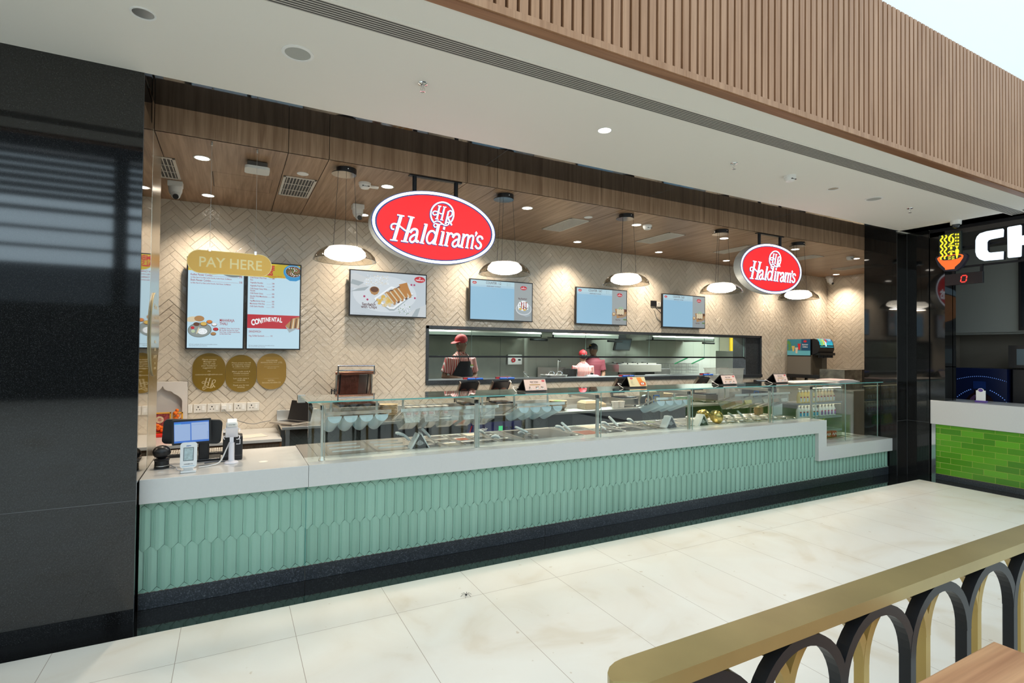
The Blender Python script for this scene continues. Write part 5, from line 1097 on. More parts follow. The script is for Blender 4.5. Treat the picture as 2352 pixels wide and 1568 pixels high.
CUPR = pm('cup_red_print', (.65, .03, .02), .5); CUPW = pm('paper_cup', (.74, .68, .60), .5)
for i in range(6):
    x = 1.86+i*.092; n = 1; z = .8955; b = MB((x, 6.12, z)); b.lathe([(.001, z+.001), (.030, z+.001), (.043, z+.115), (.045, z+.118), (.040, z+.112), (.028, z+.006), (.001, z+.006)], (x, 6.12, 0), CUPW, n=22); t = thing('paper_cup', 'white paper cup printed in red, in the row behind the rectangular containers', 'cup', (x, 6.12, z), group='printed paper cups')
    b.build('cup', t); b = MB((x, 6.12, z)); b.prism(ell(.014, .008, 14), (x, 6.12-.0415, z+.07), X1, Z1, (0, .004, 0), CUPR)
    b.ribbon([(-.028, .03), (-.015, .045), (-.005, .025), (.01, .04), (.024, .028)], .004, (x, 6.12-.037, z), X1, Z1, (0, .004, 0), CUPR); b.build('print', t)
for i in range(4):
    x = 4.78+i*.11 if i < 2 else 6.25+(i-2)*.11; y_ = 5.92 if i < 2 else 6.16
    z = .8955; b = MB((x, y_, z)); b.lathe([(.001, z+.001), (.04, z+.001), (.052, z+.09), (.055, z+.093), (.05, z+.088), (.001, z+.01)], (x, y_, 0), CUPW, n=22)
    tag(b.build('paper_tub'), ('left' if i % 2 == 0 else 'right')+' one of two pale paper tubs '+('right of the third post' if i < 2 else 'right of the bowl stack by the fourth post'), 'tub', 'pale paper tubs')
# tape roll
b = MB((5.33, 5.90, .8955)); b.lathe([(.03, -.03), (.085, -.03), (.085, .03), (.03, .03), (.03, -.03)], (5.33, 5.90, .982), BLACK, axis='Y', n=28); b.lathe([(.0305, -.031), (.045, -.031), (.045, .031), (.0305, .031)], (5.33, 5.90, .982), pm('tape_core', (.45, .28, .16), .7), axis='Y', n=28); tag(b.build('tape_roll'), 'black tape roll standing on edge on the back counter', 'tape roll')
# small framed price stands with blue borders
for x, y, lb in ((5.60, 6.08, 'clear tub with blue framed label right of the tape roll'), (7.85, 6.1, 'dark machine with blue framed panel right of the tall clear tubs')):
    t = thing('label_stand', lb, 'container', (x, y, .8955), group='blue framed counter units'); o = t.location; b = MB(o); b.box((x-.15, y-.10, .8957), (x+.15, y+.1, 1.10), pm('unit_olive', (.20, .19, .12), .4) if x < 6 else pm('unit_dark', (.05, .05, .06), .35)); b.build('body', t, bevel=.01)
    b = MB(o); BF = pm('blue_frame', (.02, .12, .42), .4); z0 = .93
    for (p, q) in (((-.06, 0), (.06, .014)), ((-.06, .106), (.06, .12)), ((-.06, 0), (-.046, .12)), ((.046, 0), (.06, .12))): b.box((x+p[0], y-.106, z0+p[1]), (x+q[0], y-.1, z0+q[1]), BF)
    b.build('label_frame', t)
# clear tubs near the fryers on the back counter
for i, (x0, x1) in enumerate(((7.00, 7.28), (7.30, 7.58))):
    b = MB(((x0+x1)/2, 6.2, .8955)); m_ = CLEARP
    b.add([Vector(p) for p in ((x0+.03, 6.06, .90), (x1-.03, 6.06, .90), (x1-.03, 6.32, .90), (x0+.03, 6.32, .90), (x0, 6.03, 1.42), (x1, 6.03, 1.42), (x1, 6.35, 1.42), (x0, 6.35, 1.42))], [(3, 2, 1, 0), (0, 1, 5, 4), (1, 2, 6, 5), (2, 3, 7, 6), (3, 0, 4, 7)], m_); b.box((x0-.006, 6.022, 1.415), (x1+.006, 6.03, 1.43), m_); b.box((x0-.006, 6.35, 1.415), (x1+.006, 6.358, 1.43), m_)
    tag(b.build('clear_tub'), 'tall clear polycarbonate tub on the back counter, %s of two' % ('left' if i == 0 else 'right'), 'tub', 'tall clear tubs')
# tent displays on the glass shelf
def tent(x, y, label, kind, rz):
    t = thing('tent_display', label, 'tent display', (x, y, 1.2985), rz, group='tent displays on the glass shelf'); b = MB()
    BK = pm('tent_black', (.025, .022, .022), .35)
    W_ = .245; H_ = .118
    b.add([Vector(p) for p in ((-.02, -.035, .012), (W_-.02, -.035, .012), (W_-.02, .01, H_), (-.02, .01, H_), (-.02, -.028, .008), (W_-.02, -.028, .008), (W_-.02, .016, H_), (-.02, .016, H_))], [(0, 1, 2, 3), (7, 6, 5, 4), (0, 4, 5, 1), (1, 5, 6, 2), (2, 6, 7, 3), (3, 7, 4, 0)], BK)
    b.add([Vector(p) for p in ((-.02, .012, H_), (W_-.02, .012, H_), (W_-.02, .135, .004), (-.02, .135, .004), (-.02, .020, H_+.004), (W_-.02, .020, H_+.004), (W_-.02, .145, .006), (-.02, .145, .006))], [(3, 2, 1, 0), (4, 5, 6, 7), (0, 1, 5, 4), (1, 2, 6, 5), (2, 3, 7, 6), (3, 0, 4, 7)], BK)
    b.box((-.02, -.03, 0), (W_-.03, .14, .008), BK); b.build('stand', t)
    b = MB(); ux = Vector((1, 0, 0)); uz = Vector((0, .045, .103)).normalized(); o_ = Vector((-.018, -.0365, .013)); a = Art(b, o_, 0, W_-.004, .110, 0, ux, uz)
    if kind == 'bulk':
        PK = pm('card_pink', (.78, .58, .50), .6); a.rect(0, 0, 1, 1, PK); a.text('Bulk Orders', .021, .46, .72, pm('card_ink', (.06, .04, .04), .6), xs=.85, bold=.03, align='CENTER'); a.text('WE ALSO CATER TO', .0075, .46, .60, pm('card_ink', (.06, .04, .04), .6), xs=1, align='CENTER'); a.rect(.22, .48, .72, .55, pm('card_gold', (.45, .26, .06), .5)); a.oval(.88, .86, .075, .085, pm('logo_red', (.62, .02, .03), .5)); a.text("Haldiram's", .007, .88, .835, WHITE, align='CENTER')
        cc = [pm('card_'+n_, c, .6) for n_, c in (('brown', (.25, .12, .06)), ('white', (.8, .78, .74)), ('orange', (.70, .25, .08)), ('dark', (.08, .07, .06)))]
        rg = random.Random(1)
        for cx in (.24, .54, .78):
            a.oval(cx, .18, .075, .08, cc[1])
            for k in range(8): a.oval(cx+rg.uniform(-.06, .06), .24+rg.uniform(-.08, .10), .022, .035, cc[rg.randrange(4)], n=8)
    else:
        a.rect(0, 0, 1, 1, pm('card_cream', (.72, .62, .36), .6)); a.oval(.2, .86, .09, .10, pm('logo_red', (.62, .02, .03), .5)); a.text("Haldiram's", .008, .2, .83, WHITE, align='CENTER'); OR = pm('card_bright_orange', (.80, .24, .03), .5); a.poly([(.50, .95), (.76, .95), (.82, .55), (.98, .40), (.95, .05), (.62, .05), (.58, .3)], OR); a.oval(.78, .28, .18, .22, pm('card_deep_orange', (.62, .12, .03), .5)); a.rect(.70, .2, .86, .38, pm('card_white', (.8, .75, .7), .5)); a.rect(.76, .22, .79, .36, pm('card_ink', (.06, .04, .04), .6))
        for k in range(5): a.text(('Scan to join', 'our loyalty', 'programme', 'and save', 'on every order')[k], .0085, .12, .60-.1*k, pm('card_ink', (.06, .04, .04), .6))
        for k in range(12): a.oval(.55+.018*k, .9-.05*(k % 5), .012, .02, pm('card_yellow', (.85, .5, .1), .5), n=6)
    b.build('card', t)
    b = MB(); b.tube(smoothpts([(-.02, .10, .03), (-.08, .09, .045), (-.12, .02, .03), (-.13, -.06, .004)], 6), .0026, pm('pale_cable', (.7, .7, .68), .4), n=6); b.build('cable', t); return t
tent(2.50, 4.44, 'black tent display with pink Bulk Orders card, leftmost on the glass', 'bulk', .0)
tent(3.84, 4.52, 'black tent display with cream and orange card', 'orange', .0)
tent(5.27, 4.50, 'black tent display with pink Bulk Orders card, third from the left', 'bulk', .0)
tent(6.28, 4.52, 'black tent display with pink Bulk Orders card, rightmost on the glass', 'bulk', .0)
b = MB((6.95, 4.6, 1.2985)); b.box((6.55, 4.42, 1.2985), (7.42, 4.78, 1.303), pm('board_white', (.62, .58, .52), .5)); tag(b.build('white_board'), 'pale board lying on the glass right of the last tent display', 'board')
for i in range(4):
    b = MB((7.62, 4.56, 1.3)); b.box((7.45+.02*i, 4.38+.015*i, 1.2988+i*.006), (7.93-.01*i, 4.74, 1.3038+i*.006), (pm('tray_paper', (.55, .54, .52), .5), pm('tray_paper_red', (.55, .40, .38), .5), pm('tray_grey', (.34, .35, .35), .4))[(0, 2, 0, 1)[i]], Matrix.Rotation(.06*(i-1), 3, 'Z'))
    tag(b.build('stacked_tray'), ('bottom', 'second lowest', 'third', 'topmost')[i]+' tray in the stack at the right end of the glass shelf', 'tray', 'stacked trays')
# ================================================================== PAY DESK
ZD = .8465
t = thing('soundbox', 'white payment soundbox with small grey display on the pay desk', 'payment device', (-.245, 4.24, ZD)); o = t.location
SW = pm('soundbox_white', (.80, .81, .80), .3)
R = Matrix.Rotation(radians(-8), 3, 'X')
b = MB(o); b.box((-.290, 4.195, ZD), (-.198, 4.275, ZD+.012), SW); b.box((-.275, 4.225, ZD+.01), (-.215, 4.255, ZD+.04), SW); b.build('foot', t, bevel=.004)
b = MB(o); P_ = rrect(.098, .172, .020, 6); b.prism(P_, (-.245, 4.218, ZD+.115), X1, (R @ Z1), (R @ Vector((0, .024, 0))), SW); b.build('body', t, bevel=.004)
fr_ = lambda x, z, d=.0006: Vector((-.245+x, 4.218, ZD+.115))+(R @ Z1)*z-(R @ Y1)*d
b = MB(o); b.add([fr_(x, z) for x, z in ((-.030, -.038), (.030, -.038), (.030, .052), (-.030, .052))], [(0, 1, 2, 3)], pm('display_bezel', (.10, .12, .13), .3)); b.add([fr_(x, z, .0012) for x, z in ((-.026, -.034), (.026, -.034), (.026, .048), (-.026, .048))], [(0, 1, 2, 3)], pm('eink', (.42, .52, .53), .15, noise=.2, nscale=70)); b.build('display', t)
b = MB(o); b.text('paytm', .011, fr_(0, .060), X1, R @ Z1, pm('paytm_blue', (.02, .12, .4), .4), align='CENTER', bold=.03); b.text('UPI BHIM LITE', .0085, fr_(0, -.062), X1, R @ Z1, pm('dark_ink', (.05, .05, .06), .4), align='CENTER', bold=.02); b.add([fr_(x, z) for x, z in ((-.036, -.075), (.036, -.073), (.036, -.071), (-.036, -.073))], [(0, 1, 2, 3)], pm('paytm_light', (.05, .35, .6), .4)); b.build('lettering', t)
t = thing('table_scanner', 'black egg shaped scanner on a round base at the left of the pay desk', 'scanner', (-.418, 4.44, ZD)); o = t.location
b = MB(o); b.lathe([(.001, 0), (.046, 0), (.046, .020), (.044, .022), (.044, .052), (.050, .060), (.040, .068), (.001, .070)], (-.418, 4.44, ZD), BLACK, n=32); b.lathe([(.0465, .018), (.0465, .021)], (-.418, 4.44, ZD), CHROME, n=32); b.build('base', t)
b = MB(o); b.sphere((-.420, 4.44, ZD+.112), .054, BLACK, n=28, sc=(1.02, .9, .86)); b.build('head', t)
t = thing('till_terminal', 'black till terminal with a blue customer display on its back', 'till', (-.235, 4.60, ZD)); o = t.location
b = MB(o); b.box((-.30, 4.56, ZD), (-.06, 4.74, ZD+.018), BLACK); b.build('base', t, bevel=.006); b = MB(o); b.box((-.205, 4.57, ZD+.01), (-.135, 4.62, ZD+.20), BLACK); b.build('neck', t, bevel=.01)
R = Matrix.Rotation(radians(4), 3, 'Y')
b = MB(o); b.prism(rrect(.375, .175, .03, 6), (-.24, 4.55, 1.072), R @ X1, R @ Z1, (0, .05, 0), BLACK); b.build('rear_shell', t, bevel=.014, seg=3)
b = MB(o); Rm = Matrix.Rotation(radians(-1.5), 3, 'Y'); b.prism(rrect(.243, .176, .005, 3), (-.242, 4.455, 1.086), Rm @ X1, Rm @ Z1, (0, .022, 0), BLACK); b.box((-.26, 4.47, 1.03), (-.22, 4.56, 1.11), BLACK); b.build('customer_display', t)
b = MB(o); a = Art(b, Vector((-.242, 4.4545, 1.086))-Rm @ X1*.108-Rm @ Z1*.074, 0, .216, .150, 0, Rm @ X1, Rm @ Z1)
a.rect(0, 0, 1, 1, emi('till_blue', (.04, .17, .62), .8)); a.rect(.01, .09, .46, .88, emi('till_pane', (.33, .47, .75), .8)); a.rect(.49, .09, .99, .93, emi('till_pane2', (.36, .49, .76), .8)); a.rect(.01, .88, .2, .91, emi('till_cyan', (.05, .45, .8), .8))
for k in range(2): a.rect(.52, .84-.03*k, .90, .85-.03*k, emi('till_line', (.22, .35, .62), .8))
for k in range(5): a.rect(.94, .17+.07*k, .98, .18+.07*k, emi('till_ink', (.08, .14, .4), .8))
b.build('display_screen', t)
for i, (x0, x1, y, lb) in enumerate(((-.42, -.22, 4.80, 'black keyboard with cream keys behind the scanner'), (-.16, .03, 4.78, 'second cream keyed keyboard behind the till neck'))):
    t = thing('keyboard', lb, 'keyboard', ((x0+x1)/2, y, ZD)); b = MB(t.location); b.box((x0, y, ZD+.0005), (x1, y+.13, ZD+.022), BLACK); b.build('case', t, bevel=.003)
    b = MB(t.location); [b.box((x0+.006+k*.0155, y+.01+.03*j, ZD+.018+.003*j), (x0+.018+k*.0155, y+.035+.03*j, ZD+.030+.003*j), CUPW) for k in range(int((x1-x0-.01)/.0155)) for j in range(4)]; b.build('keys', t)
t = thing('receipt_printer', 'black receipt printer behind the card terminal stand', 'printer', (.02, 4.60, ZD)); o = t.location
b = MB(o); b.box((-.045, 4.52, ZD), (.088, 4.68, ZD+.178), BLACK); b.build('body', t, bevel=.008); b = MB(o); b.box((-.046, 4.519, ZD+.034), (.089, 4.60, ZD+.036), pm('seam_grey', (.12, .12, .13), .4)); b.build('seam', t)
t = thing('card_terminal_stand', 'white pole stand holding a white card terminal', 'payment device', (.013, 4.42, ZD)); o = t.location; SWL = pm('stand_white', (.78, .76, .80), .35)
b = MB(o); b.lathe([(.001, 0), (.048, 0), (.048, .006), (.040, .014), (.022, .018)], (.013, 4.42, ZD), SWL, n=32); b.build('base', t)
b = MB(o); b.lathe([(.022, .012), (.020, .03), (.0195, .12), (.019, .15)], (.013, 4.42, ZD), SWL, n=24); b.box((.0, 4.408, ZD+.145), (.026, 4.43, ZD+.19), SWL); b.build('pole', t)
R = Matrix.Rotation(radians(38), 3, 'X')
b = MB(o); c_ = Vector((.013, 4.415, ZD+.222)); b.cbox(c_+R @ Vector((0, .004, 0)), (.082, .008, .095), SWL, R)
for s in (-1, 1):
    for zz_ in (-.035, .035): b.tube([c_+R @ Vector((s*.038, .004, zz_)), c_+R @ Vector((s*.052, .002, zz_)), c_+R @ Vector((s*.052, -.02, zz_)), c_+R @ Vector((s*.046, -.03, zz_))], .003, SWL, n=6)
b.tube([c_+Vector((.03, 0, -.05)), c_+Vector((.055, 0, -.05)), c_+Vector((.055, 0, -.085)), c_+Vector((.03, 0, -.085))], .003, SWL, n=6); b.build('cradle', t)
b = MB(o); b.cbox(c_+R @ Vector((0, .028, .01)), (.078, .038, .12), WHITE, R); b.cbox(c_+R @ Vector((0, .02, .085)), (.066, .05, .04), WHITE, R); b.build('card_terminal', t, bevel=.008, seg=3)
b = MB(o); b.text('pine labs', .012, c_+R @ Vector((0, -.0055, .085)), X1, R @ Z1, pm('pine_ink', (.02, .10, .12), .4), align='CENTER', bold=.03); b.build('lettering', t)
b = MB(o); b.tube(smoothpts([(.0, 4.435, ZD+.15), (-.02, 4.44, ZD+.10), (-.06, 4.40, ZD+.02), (-.12, 4.36, ZD+.006), (-.19, 4.33, ZD+.006)], 8), .0045, WHITE, n=8); b.build('cable', t)
b = MB((-.30, 4.27, ZD)); b.tube(smoothpts([(-.215, 4.27, ZD+.02), (-.27, 4.29, ZD+.004), (-.31, 4.28, ZD+.006), (-.325, 4.33, ZD+.02), (-.34, 4.40, ZD+.006), (-.375, 4.47, ZD+.015)], 8), .0035, pm('grey_lead', (.45, .47, .5), .4), n=6); tag(b.build('usb_lead'), 'grey lead looping between the soundbox and the scanner', 'cable')
b = MB((-.05, 4.46, ZD)); b.tube(smoothpts([(-.16, 4.47, ZD+.006), (-.10, 4.475, ZD+.010), (-.04, 4.47, ZD+.007), (.0, 4.475, ZD+.008)], 8), .006, pm('braided_cable', (.10, .11, .13), .5), n=8); tag(b.build('braided_cable'), 'dark braided cable in front of the till base', 'cable')
b = MB((.225, 4.37, ZD)); b.cyl((.225, 4.37, ZD), (.225, 4.37, ZD+.0012), .033, pm('sticker_cream', (.80, .78, .70), .4), n=28); tag(b.build('round_sticker'), 'round cream sticker on the bare part of the pay desk', 'sticker')
# hours plate on the steel jamb
t = thing('hours_plate', 'tall oval steel and amber opening hours plate on the steel jamb', 'plaque', (-.504, 4.66, 1.78)); o = t.location
b = MB(o); E_ = ell(.235, .305, 56); b.prism(E_, (-.495, 4.665, 1.785), Y1, Z1, (-.009, 0, 0), pm('hours_plate_amber', (.46, .33, .13), .16, .7, noise=.1, nscale=2), PEDG); b.build('plate', t)
b = MB(o)
for s_, z, sz in (("Haldiram's", 1.97, .05), ('FAST CASUAL', 1.90, .02), ('DINING', 1.72, .03), ('HOURS', 1.665, .03), ('10AM - 10PM', 1.61, .034), ('7 DAYS', 1.565, .022), ('VEGETARIAN', 1.53, .022)): b.text(s_, sz, (-.4945, 4.665, z), Y1, Z1, PTX, align='CENTER', xs=.9, bold=.01, d=.0006)
b.build('lettering', t)
# ================================================================== KITCHEN BEHIND THE PASS WINDOW
KF = .15; KB = 9.5
b = MB(); KT = pm('kitchen_white_tile', (.62, .64, .58), .35)
b.box((5.3, KB, 0), (13.2, KB+.15, 2.7), KT)
for i in range(40): b.box((5.3+i*.3, KB-.001, KF), (5.302+i*.3, KB, 2.7), pm('tile_joint', (.40, .40, .36), .7))
for z in (.6, 1.05, 1.5, 1.95): b.box((5.3, KB-.001, z), (13.2, KB, z+.003), pm('tile_joint', (.40, .40, .36), .7))
CLAD = pm('kitchen_steel_cladding', (.36, .37, .33), .30, .9, noise=.25, nscale=1.2)
b.box((1.3, KB-.02, 0), (5.3, KB+.1, 2.7), CLAD); b.box((3.9, KB-.022, 1.1), (3.906, KB-.019, 2.4), BLACK); b.box((4.75, KB-.022, 1.1), (4.754, KB-.019, 2.4), BLACK)
st(b.build('wall_kitchen_back'))
b = MB(); b.box((1.2, 6.83, 0), (1.3, KB, 2.7), CLAD); b.box((13.1, 6.83, 0), (13.2, KB, 2.7), KT); st(b.build('wall_kitchen_side'))
b = MB(); b.box((1.2, 6.83, 2.7), (13.2, KB+.1, 2.8), WPAINT); st(b.build('ceiling_kitchen')); b = MB(); b.box((1.2, 6.83, 0), (13.2, KB+.1, KF), pm('kitchen_floor', (.22, .21, .2), .5)); st(b.build('floor_kitchen'))
b = MB(); b.box((11.0, 8.6, KF), (12.9, KB-.02, 2.7), pm('beige_wall', (.52, .47, .37), .6)); st(b.build('wall_kitchen_nib'))
for i, (x, w_) in enumerate(((2.6, .6), (5.8, 1), (9.4, .8))):
    L = bpy.data.lights.new('kitchen_strip', 'AREA'); L.shape = 'RECTANGLE'; L.size = 1.6; L.size_y = .3; L.energy = KITCH*w_; L.color = (.86, 1, .95)
    t = thing('ceiling_light', ('left', 'middle', 'right')[i]+' kitchen ceiling panel light above the equipment', 'ceiling light', (x+.4, 7.9, 2.70), group='kitchen panel lights'); b = MB(t.location); b.box((x-.4, 7.75, 2.68), (x+1.2, 8.05, 2.70), emi('panel_cool', (.85, 1, .95), 2)); b.build('panel', t); lo = bpy.data.objects.new('tube', L); COL.objects.link(lo); lo.parent = t; lo.location = (0, 0, -.03)
# extraction hoods with baffle filters
HL = pm('hood_lip', (.07, .08, .07), .6); BAF = pm('baffle_steel', (.42, .46, .42), .25, 1.0)
for x0, x1, lb in ((2.9, 5.15, 'left stainless extraction hood above the cook in the black apron'), (5.40, 7.0, 'middle stainless extraction hood above the sink'), (7.9, 9.75, 'right stainless extraction hood above the fryers')):
    t = thing('extraction_hood', lb, 'extraction hood', ((x0+x1)/2, 9.0, 2.7), group='stainless extraction hoods'); o = t.location; b = MB(o)
    b.box((x0, 8.55, 1.93), (x1, 8.57, 2.00), HL); b.box((x0, 8.55, 1.93), (x1, 8.75, 1.945), HL); b.box((x0, 8.55, 1.93), (x0+.02, 9.47, 2.0), STEEL); b.box((x1-.02, 8.55, 1.93), (x1, 9.47, 2.0), STEEL)
    b.add([Vector(p) for p in ((x0, 8.55, 2.0), (x1, 8.55, 2.0), (x1-.25, 8.9, 2.7), (x0+.25, 8.9, 2.7), (x0, 9.47, 2.0), (x1, 9.47, 2.0), (x1-.25, 9.47, 2.7), (x0+.25, 9.47, 2.7))], [(0, 1, 2, 3), (4, 0, 3, 7), (1, 5, 6, 2)], STEEL); b.build('canopy', t)
    b = MB(o); b.box((x0+.05, 9.42, 2.0), (x1-.05, 9.45, 2.5), BLACKM); n = int((x1-x0)/.10)
    for i in range(n): xx = x0+.06+i*.10; b.box((xx, 9.28, 2.03), (xx+.045, 9.30, 2.45), BAF, Matrix.Rotation(.25, 3, 'Y'))
    b.build('baffle_filters', t)
    b = MB(o); b.tube([(x1-.1, 8.8, 1.90), (x1+.28, 8.8, 1.895)], .022, BLACKM, n=10); b.build('tube_lamp', t)
# hanging order monitor
t = thing('kitchen_monitor', 'small black tilted monitor hanging between the hoods', 'monitor', (7.62, 9.0, 2.7)); b = MB(t.location); R = Matrix.Rotation(radians(18), 3, 'X')
b.box((7.22, 8.96, 1.70), (7.66, 9.0, 1.97), BLACK, R); b.build('casing', t, bevel=.006); b = MB(t.location); b.box((7.25, 8.952, 1.73), (7.63, 8.958, 1.94), emi('dim_screen', (.02, .05, .07), .6), R, (7.44, 8.98, 1.835)); b.build('display', t); b = MB(t.location); b.box((7.35, 9.0, 1.95), (7.55, 9.1, 2.7), BLACKM); b.build('arm', t)
def kbox(name, lb, cat, a, c, m, grp=None, bevel=.006):
    ob = MB(((a[0]+c[0])/2, (a[1]+c[1])/2, a[2])).box(a, c, m).build(name, bevel=bevel); tag(ob, lb, cat, grp); return ob
b = MB(((5.0), 9.47, 1.42)); b.box((4.90, 9.43, 1.40), (5.22, 9.478, 1.60), WHITE); b.box((5.13, 9.42, 1.48), (5.19, 9.432, 1.51), BLACK); b.lathe([(.018, 0), (.045, 0), (.045, .02), (.018, .02)], (5.02, 9.41, 1.49), pm('switch_red', (.5, .02, .03), .4), axis='Y', n=20); tag(b.build('isolator_switch', bevel=.004), 'white isolator box with red rotary knob on the steel cladding', 'switch')
kbox('socket_plate', 'double white socket on the kitchen wall below the monitor', 'socket', (7.55, 9.485, 1.58), (7.95, 9.499, 1.68), WHITE)
# sink, bain marie, fryers, oven
t = thing('kitchen_sink', 'steel sink unit with tall tap at the back of the kitchen', 'sink', (5.9, 9.15, KF)); o = t.location
b = MB(o); b.box((5.35, 8.9, KF), (6.28, 9.45, 1.10), STEELD); b.box((5.6, 9.43, 1.10), (6.28, 9.46, 1.34), STEEL); b.build('body', t); b = MB(o); b.tube([(6.0, 9.3, 1.1), (6.0, 9.3, 1.46), (6.0, 9.27, 1.50), (6.0, 9.22, 1.47)], .014, CHROME, n=10); b.cyl((6.0, 9.3, 1.1), (6.0, 9.3, 1.16), .03, CHROME); b.build('tap', t)
t = thing('bain_marie', 'steel bain marie counter with a row of lidded pans, right of the kitchen staff', 'bain marie', (7.65, 8.9, KF)); o = t.location
b = MB(o); b.box((7.0, 8.55, 1.26), (8.15, 9.3, 1.42), STEEL); b.box((7.3, 8.9, KF), (7.36, 8.96, 1.26), STEELD); b.box((8.0, 8.6, KF), (8.1, 9.2, 1.26), STEELD); b.build('body', t, bevel=.006)
for i in range(4): b = MB(o); b.box((7.05+i*.27, 8.65, 1.42), (7.29+i*.27, 9.2, 1.445), CHROME); b.box((7.13+i*.27, 8.88, 1.445), (7.2+i*.27, 8.95, 1.46), STEELD); b.build('pan_lid', t)
kbox('salamander_grill', 'open dark grill with slanted lid between the bain marie and fryers', 'grill', (8.18, 8.7, .95), (8.55, 9.3, 1.32), STEELD)
FR = [(8.56, 'left'), (9.08, 'right')]
for x, w_ in FR:
    t = thing('deep_fryer', w_+' steel deep fryer with wire baskets and a green handle', 'fryer', (x+.25, 8.95, KF), group='deep fryers'); o = t.location
    b = MB(o); b.box((x, 8.6, KF), (x+.5, 9.3, 1.16), STEELD); b.build('body', t, bevel=.006); b = MB(o); b.box((x+.05, 8.585, 1.08), (x+.45, 8.60, 1.17), pm('fryer_panel', (.55, .55, .50), .4)); b.box((x+.2, 8.58, 1.10), (x+.3, 8.586, 1.15), pm('fryer_display', (.12, .10, .12), .3)); b.build('control_panel', t)
    WM = pm('wire_mesh', (.35, .35, .33), .4, .8)
    b = MB(o)
    for k in range(9): xx = x+.06+k*.047; b.tube([(xx, 8.8, 1.20), (xx, 8.8, 1.42)], .004, WM, n=4); b.tube([(xx, 9.1, 1.20), (xx, 9.1, 1.42)], .004, WM, n=4)
    for z in (1.2, 1.27, 1.34, 1.42): b.tube([(x+.06, 8.8, z), (x+.44, 8.8, z), (x+.44, 9.1, z), (x+.06, 9.1, z)], .004, WM, n=4, closed=True)
    b.build('wire_basket', t); b = MB(o); b.tube([(x+.2, 8.78, 1.42), (x+.36, 8.55, 1.56)], .014, pm('green_handle', (.02, .22, .08), .4), n=8); b.build('basket_handle', t)
t = thing('tall_oven', 'tall steel cabinet with dark door at the right of the kitchen', 'oven', (11.0, 8.3, KF)); o = t.location
b = MB(o); b.box((9.85, 8.0, KF), (10.45, 8.6, 1.72), STEEL); b.build('body', t, bevel=.01); b = MB(o); b.box((10.46, 8.0, KF), (11.2, 8.6, 1.72), pm('oven_dark', (.05, .05, .05), .2, .5)); b.build('door', t, bevel=.01); b = MB(o); b.box((10.2, 7.97, 1.25), (10.3, 8.0, 1.45), CHROME); b.build('latch', t)
b = MB((10.95, 9.2, .3)); b.cyl((10.85, 9.0, KF), (10.85, 9.0, 2.7), .045, pm('yellow_pipe', (.70, .42, .01), .45), n=14); tag(b.build('gas_pipe'), 'yellow gas pipe rising behind the tall steel cabinet', 'pipe')
# pass counter and things on it
t = thing('pass_counter', 'steel preparation bench on the kitchen side of the pass window', 'bench', (5.5, 7.15, KF)); b = MB(t.location); b.box((2.25, 6.84, 1.20), (9.4, 7.08, 1.235), STEELD); b.build('worktop', t)
for x in (2.3, 4.6, 6.9, 9.3): b = MB(t.location); b.box((x, 7.0, KF), (x+.04, 7.04, 1.2), STEELD); b.build('leg', t)
def kpan(x, y, rx, h, lb, handle):
    z = 1.2965 if y < 6.82 else 1.236; t = thing('cooking_pot', lb, 'pot', (x, y, z), group='pots on the pass'); b = MB(t.location); b.lathe([(.001, z), (rx*.92, z), (rx, z+h), (rx*1.04, z+h), (rx*.96, z+h-.004), (rx*.9, z+.01), (.001, z+.01)], (x, y, 0), STEEL, n=32); b.build('body', t)
    b = MB(t.location)
    if handle == 'loops':
        for s in (-.35, .35): b.tube([(x+s*rx-.06, y-.05, z+h), (x+s*rx-.03, y-.05, z+h+.05), (x+s*rx+.03, y-.05, z+h+.05), (x+s*rx+.06, y-.05, z+h)], .007, CHROME, n=8)
    else: b.tube([(x-rx*.6, y-.02, z+h), (x-rx*2.1, y-.08, z+h+.09)], .012, CHROME, n=8)
    b.build('handle', t)
kpan(4.38, 6.90, .205, .085, 'wide shallow steel pan with two loop handles on the pass', 'loops'); kpan(4.02, 6.97, .08, .05, 'small steel saucepan with a long raised handle on the pass', 'long')
b = MB((4.80, 7.08, 1.236)); b.lathe([(.001, 1.236), (.12, 1.236), (.12, 1.40), (.115, 1.40), (.115, 1.25), (.001, 1.25)], (4.80, 7.08, 0), pm('dark_pot', (.08, .075, .07), .3, .5), n=28); tag(b.build('stock_pot'), 'dark cylindrical pot beside the person in the red cap', 'pot')
b = MB((5.15, 7.0, 1.236)); b.lathe([(.16, 1.245), (.15, 1.275), (.09, 1.305), (.001, 1.315)], (5.18, 7.0, 0), STEELD, n=28); b.box((5.16, 6.98, 1.31), (5.19, 7.02, 1.335), BLACK); tag(b.build('pot_lid'), 'dark domed pot lid resting on the pass', 'lid')
for i in range(3): kbox('steel_tray', ('lowest', 'middle', 'top')[i]+' steel tray in the small stack on the pass, right half', 'tray', (6.35, 6.87, 1.236+i*.02), (6.85, 7.07, 1.252+i*.02), STEEL, 'steel trays on the pass')
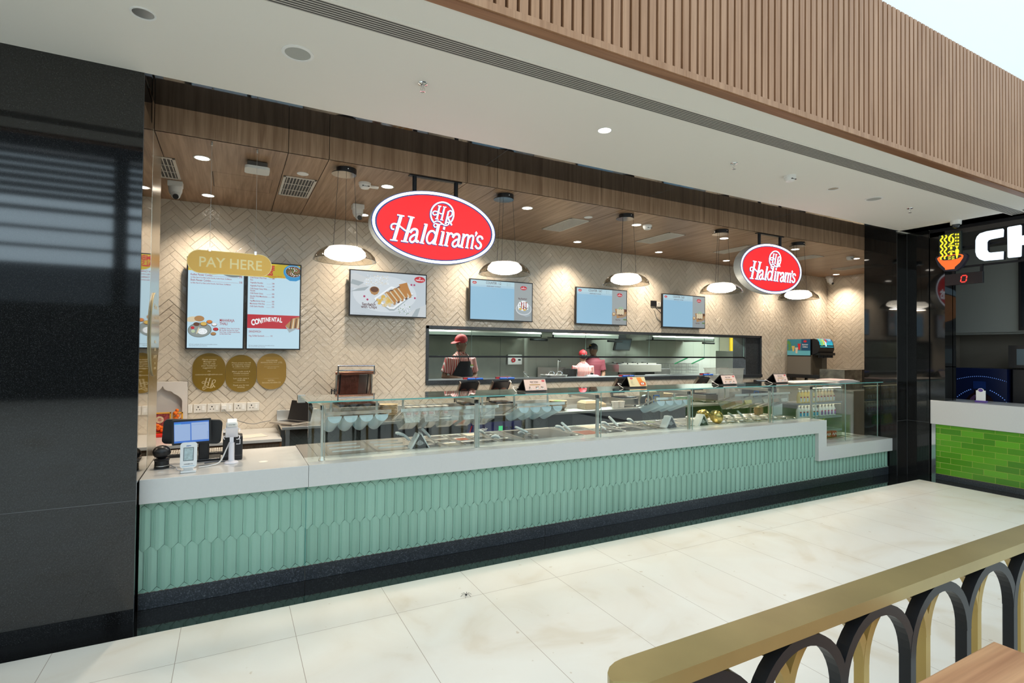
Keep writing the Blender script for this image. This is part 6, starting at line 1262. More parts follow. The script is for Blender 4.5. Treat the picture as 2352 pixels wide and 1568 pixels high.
# ================================================================== PEOPLE
SKIN = pm('brown_skin', (.20, .10, .06), .55); HAIRM = pm('black_hair', (.008, .007, .007), .6)
def stripes(name, c1, c2, per, frac, axis=0):
    m, nt, bs = nt_new(name); tc = N(nt, 'ShaderNodeTexCoord'); sp = N(nt, 'ShaderNodeSeparateXYZ'); nt.links.new(tc.outputs['Object'], sp.inputs[0])
    d = N(nt, 'ShaderNodeMath', operation='DIVIDE'); d.inputs[1].default_value = per; nt.links.new(sp.outputs[axis], d.inputs[0]); f = N(nt, 'ShaderNodeMath', operation='FRACT'); nt.links.new(d.outputs[0], f.inputs[0])
    c = ramp(nt, f.outputs[0], [(0, c1), (frac-.04, c1), (frac+.04, c2), (.97, c2)]); nt.links.new(c, bs.inputs['Base Color']); bs.inputs['Roughness'].default_value = .75; return m
SHRT = stripes('red_white_stripe', (.42, .09, .08), (.60, .50, .45), .026, .66); SHR2 = stripes('maroon_check', (.11, .012, .022), (.20, .04, .05), .022, .6, 2)
def remesh(b, name, parent, mat, vox=.009):
    b.mats = [mat]; b.m = [0]*len(b.f); ob = b.build(name); md = ob.modifiers.new('r', 'REMESH'); md.mode = 'VOXEL'; md.voxel_size = vox; md.use_smooth_shade = True
    sm = ob.modifiers.new('s', 'SMOOTH'); sm.factor = .5; sm.iterations = 4
    me = bpy.data.meshes.new_from_object(ob.evaluated_get(bpy.context.evaluated_depsgraph_get())); old = ob.data; ob.modifiers.clear(); ob.data = me; bpy.data.meshes.remove(old)
    if not me.materials: me.materials.append(mat)
    ob.parent = parent; ob.location = (0, 0, 0); return ob
def person(label, loc, rz, sc, arms, head_turn, shirt, cap, apron=False, back=False, nod=0):
    """figure facing -Y at height 1.72 before scaling; arms: ((elbow, wrist, hand dir) per side)"""
    t = thing('person', label, 'person', loc, rz); t.scale = (sc,)*3; M_ = SKIN; HR = Matrix.Rotation(head_turn, 3, 'Z') @ Matrix.Rotation(nod, 3, 'X'); HC = Vector((0, -.01, 1.585)); hp = lambda *p: HC+HR @ Vector(p)
    b = MB()
    for z0, z1, r0, r1 in ((1.36, 1.54, .062, .052),): b.cyl((0, .01, z0), hp(0, .01, -.07), r0, M_, r1=r1, n=18)
    b.sphere(HC, .10, M_, n=28, sc=(.76, .94, 1.12), R=HR); b.sphere(hp(0, -.035, -.065), .055, M_, n=20, sc=(.95, .9, .85), R=HR)
    b.tube([hp(0, -.088, .015), hp(0, -.106, -.018), hp(0, -.090, -.030)], [.009, .014, .010], M_, n=10); b.sphere(hp(0, -.088, -.055), .016, M_, n=10, sc=(1.5, .6, .5), R=HR)
    for s in (-1, 1): b.sphere(hp(s*.076, .012, -.008), .028, M_, n=12, sc=(.35, .65, 1.1), R=HR); b.sphere(hp(s*.03, -.082, .038), .018, M_, n=10, sc=(1.3, .5, .5), R=HR)
    rings = [(.86, .155, .11), (.95, .16, .115), (1.05, .145, .105), (1.15, .15, .11), (1.27, .175, .118), (1.36, .165, .105), (1.42, .10, .075), (1.46, .055, .055)]
    def torso(bb, g=0, zlo=.86): rr = [r for r in rings if r[0] >= zlo-.001]; bb.lathe([(.001, rr[0][0])]+[(rx+g, z) for z, rx, ry in rr]+[(.001, rr[-1][0]+g)], (0, 0, 0), M_, n=28, sy=.70)
    torso(b); legs = []
    for s in (-1, 1):
        b.tube([(s*.09, 0, .90), (s*.10, -.01, .70), (s*.10, -.015, .48), (s*.10, .01, .30), (s*.10, .015, .09)], [.088, .080, .055, .052, .038], M_, n=14); b.tube([(s*.10, .05, .045), (s*.105, -.05, .04), (s*.11, -.15, .03)], [.04, .042, .03], M_, n=12)
    for s, (el, wr, hd) in zip((-1, 1), arms):
        sh = Vector((s*.175, 0, 1.375)); el = Vector(el); wr = Vector(wr); hd = Vector(hd).normalized()
        b.tube([sh, sh.lerp(el, .5), el, el.lerp(wr, .35), wr], [.058, .050, .041, .040, .027], M_, n=14)
        pc = wr+hd*.05; sd = hd.cross(Z1).normalized() if abs(hd.z) < .9 else X1; nn = sd.cross(hd)
        b.tube([wr, wr+hd*.045, wr+hd*.085], [.026, .036, .036], M_, n=12, sy=.6)
        for k in range(4):
            q = wr+hd*.08+sd*(-.027+.018*k); ln = (.055, .07, .066, .050)[k]; b.tube([q, q+hd*ln*.5-Z1*.006, q+hd*ln*.85-Z1*.026], [.0095, .009, .0075], M_, n=8)
        q = wr+hd*.03-sd*.03*s; b.tube([q, q+hd*.03-sd*.022*s, q+hd*.058-sd*.022*s-Z1*.01], [.011, .010, .008], M_, n=8)
    remesh(b, 'body', t, SKIN, .0075)
    b = MB(); torso(b, .016, .86)
    for s, (el, wr, hd) in zip((-1, 1), arms):
        sh = Vector((s*.170, 0, 1.375)); el = Vector(el); b.tube([sh, sh.lerp(el, .45), sh.lerp(el, .78)], [.074, .068, .070], M_, n=16)
    remesh(b, 'shirt', t, shirt, .011)
    b = MB(); [b.tube([(x-s_*.0, y, z) for (x, y, z) in ((s*.012, -.075, 1.455), (s*.05, -.07, 1.41), (s*.02, -.095, 1.375))], .012, shirt, n=8) for s in (-1, 1) for s_ in (0,)]; b.lathe([(.062, 1.42), (.066, 1.465), (.058, 1.468)], (0, .012, 0), shirt, n=24); b.build('collar', t)
    b = MB(); TR = pm('dark_trousers', (.02, .02, .025), .8)
    for s in (-1, 1): b.tube([(s*.085, 0, .92), (s*.10, -.01, .68), (s*.10, -.012, .46), (s*.10, .012, .10)], [.105, .095, .075, .062], TR, n=14)
    b.lathe([(.001, .83), (.165, .85), (.168, .95), (.001, .97)], (0, 0, 0), TR, n=24, sy=.75); remesh(b, 'trousers', t, TR, .014)
    b = MB(); b.sphere(hp(0, .018, .02), .101, HAIRM, n=24, sc=(.80, .93, 1.02), R=HR); b.build('hair', t) if cap != 'none' else None
    # cap: crown, peak, strap
    CR = pm('cap_red', (.42, .012, .02), .7) if cap == 'red' else pm('cap_black', (.02, .021, .024), .7)
    b = MB(); b.sphere(hp(0, .008, .055), .105, CR, n=28, sc=(.84, 1.0, .82), R=HR); b.lathe([(.088, 0), (.089, .02)], hp(0, .006, .045), CR, n=28, sy=1.18, R=HR); b.sphere(hp(0, .008, .142), .009, CR, n=8); b.build('cap', t)
    b = MB(); pk = [(-.066, -.05), (-.062, -.10), (-.045, -.145), (0, -.168), (.045, -.145), (.062, -.10), (.066, -.05)]
    b.prism(pk, hp(0, -.02, .052), HR @ X1, HR @ Y1, (HR @ Vector((0, -.02, -.009))), CR); b.build('cap_peak', t, bevel=.003)
    if cap != 'red': b = MB(); b.box((-.03, -.001, 0), (.03, .001, .022), pm('cap_badge', (.7, .42, .03), .5), None); bo = b.build('cap_badge', t); bo.location = hp(0, -.096, .095); bo.rotation_euler = (HR @ Matrix.Rotation(.3, 3, 'X')).to_euler()
    if back: b = MB(); b.tube([hp(s*.05, .095, .03) for s in (-1, 1)], .012, pm('cap_mesh_grey', (.10, .11, .12), .7), n=8); b.sphere(hp(0, .085, .035), .04, pm('cap_mesh_grey', (.10, .11, .12), .7), n=14, sc=(1.1, .5, .8)); b.build('cap_strap', t)
    b = MB()
    for s in (-1, 1): b.sphere(hp(s*.03, -.086, .016), .0095, pm('eye_white', (.5, .47, .43), .3), n=10); b.sphere(hp(s*.03, -.093, .016), .005, HAIRM, n=8); b.tube([hp(s*.016, -.096, .036), hp(s*.032, -.097, .041), hp(s*.05, -.088, .034)], .004, HAIRM, n=6)
    b.build('eyes', t)
    b = MB(); SH_ = pm('black_shoe', (.015, .015, .015), .4); [b.tube([(s*.10, .06, .04), (s*.105, -.05, .045), (s*.11, -.165, .035)], [.045, .05, .036], SH_, n=12) for s in (-1, 1)]; b.build('shoes', t)
    if apron:
        AP = pm('black_apron', (.008, .008, .012), .8); b = MB(); g = []
        cols = 15
        for z, w, off in ((.62, .19, .035), (.80, .20, .03), (.95, .195, .024), (1.05, .185, .022), (1.15, .165, .022), (1.25, .12, .022), (1.33, .085, .020)):
            for k in range(cols):
                u = -1+2*k/(cols-1); x = w*u; rr = next(r for r in reversed(rings) if r[0] <= max(z, .86)+.001); rx = rr[1]+.016+off; y = -rx*.72*math.sqrt(max(.02, 1-(x/(rx*1.12))**2)); g.append(Vector((x, y, z)))
        n_ = len(g); gb = [p+Vector((0, .006, 0)) for p in g]; fs = [(r*cols+k, r*cols+k+1, (r+1)*cols+k+1, (r+1)*cols+k) for r in range(6) for k in range(cols-1)]
        b.add(g+gb, fs+[tuple(n_+i for i in reversed(f)) for f in fs], AP, True)
        b.add([g[-8]+Vector((-.012, -.004, -.30)), g[-8]+Vector((.012, -.004, -.30)), g[-8]+Vector((.012, -.004, -.285)), g[-8]+Vector((-.012, -.004, -.285))], [(0, 1, 2, 3)], pm('apron_badge', (.3, .02, .02), .6)); b.build('apron', t)
        for s in (-1, 1): b = MB(); b.tube([(s*.078, -.125, 1.32), (s*.072, -.10, 1.40), (s*.055, -.03, 1.462), (s*.03, .05, 1.47)], .010, AP, n=8, sy=.5); b.build('apron_strap', t)
        b = MB(); b.box((.085, -.142, 1.24), (.135, -.136, 1.275), WHITE); b.box((.085, -.143, 1.265), (.135, -.135, 1.28), pm('badge_green', (.3, .5, .05), .5)); b.build('name_badge', t)
    return t
person('person in red cap, striped shirt and black apron working behind the pass', (3.07, 7.46, KF), .10, 1.03, (((-.255, .03, 1.10), (-.06, -.235, 1.075), (.75, -.55, -.25)), ((.26, .03, 1.11), (.06, -.235, 1.06), (-.75, -.5, -.25))), -1.15, SHRT, 'red', apron=True, nod=.22)
person('person in red cap and striped shirt seen from behind at the back of the kitchen', (6.03, 8.45, KF), pi-.25, .905, (((-.22, -.05, 1.10), (-.12, -.26, 1.02), (.2, -1, -.2)), ((.22, -.05, 1.10), (.12, -.26, 1.02), (-.2, -1, -.2))), -.1, SHRT, 'red', back=True)
person('person in black cap and maroon polo shirt turned sideways in the kitchen', (6.66, 8.97, KF), -.55, .985, (((-.22, -.03, 1.09), (-.12, -.22, .95), (.3, -1, -.3)), ((.22, .0, 1.09), (.17, -.18, .92), (-.1, -1, -.5))), -.75, SHR2, 'black', nod=.1)
# ================================================================== DRINKS CASE AND DISPENSER
t = thing('drinks_shelf', 'open lit shelf unit of bottles at the right end behind the glass', 'shelf unit', (7.4, 4.75, .5065)); o = t.location; SHG = pm('shelf_grey', (.34, .36, .38), .3)
for z in (.996, .796, .60):
    b = MB(o); b.box((6.93, 4.60, z-.028), (7.90, 4.90, z), SHG); b.build('shelf', t, bevel=.003)
b = MB(o); b.box((6.90, 4.90, .507), (7.93, 4.94, 1.21), pm('case_back', (.40, .40, .36), .3)); b.box((7.905, 4.62, .507), (7.925, 4.90, 1.21), CLEARP); b.build('back_panel', t)
b = MB(o); b.box((6.95, 4.62, 1.196), (7.9, 4.645, 1.205), emi('case_led', (1, .86, .5), 3.0)); b.box((6.95, 4.62, .964), (7.9, 4.64, .967), emi('case_led', (1, .86, .5), 3.0)); b.build('light_strip', t)
def bottle(x, z, col, lab, h, r, name, lb, grp, lid=None, y=4.66):
    tt = thing(name, lb, 'bottle', (x, y, z), group=grp); b = MB(tt.location); b.lathe([(.001, 0), (r, .002), (r, h*.55), (r*.85, h*.66), (r*.45, h*.82), (r*.45, h*.90), (.001, h*.90)], (x, y, z+.001), col, n=16); b.build('body', tt)
    b = MB(tt.location); b.cyl((x, y, z+h*.88), (x, y, z+h), r*.5, lid or WHITE, n=12); b.build('cap', tt)
    b = MB(tt.location); b.box((x-r*.45, y-r-.0015, z+h*.12), (x+r*.45, y-r+.004, z+h*.46), lab); b.box((x-r*.45, y-r-.002, z+h*.40), (x+r*.45, y-r+.003, z+h*.5), pm('label_red', (.5, .02, .05), .5)); b.build('label', tt); return tt
LY = pm('drink_yellow', (.75, .58, .18), .3, em=(.7, .5, .15), ems=.08); LC = pm('drink_cream', (.72, .58, .38), .3); LWt = pm('drink_white', (.74, .76, .74), .35)
for i in range(5): bottle(6.99+i*.072, .997, LY, WHITE, .178, .032, 'drink_bottle', 'pale yellow bottle on the top shelf of the drinks unit', 'yellow bottles on the top shelf')
for i in range(6): bottle(7.375+i*.075, .997, LC, WHITE, .178, .032, 'drink_bottle', 'cream coloured bottle on the top shelf, right half', 'cream bottles on the top shelf')
for i in range(6): bottle(6.98+i*.075, .797, LWt, pm('label_blue', (.05, .35, .62), .4), .165, .034, 'milk_bottle', 'white bottle with blue label on the middle shelf', 'blue label bottles')
for i in range(5): bottle(7.46+i*.078, .797, LWt, pm('label_purple', (.33, .12, .42), .4), .165, .034, 'milk_bottle', 'white bottle with purple label on the middle shelf', 'purple label bottles')
GB = pm('green_soda', (.03, .45, .05), .15, em=(.02, .4, .03), ems=.08); GY = pm('lime_soda', (.62, .68, .02), .2, em=(.6, .7, .02), ems=.15)
for i in range(6): bottle(7.16+i*.078, .601, GY if i < 3 else GB, pm('label_lime', (.45, .62, .1), .4), .16, .030, 'soda_bottle', ('lime yellow' if i < 3 else 'green')+' soda bottle on the lowest shelf', 'lime bottles' if i < 3 else 'green bottles', lid=pm('lime_cap', (.65, .75, .02), .4))
for i in range(4):
    x = 7.22+i*.13; b = MB((x, 4.56, .5065)); CR_ = pm('can_red', (.50, .01, .02), .3); b.box((x-.055, 4.54, .507), (x+.055, 4.66, .59), CR_); b.ribbon([tuple(v)[:2] for v in smoothpts([(-.045, .03, 0), (-.02, .06, 0), (.0, .025, 0), (.025, .06, 0), (.045, .03, 0)], 4)], .010, (x, 4.5395, .505), X1, Z1, (0, .001, 0), WHITE); tag(b.build('can_pack', bevel=.003), 'red can pack with white script standing below the lowest shelf', 'cans', 'red can packs')
# steel machine at the end of the counter
t = thing('steel_cooker', 'dark steel kiosk unit with shiny panels at the right end of the shop', 'machine', (8.9, 5.3, 0)); o = t.location
b = MB(o); b.box((8.72, 4.9, 0), (9.9, 5.6, 1.10), STEEL); b.build('body', t, bevel=.004); b = MB(o); b.box((8.96, 5.18, 1.10), (9.46, 5.6, 1.42), pm('mottled_steel', (.32, .31, .28), .25, .9, noise=.5, nscale=9)); b.build('splash_box', t); b = MB(o); b.box((9.462, 5.18, 1.10), (9.7, 5.6, 1.42), BLACK); b.build('side_box', t)
t = thing('drinks_dispenser', 'tall soda dispenser with teal poster side and curved lit screen in the far corner', 'dispenser', (9.6, 6.0, .8)); o = t.location
b = MB(o); b.box((9.316, 5.99, 1.30), (9.80, 6.45, 1.63), pm('dispenser_grey', (.17, .155, .13), .45)); b.box((9.32, 6.0, 1.63), (9.80, 6.45, 1.95), BLACK); b.box((9.33, 5.97, 1.30), (9.62, 6.0, 1.66), pm('dispenser_brown', (.06, .05, .035), .5)); b.build('body', t)
def hx(y, z): return (9.315, y, z)
b = MB(o); a = Art(b, Vector((9.3155, 6.45, 1.65)), 0, .455, .30, 0, -Y1, Z1)
TL = [pm('poster_'+n_, c, .4, em=c, ems=.10) for n_, c in (('teal', (.04, .20, .26)), ('navy', (.01, .07, .15)), ('green', (.10, .25, .06)), ('yellow', (.55, .42, .12)), ('cream', (.60, .52, .40)), ('red', (.55, .02, .03)), ('white', (.7, .75, .78)), ('aqua', (.12, .42, .50)))]
a.rect(0, 0, 1, 1, TL[0]); a.rect(.62, .3, 1, 1, TL[1]); a.rect(0, .0, 1, .28, TL[7]); a.oval(.05, .8, .06, .12, TL[2])
for k in range(8): a.oval(.08+.03*(k % 3), .35+.06*k, .05, .06, TL[2], n=8)
a.poly([(.20, .58), (.34, .58), (.31, .24), (.24, .24)], TL[3]); a.poly([(.35, .48), (.48, .48), (.45, .12), (.38, .12)], TL[4]); a.poly([(.46, .72), (.60, .72), (.56, .34), (.50, .34)], TL[5]); a.oval(.78, .86, .07, .07, TL[5]); a.text('Summer', .038, .78, .62, TL[6], align='CENTER', xs=.9, bold=.02); a.text('Chillers', .036, .78, .48, TL[6], align='CENTER', xs=.9, bold=.02)
b.build('side_poster', t)
b = MB(o); prof = [(5.97, 1.66), (5.97, 1.95), (5.94, 1.955), (5.90, 1.945), (5.87, 1.90), (5.85, 1.82), (5.845, 1.76), (5.87, 1.70)]
b.prism([(-p[0], p[1]) for p in prof], (9.33, 0, 0), Vector((0, -1, 0)), Z1, (.46, 0, 0), BLACK); b.build('head', t, bevel=.004)
b = MB(o); TE = [emi('disp_'+n_, c, .9) for n_, c in (('aqua', (.02, .45, .58)), ('deep', (.01, .22, .45)), ('green', (.2, .6, .2)), ('yellow', (.7, .7, .1)), ('red', (.6, .02, .05)), ('white', (.8, .9, .9)))]
sp_ = [(5.93, 1.955), (5.898, 1.943), (5.868, 1.895), (5.849, 1.80)]
def spt(u, v, d=.002):
    f = v*3; i = min(2, int(f)); q = f-i; p = [lerp(sp_[i][k], sp_[i+1][k], q) for k in (0, 1)]; return Vector((9.37+u*.40, p[0]-d, p[1]+d*.5))
for u0, u1, v0, v1, m, d in ((0, 1, 0, 1, TE[0], .002), (.6, 1, 0, .7, TE[1], .003), (.08, .22, .2, .9, TE[2], .004), (.25, .38, .35, .85, TE[3], .004), (.40, .50, .55, .95, TE[5], .0045), (.45, .58, .1, .7, TE[4], .005), (.68, .95, .25, .35, TE[5], .005), (.68, .9, .45, .52, TE[5], .005)):
    n_ = 6; vs = [spt(u, lerp(v0, v1, k/n_), d) for k in range(n_+1) for u in (u0, u1)]; b.add(vs, [(2*k+2, 2*k+3, 2*k+1, 2*k) for k in range(n_)], m)
b.build('screen', t)
b = MB(o); b.box((9.36, 5.84, 1.655), (9.81, 5.97, 1.70), BLACK); [b.cyl((9.39+k*.055, 5.88, 1.61), (9.39+k*.055, 5.88, 1.66), .018, BLACK, n=12) for k in range(8)]; b.build('nozzles', t)
b = MB(o); b.box((9.30, 5.82, 1.235), (9.84, 6.45, 1.30), BLACK); b.build('drip_tray', t, bevel=.005); b = MB(o); [b.box((x, y, .9), (x+.04, y+.04, 1.235), BLACK) for x in (9.35, 9.8) for y in (5.85, 6.38)]; b.box((8.35, 5.8, .82), (10.2, 6.5, .9), STEELD); [b.box((x, y, 0), (x+.05, y+.05, .82), STEELD) for x in (8.38, 10.12) for y in (5.82, 6.42)]; b.build('stand', t)
kbox('black_cabinet', 'low black cabinet left of the soda dispenser', 'cabinet', (8.36, 5.9, .901), (9.1, 6.45, 1.20), pm('dark_cabinet', (.05, .05, .055), .3, .5))
# ================================================================== NEIGHBOUR STALL ON THE RIGHT
NX = 8.50
def brick_mat():
    m, nt, bs = nt_new('green_brick_tile'); tc = N(nt, 'ShaderNodeTexCoord'); mp = N(nt, 'ShaderNodeMapping'); mp.inputs['Rotation'].default_value = (0, 0, 0)
    sp = N(nt, 'ShaderNodeSeparateXYZ'); cb = N(nt, 'ShaderNodeCombineXYZ'); nt.links.new(tc.outputs['Object'], sp.inputs[0]); nt.links.new(sp.outputs[1], cb.inputs[0]); nt.links.new(sp.outputs[2], cb.inputs[1])
    br = N(nt, 'ShaderNodeTexBrick'); br.inputs['Color1'].default_value = (.05, .20, .008, 1); br.inputs['Color2'].default_value = (.12, .38, .018, 1); br.inputs['Mortar'].default_value = (.26, .38, .05, 1)
    br.inputs['Scale'].default_value = 1; br.inputs['Brick Width'].default_value = .235; br.inputs['Row Height'].default_value = .0775; br.inputs['Mortar Size'].default_value = .0035; br.inputs['Mortar Smooth'].default_value = .4
    nt.links.new(cb.outputs[0], br.inputs[0]); nt.links.new(br.outputs[0], bs.inputs['Base Color']); bs.inputs['Roughness'].default_value = .22
    bp = N(nt, 'ShaderNodeBump'); bp.invert = True; bp.inputs['Strength'].default_value = .6; bp.inputs['Distance'].default_value = .004; nt.links.new(br.outputs['Fac'], bp.inputs['Height']); nt.links.new(bp.outputs[0], bs.inputs['Normal']); return m
t = thing('brick_counter', 'bright green glazed brick counter with white stone top at the right edge', 'counter', (8.8, 2.6, 0)); o = t.location
b = MB(o); b.box((8.525, .2, .075), (8.60, 3.706, .75), brick_mat()); b.build('brick_front', t); b = MB(o); b.box((NX, .2, .745), (9.10, 3.762, 1.067), QUARTZ); b.build('stone_top', t, bevel=.003)
b = MB(o); b.box((8.518, .2, 0), (8.60, 3.706, .075), GRAND); b.build('skirting', t); b = MB(o); b.box((8.515, 3.707, 0), (8.56, 3.755, .745), CHROME); b.build('corner_strip', t)
b = MB(); b.box((8.701, 3.59, 0), (8.80, 4.2, 3.40), GRAN); b.box((NX, 3.59, 1.07), (8.72, 3.762, 3.40), GRAN); st(b.build('wall_neighbour_pier')); b = MB()
b.box((9.95, .2, 2.03), (10.05, 4.2, 3.38), pm('neighbour_grey_panel', (.27, .28, .26), .45)); b.box((10.3, .2, 0), (10.4, 4.2, 2.03), pm('neighbour_stone', (.17, .15, .12), .6, noise=.1, nscale=2)); b.box((8.8, 4.15, 0), (10.4, 4.2, 3.4), pm('neighbour_stone2', (.22, .19, .15), .6)); b.box((10.0, .2, 2.0), (10.4, 4.2, 2.05), pm('neighbour_grey_panel', (.3, .3, .3), .5)); st(b.build('wall_neighbour'))
b = MB(); b.box((NX, .2, 3.30), (10.4, 4.15, 3.40), pm('neighbour_dark_ceiling', (.06, .055, .05), .5)); b.box((8.482, .2, 3.36), (8.52, 3.76, 3.42), BLACKM); b.box((8.482, 2.47, 3.40), (12, 3.77, 3.5), WPAINT); st(b.build('ceiling_neighbour'))
b = MB(); b.box((8.60, .2, -.05), (10.4, 4.2, -.0), pm('kitchen_floor', (.22, .21, .2), .5)); st(b.build('floor_neighbour'))
# bowl sign and letters: outline points on the sign plane, converted from sign units
KS = .983
def sg(x, y): return (-(3.744-(x-140)*.000629)*KS, 1.7+KS*(1.3-(y+.1*(x-140)-760)*.00078))
SX = 8.455; SO = (0, 0, 0); UX = Vector((0, -1, 0))
def spoly(b, pts, m, d=.0, dep=.03): b.prism([sg(*p) for p in pts], (SX-d, 0, 0), UX, Z1, (dep, 0, 0), m)
SLATE = pm('sign_slate', (.035, .055, .055), .5); SYEL = emi('sign_yellow', (1, .85, .03), 1.1); SORA = emi('sign_orange', (1, .16, .025), 1.0); SNAV = pm('sign_navy', (.03, .03, .05), .5)
t = thing('noodle_bowl_sign', 'square sign with yellow noodles and vegetables above an orange bowl', 'sign', (8.45, 3.50, 3.0)); o = t.location
b = MB(o); spoly(b, [(210, 330), (610, 262), (615, 690), (210, 720)], SLATE); b.build('plate', t)
b = MB(o); spoly(b, [(140, 740), (165, 700), (400, 655), (690, 655), (720, 690), (700, 760), (620, 880), (520, 950), (310, 960), (200, 870)], SNAV, d=.004, dep=.06); b.build('bowl_backing', t)
b = MB(o); spoly(b, [(180, 735), (200, 775), (260, 850), (325, 905), (330, 935), (495, 918), (500, 885), (590, 810), (645, 730), (655, 690), (630, 670), (560, 660), (300, 690), (220, 705)], SORA, d=.010, dep=.01); spoly(b, [(215, 745), (300, 770), (440, 765), (560, 740), (625, 705), (600, 680), (520, 678), (300, 705)], SLATE, d=.0105, dep=.001); b.build('bowl', t)
b = MB(o)
def yr(P, w): b.ribbon([sg(*p[:2])+tuple(p[2:]) for p in P], w*.00056, (SX-.013, 0, 0), UX, Z1, (.004, 0, 0), SYEL)
for x in (268, 338): yr([(x+20*sin(k*.92), 335+k*15.5-(x-268)*.1) for k in range(28)], 30)
yr([(488, 310, .3), (440, 325, .8), (408, 370, 1.3), (402, 420, 1), (430, 455, .3)], 34); yr([(395, 488, .3), (430, 486, .8), (470, 450, 1.3), (482, 400, 1), (450, 355, .3)], 34)
for y in (530, 630): yr([(385, y+8), (410, y-14), (440, y-20), (470, y-18), (496, y-8)], 26); yr([(440, y), (440, y+50)], 42)
for k in range(8): yr([(524+42*(k % 2), 310+(k//2)*54), (524+42*(k % 2), 340+(k//2)*54)], 26)
yr([(542, 575, .8), (545, 610, 1.4), (545, 660, 1.0), (542, 735, .3)], 56); [yr([(542, 570), (542+dx, 515)], 9) for dx in (-28, -10, 10, 30)]
for k in range(4): yr([(385+65*(k % 2), 715+32*(k//2)), (432+65*(k % 2), 708+32*(k//2))], 22)
b.build('noodles', t)
LET = emi('letter_white', (.74, .88, 1.0), 1.5); RET = pm('letter_return', (.03, .03, .04), .4)
for nm, pts, lb in (('c', [(1325, 290), (1310, 270), (1050, 300), (940, 330), (890, 380), (868, 440), (865, 640), (885, 710), (930, 760), (1010, 790), (1315, 768), (1320, 640), (1120, 655), (1080, 645), (1060, 610), (1060, 480), (1080, 450), (1125, 435), (1318, 405)], 'large white lit letter C beside the bowl sign'), ('h', [(1380, 262), (1400, 250), (1580, 228), (1596, 240), (1596, 400), (1850, 370), (1850, 210), (2060, 190), (2060, 700), (1850, 720), (1850, 530), (1596, 548), (1590, 720), (1575, 733), (1400, 748), (1382, 735)], 'large white lit letter H cut by the right edge')):
    t = thing('sign_letter', lb, 'letter', (SX+.02, sg(*pts[0])[0]*-1, 3.0), group='white lit letters'); b = MB(t.location); spoly(b, pts, LET, d=.02, dep=.01); b.build('face', t); b = MB(t.location); spoly(b, pts, RET, d=.01, dep=.06); b.build('return', t)
t = thing('sign_gantry', 'black frame bars carrying the letters and bowl sign', 'frame', (8.68, 3.0, 3.35)); b = MB(t.location); b.box((8.515, 2.0, 2.84), (8.535, 3.56, 2.865), BLACKM); b.box((8.515, 2.0, 3.10), (8.535, 3.56, 3.125), BLACKM)
for y in (2.78, 2.2): b.box((8.512, y, 2.84), (8.535, y+.03, 3.299), BLACKM)
b.box((8.476, 3.47, 2.75), (8.49, 3.50, 2.86), BLACKM); b.box((8.50, 3.18, 2.75), (8.52, 3.21, 2.86), BLACKM); b.build('bars', t)
t = thing('queue_display', 'black number display showing a red 0 below the bowl sign', 'display', (8.45, 3.36, 2.68)); o = t.location; b = MB(o); b.box((8.435, 3.157, 2.613), (8.475, 3.565, 2.762), BLACK); b.build('casing', t, bevel=.003)
b = MB(o); dR = emi('led_red', (1, .03, .02), 2.5)
def seg(y0, z0, y1, z1): b.ribbon([(-y0*.983, 1.7+(z0-1.7)*.983), (-y1*.983, 1.7+(z1-1.7)*.983)], .011, (8.433, 0, 0), UX, Z1, (.001, 0, 0), dR)
for s_ in (((3.43, 2.745), (3.385, 2.745)), ((3.44, 2.66), (3.395, 2.66)), ((3.437, 2.738), (3.441, 2.708)), ((3.442, 2.698), (3.447, 2.667)), ((3.378, 2.738), (3.382, 2.708)), ((3.383, 2.698), (3.388, 2.667))): seg(s_[0][0], s_[0][1], s_[1][0], s_[1][1])
b.build('digit', t)
t = thing('notice_frame', 'white notice in a black frame on the neighbour stall wall', 'notice', (9.9, 4.14, 1.4)); b = MB(t.location); b.box((9.74, 4.125, 1.40), (10.12, 4.148, 1.76), BLACK); b.build('frame', t); b = MB(t.location); b.box((9.76, 4.122, 1.42), (10.10, 4.126, 1.74), pm('notice_white', (.60, .62, .60), .5)); [b.box((9.80, 4.121, 1.50+k*.028), (10.0, 4.1225, 1.505+k*.028), pm('notice_grey', (.3, .3, .3), .6)) for k in range(7)]; b.build('sheet', t)
b = MB((9.7, 4.14, 1.2)); b.box((9.90, 4.12, 1.15), (10.02, 4.148, 1.26), BLACK); b.tube([(9.96, 4.125, 1.15), (9.965, 4.12, 1.02), (9.97, 4.12, .9)], .005, BLACK, n=6); tag(b.build('black_socket'), 'black socket and lead below the framed notice', 'socket')
t = thing('bottle_cooler', 'navy drinks cooler with dotted arcs and a bottle picture on its side', 'cooler', (10.0, 3.7, 0)); o = t.location; NV = pm('cooler_navy', (.004, .010, .05), .3)
b = MB(o); b.box((9.55, 3.31, 0), (10.15, 3.90, 1.50), NV); b.build('body', t, bevel=.01)
b = MB(o); a = Art(b, Vector((9.549, 3.90, .95)), 0, .59, .55, 0, -Y1, Z1); a.rect(0, 0, 1, 1, NV); DB = pm('dot_blue', (.15, .3, .75), .4, em=(.15, .3, .8), ems=.5); DK = pm('cola_dark', (.02, .008, .01), .15); CB = pm('cap_blue', (.01, .03, .15), .25)
for k in range(27): u = k/26; a.oval(u, .66+.13*sin(pi*(u*.9+.05)), .008, .010, DB, n=8); a.oval(u, .16+.32*sin(pi*u)**.8 if abs(u-.5) > .12 else -1, .011, .012, DB, n=8) if abs(u-.5) > .16 else None
a.poly([(.18, 0), (.2, .14), (.28, .28), (.38, .36), (.38, .44), (.60, .44), (.60, .36), (.70, .28), (.77, .14), (.80, 0)], DK); a.poly([(.30, 0), (.30, .2), (.38, .3), (.42, .3), (.37, .1), (.37, 0)], pm('glint_purple', (.10, .05, .12), .3)); a.rect(.36, .46, .61, .66, CB); b.build('side_picture', t)
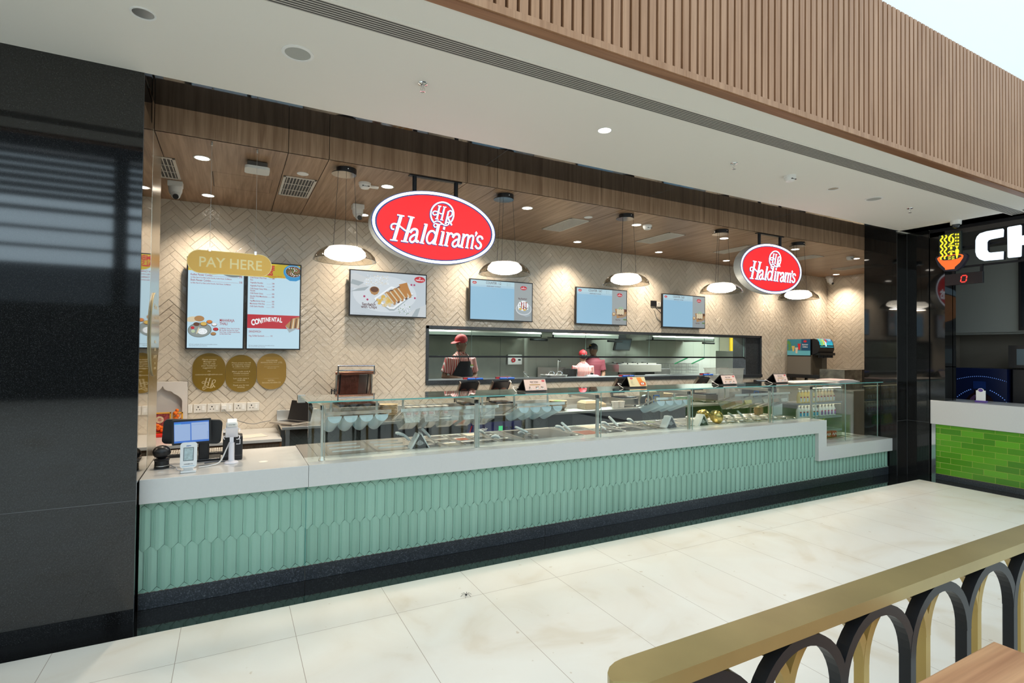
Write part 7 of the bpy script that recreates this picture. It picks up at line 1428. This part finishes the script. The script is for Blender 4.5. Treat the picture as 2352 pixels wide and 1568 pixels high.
t = thing('glass_door_cooler', 'black glass door cooler with cold white light at the right edge', 'cooler', (10.0, 3.0, 0)); o = t.location
b = MB(o); b.box((9.6, 2.5, 0), (10.2, 3.27, 1.50), BLACK); b.build('body', t, bevel=.01); b = MB(o); b.box((9.59, 2.6, .3), (9.60, 3.12, 1.42), pm('cooler_light', (.3, .4, .42), .2, em=(.5, .75, .8), ems=.5)); [b.box((9.585, 2.6, .3+k*.04), (9.59, 3.12, .312+k*.04), BLACK) for k in range(28)]; b.build('door', t)
b = MB((9.9, 2.9, 1.51)); b.box((9.6, 2.4, 1.52), (10.1, 3.31, 1.83), BLACK); b.box((9.595, 2.5, 1.56), (9.60, 3.22, 1.78), pm('microwave_glass', (.10, .14, .16), .1)); tag(b.build('microwave'), 'black microwave with glass door above the glass door cooler', 'microwave')
b = MB((9.9, 2.7, 2.9)); b.box((9.90, 2.2, 2.05), (9.945, 3.30, 3.28), BLACK); a = Art(b, Vector((9.898, 3.27, 2.10)), 0, 1.0, 1.14, 0, -Y1, Z1); a.rect(0, 0, 1, 1, pm('dark_panel_image', (.01, .015, .02), .2)); [a.oval(.3+.2*k, .55-.1*k, .3, .04, emi('panel_glint', (.25, .4, .5), .4), rot=.5) for k in range(2)]; a.oval(.35, .28, .3, .2, emi('panel_orange', (.4, .15, .03), .5)); tag(b.build('menu_panel'), 'dark lit food panel at the right edge behind the letter H', 'menu panel')
t = thing('payment_stand', 'white card stand with purple base on the neighbouring white counter', 'card stand', (8.76, 3.28, 1.068)); o = t.location; PUR = pm('stand_purple', (.10, .05, .28), .4)
b = MB(o); b.box((8.72, 3.235, 1.068), (8.78, 3.355, 1.092), PUR); b.build('base', t, bevel=.003); b = MB(o); b.box((8.735, 3.245, 1.09), (8.742, 3.345, 1.225), WHITE); b.prism(ell(.032, .026, 20, -3.295, 1.228), (8.734, 0, 0), UX, Z1, (.008, 0, 0), WHITE); b.prism(ell(.026, .021, 20, -3.295, 1.228), (8.7335, 0, 0), UX, Z1, (.008, 0, 0), PUR); b.build('card', t)
# ================================================================== RAILING AND TABLE IN FRONT
t = thing('railing', 'brass coloured handrail over interlaced black and gold metal arches', 'railing', (3.0, .9, 0)); o = t.location
RB = pm('rail_brass', (.42, .335, .145), .33, .7, noise=.12, nscale=3); RBK = pm('rail_black', (.012, .015, .020), .40, .2); RGO = pm('rail_gold', (.50, .35, .11), .38, .45)
b = MB(o); P_ = [(.79, .862), (5.2, .862), (5.2, .957), (.80, .957)]+[(.80-.075*sin(radians(a_)), .957-.055*(1-cos(radians(a_)))) for a_ in (20, 40, 60, 80, 90)]
b.prism(P_, (0, 0, 1.0), X1, Y1, (0, 0, -.036), RB); b.build('handrail', t, bevel=.005, seg=3)
def arch(cx, y, m, nm, r=.1785, w=.030, dp=.034, top=.962):
    b = MB(o); zc = top-w/2-r; pts = [(cx-r*cos(radians(k)), zc+r*sin(radians(k))) for k in range(0, 181, 9)]
    b.ribbon(pts, w, (0, y, 0), X1, Z1, (0, dp, 0), m); b.ribbon(list(reversed(pts)), w, (0, y+dp, 0), X1, Z1, (0, -.0001, 0), m); b.build(nm, t)
    b = MB(o); b.box((cx-r-w/2, y+.0004, .075), (cx-r+w/2, y+dp-.0004, zc+.0004), m); b.build(nm.replace('arch', 'bar'), t)
for k in range(-1, 10): arch(1.333+.357*k, .872+.0006*(k % 2), RBK, 'black_arch')
for k in range(-1, 10): arch(1.155+.357*k, .912+.0006*(k % 2), RGO, 'gold_arch', w=.028, dp=.03)
b = MB(o); b.box((.80, .87, .04), (5.2, .945, .075), RBK); b.build('bottom_rail', t); b = MB(o); [b.box((x, .88, 0), (x+.05, .93, .04), RBK) for x in (.9, 2.3, 3.7, 5.0)]; b.build('feet', t)
t = thing('wooden_table', 'warm brown wooden tabletop at the lower right corner', 'table', (2.0, .4, 0)); o = t.location
b = MB(o); b.box((1.10, .02, .725), (2.252, .817, .75), TABLEW); b.build('tabletop', t, bevel=.004); b = MB(o); b.cyl((1.68, .42, .02), (1.68, .42, .725), .035, BLACKM); b.build('pedestal', t); b = MB(o); b.cyl((1.68, .42, 0), (1.68, .42, .02), .27, BLACKM, n=32); b.build('base', t)
# insect-like scrap on the floor tiles
b = MB((1.67, 3.34, 0)); rg = random.Random(3)
for k in range(6): a_ = k*1.05; b.tube([(1.46, 3.40, .006), (1.46+.02*cos(a_), 3.40+.02*sin(a_), .016), (1.46+.04*cos(a_), 3.40+.04*sin(a_), .001)], .0012, BLACK, n=4)
b.sphere((1.46, 3.40, .007), .007, BLACK, n=8); tag(b.build('dark_scrap'), 'tiny dark twisted scrap lying on the cream floor near a tile joint', 'scrap')
# ================================================================== ATRIUM BEHIND THE CAMERA (seen only in reflections)
b = MB(); DG = pm('atrium_grey', (.03, .035, .04), .7); DW = pm('atrium_white', (.62, .62, .58), .8)
b.box((-14, -13.2, 0), (24, -13.0, 3.0), DG); b.box((-14, -13.2, 3.0), (24, -13.0, 4.2), pm('atrium_concrete', (.20, .23, .26), .7)); b.box((-14, -13.2, 7.7), (24, -13, 9.5), DG)
for z, h in ((4.66, .10), (5.22, .10), (5.78, .14)): b.box((-14, -13.1, z), (24, -13.0, z+h), DG)
for k in range(6): b.box((-14, -13.15, 6.2+k*.25), (24, -13.0, 6.36+k*.25), DG)
for x in (-11, -7.2, -3.4, .4, 4.2, 8, 11.8, 15.6): b.box((x, -13.3, 0), (x+.35, -12.9, 9), DG)
b.box((-14.2, -13, 0), (-14, 4, 9), DW); b.box((22, -13, 0), (22.2, 8, 9), DW)
st(b.build('wall_atrium'))
b = MB(); b.box((-13.9, -13.5, 4.2), (23.9, -13.45, 7.7), emi('atrium_sky_glow', (.62, .80, .92), 4.6)); st(b.build('atrium_glow_panel'))  # glowing sheet added behind the atrium frames to brighten the stripes reflected in granite
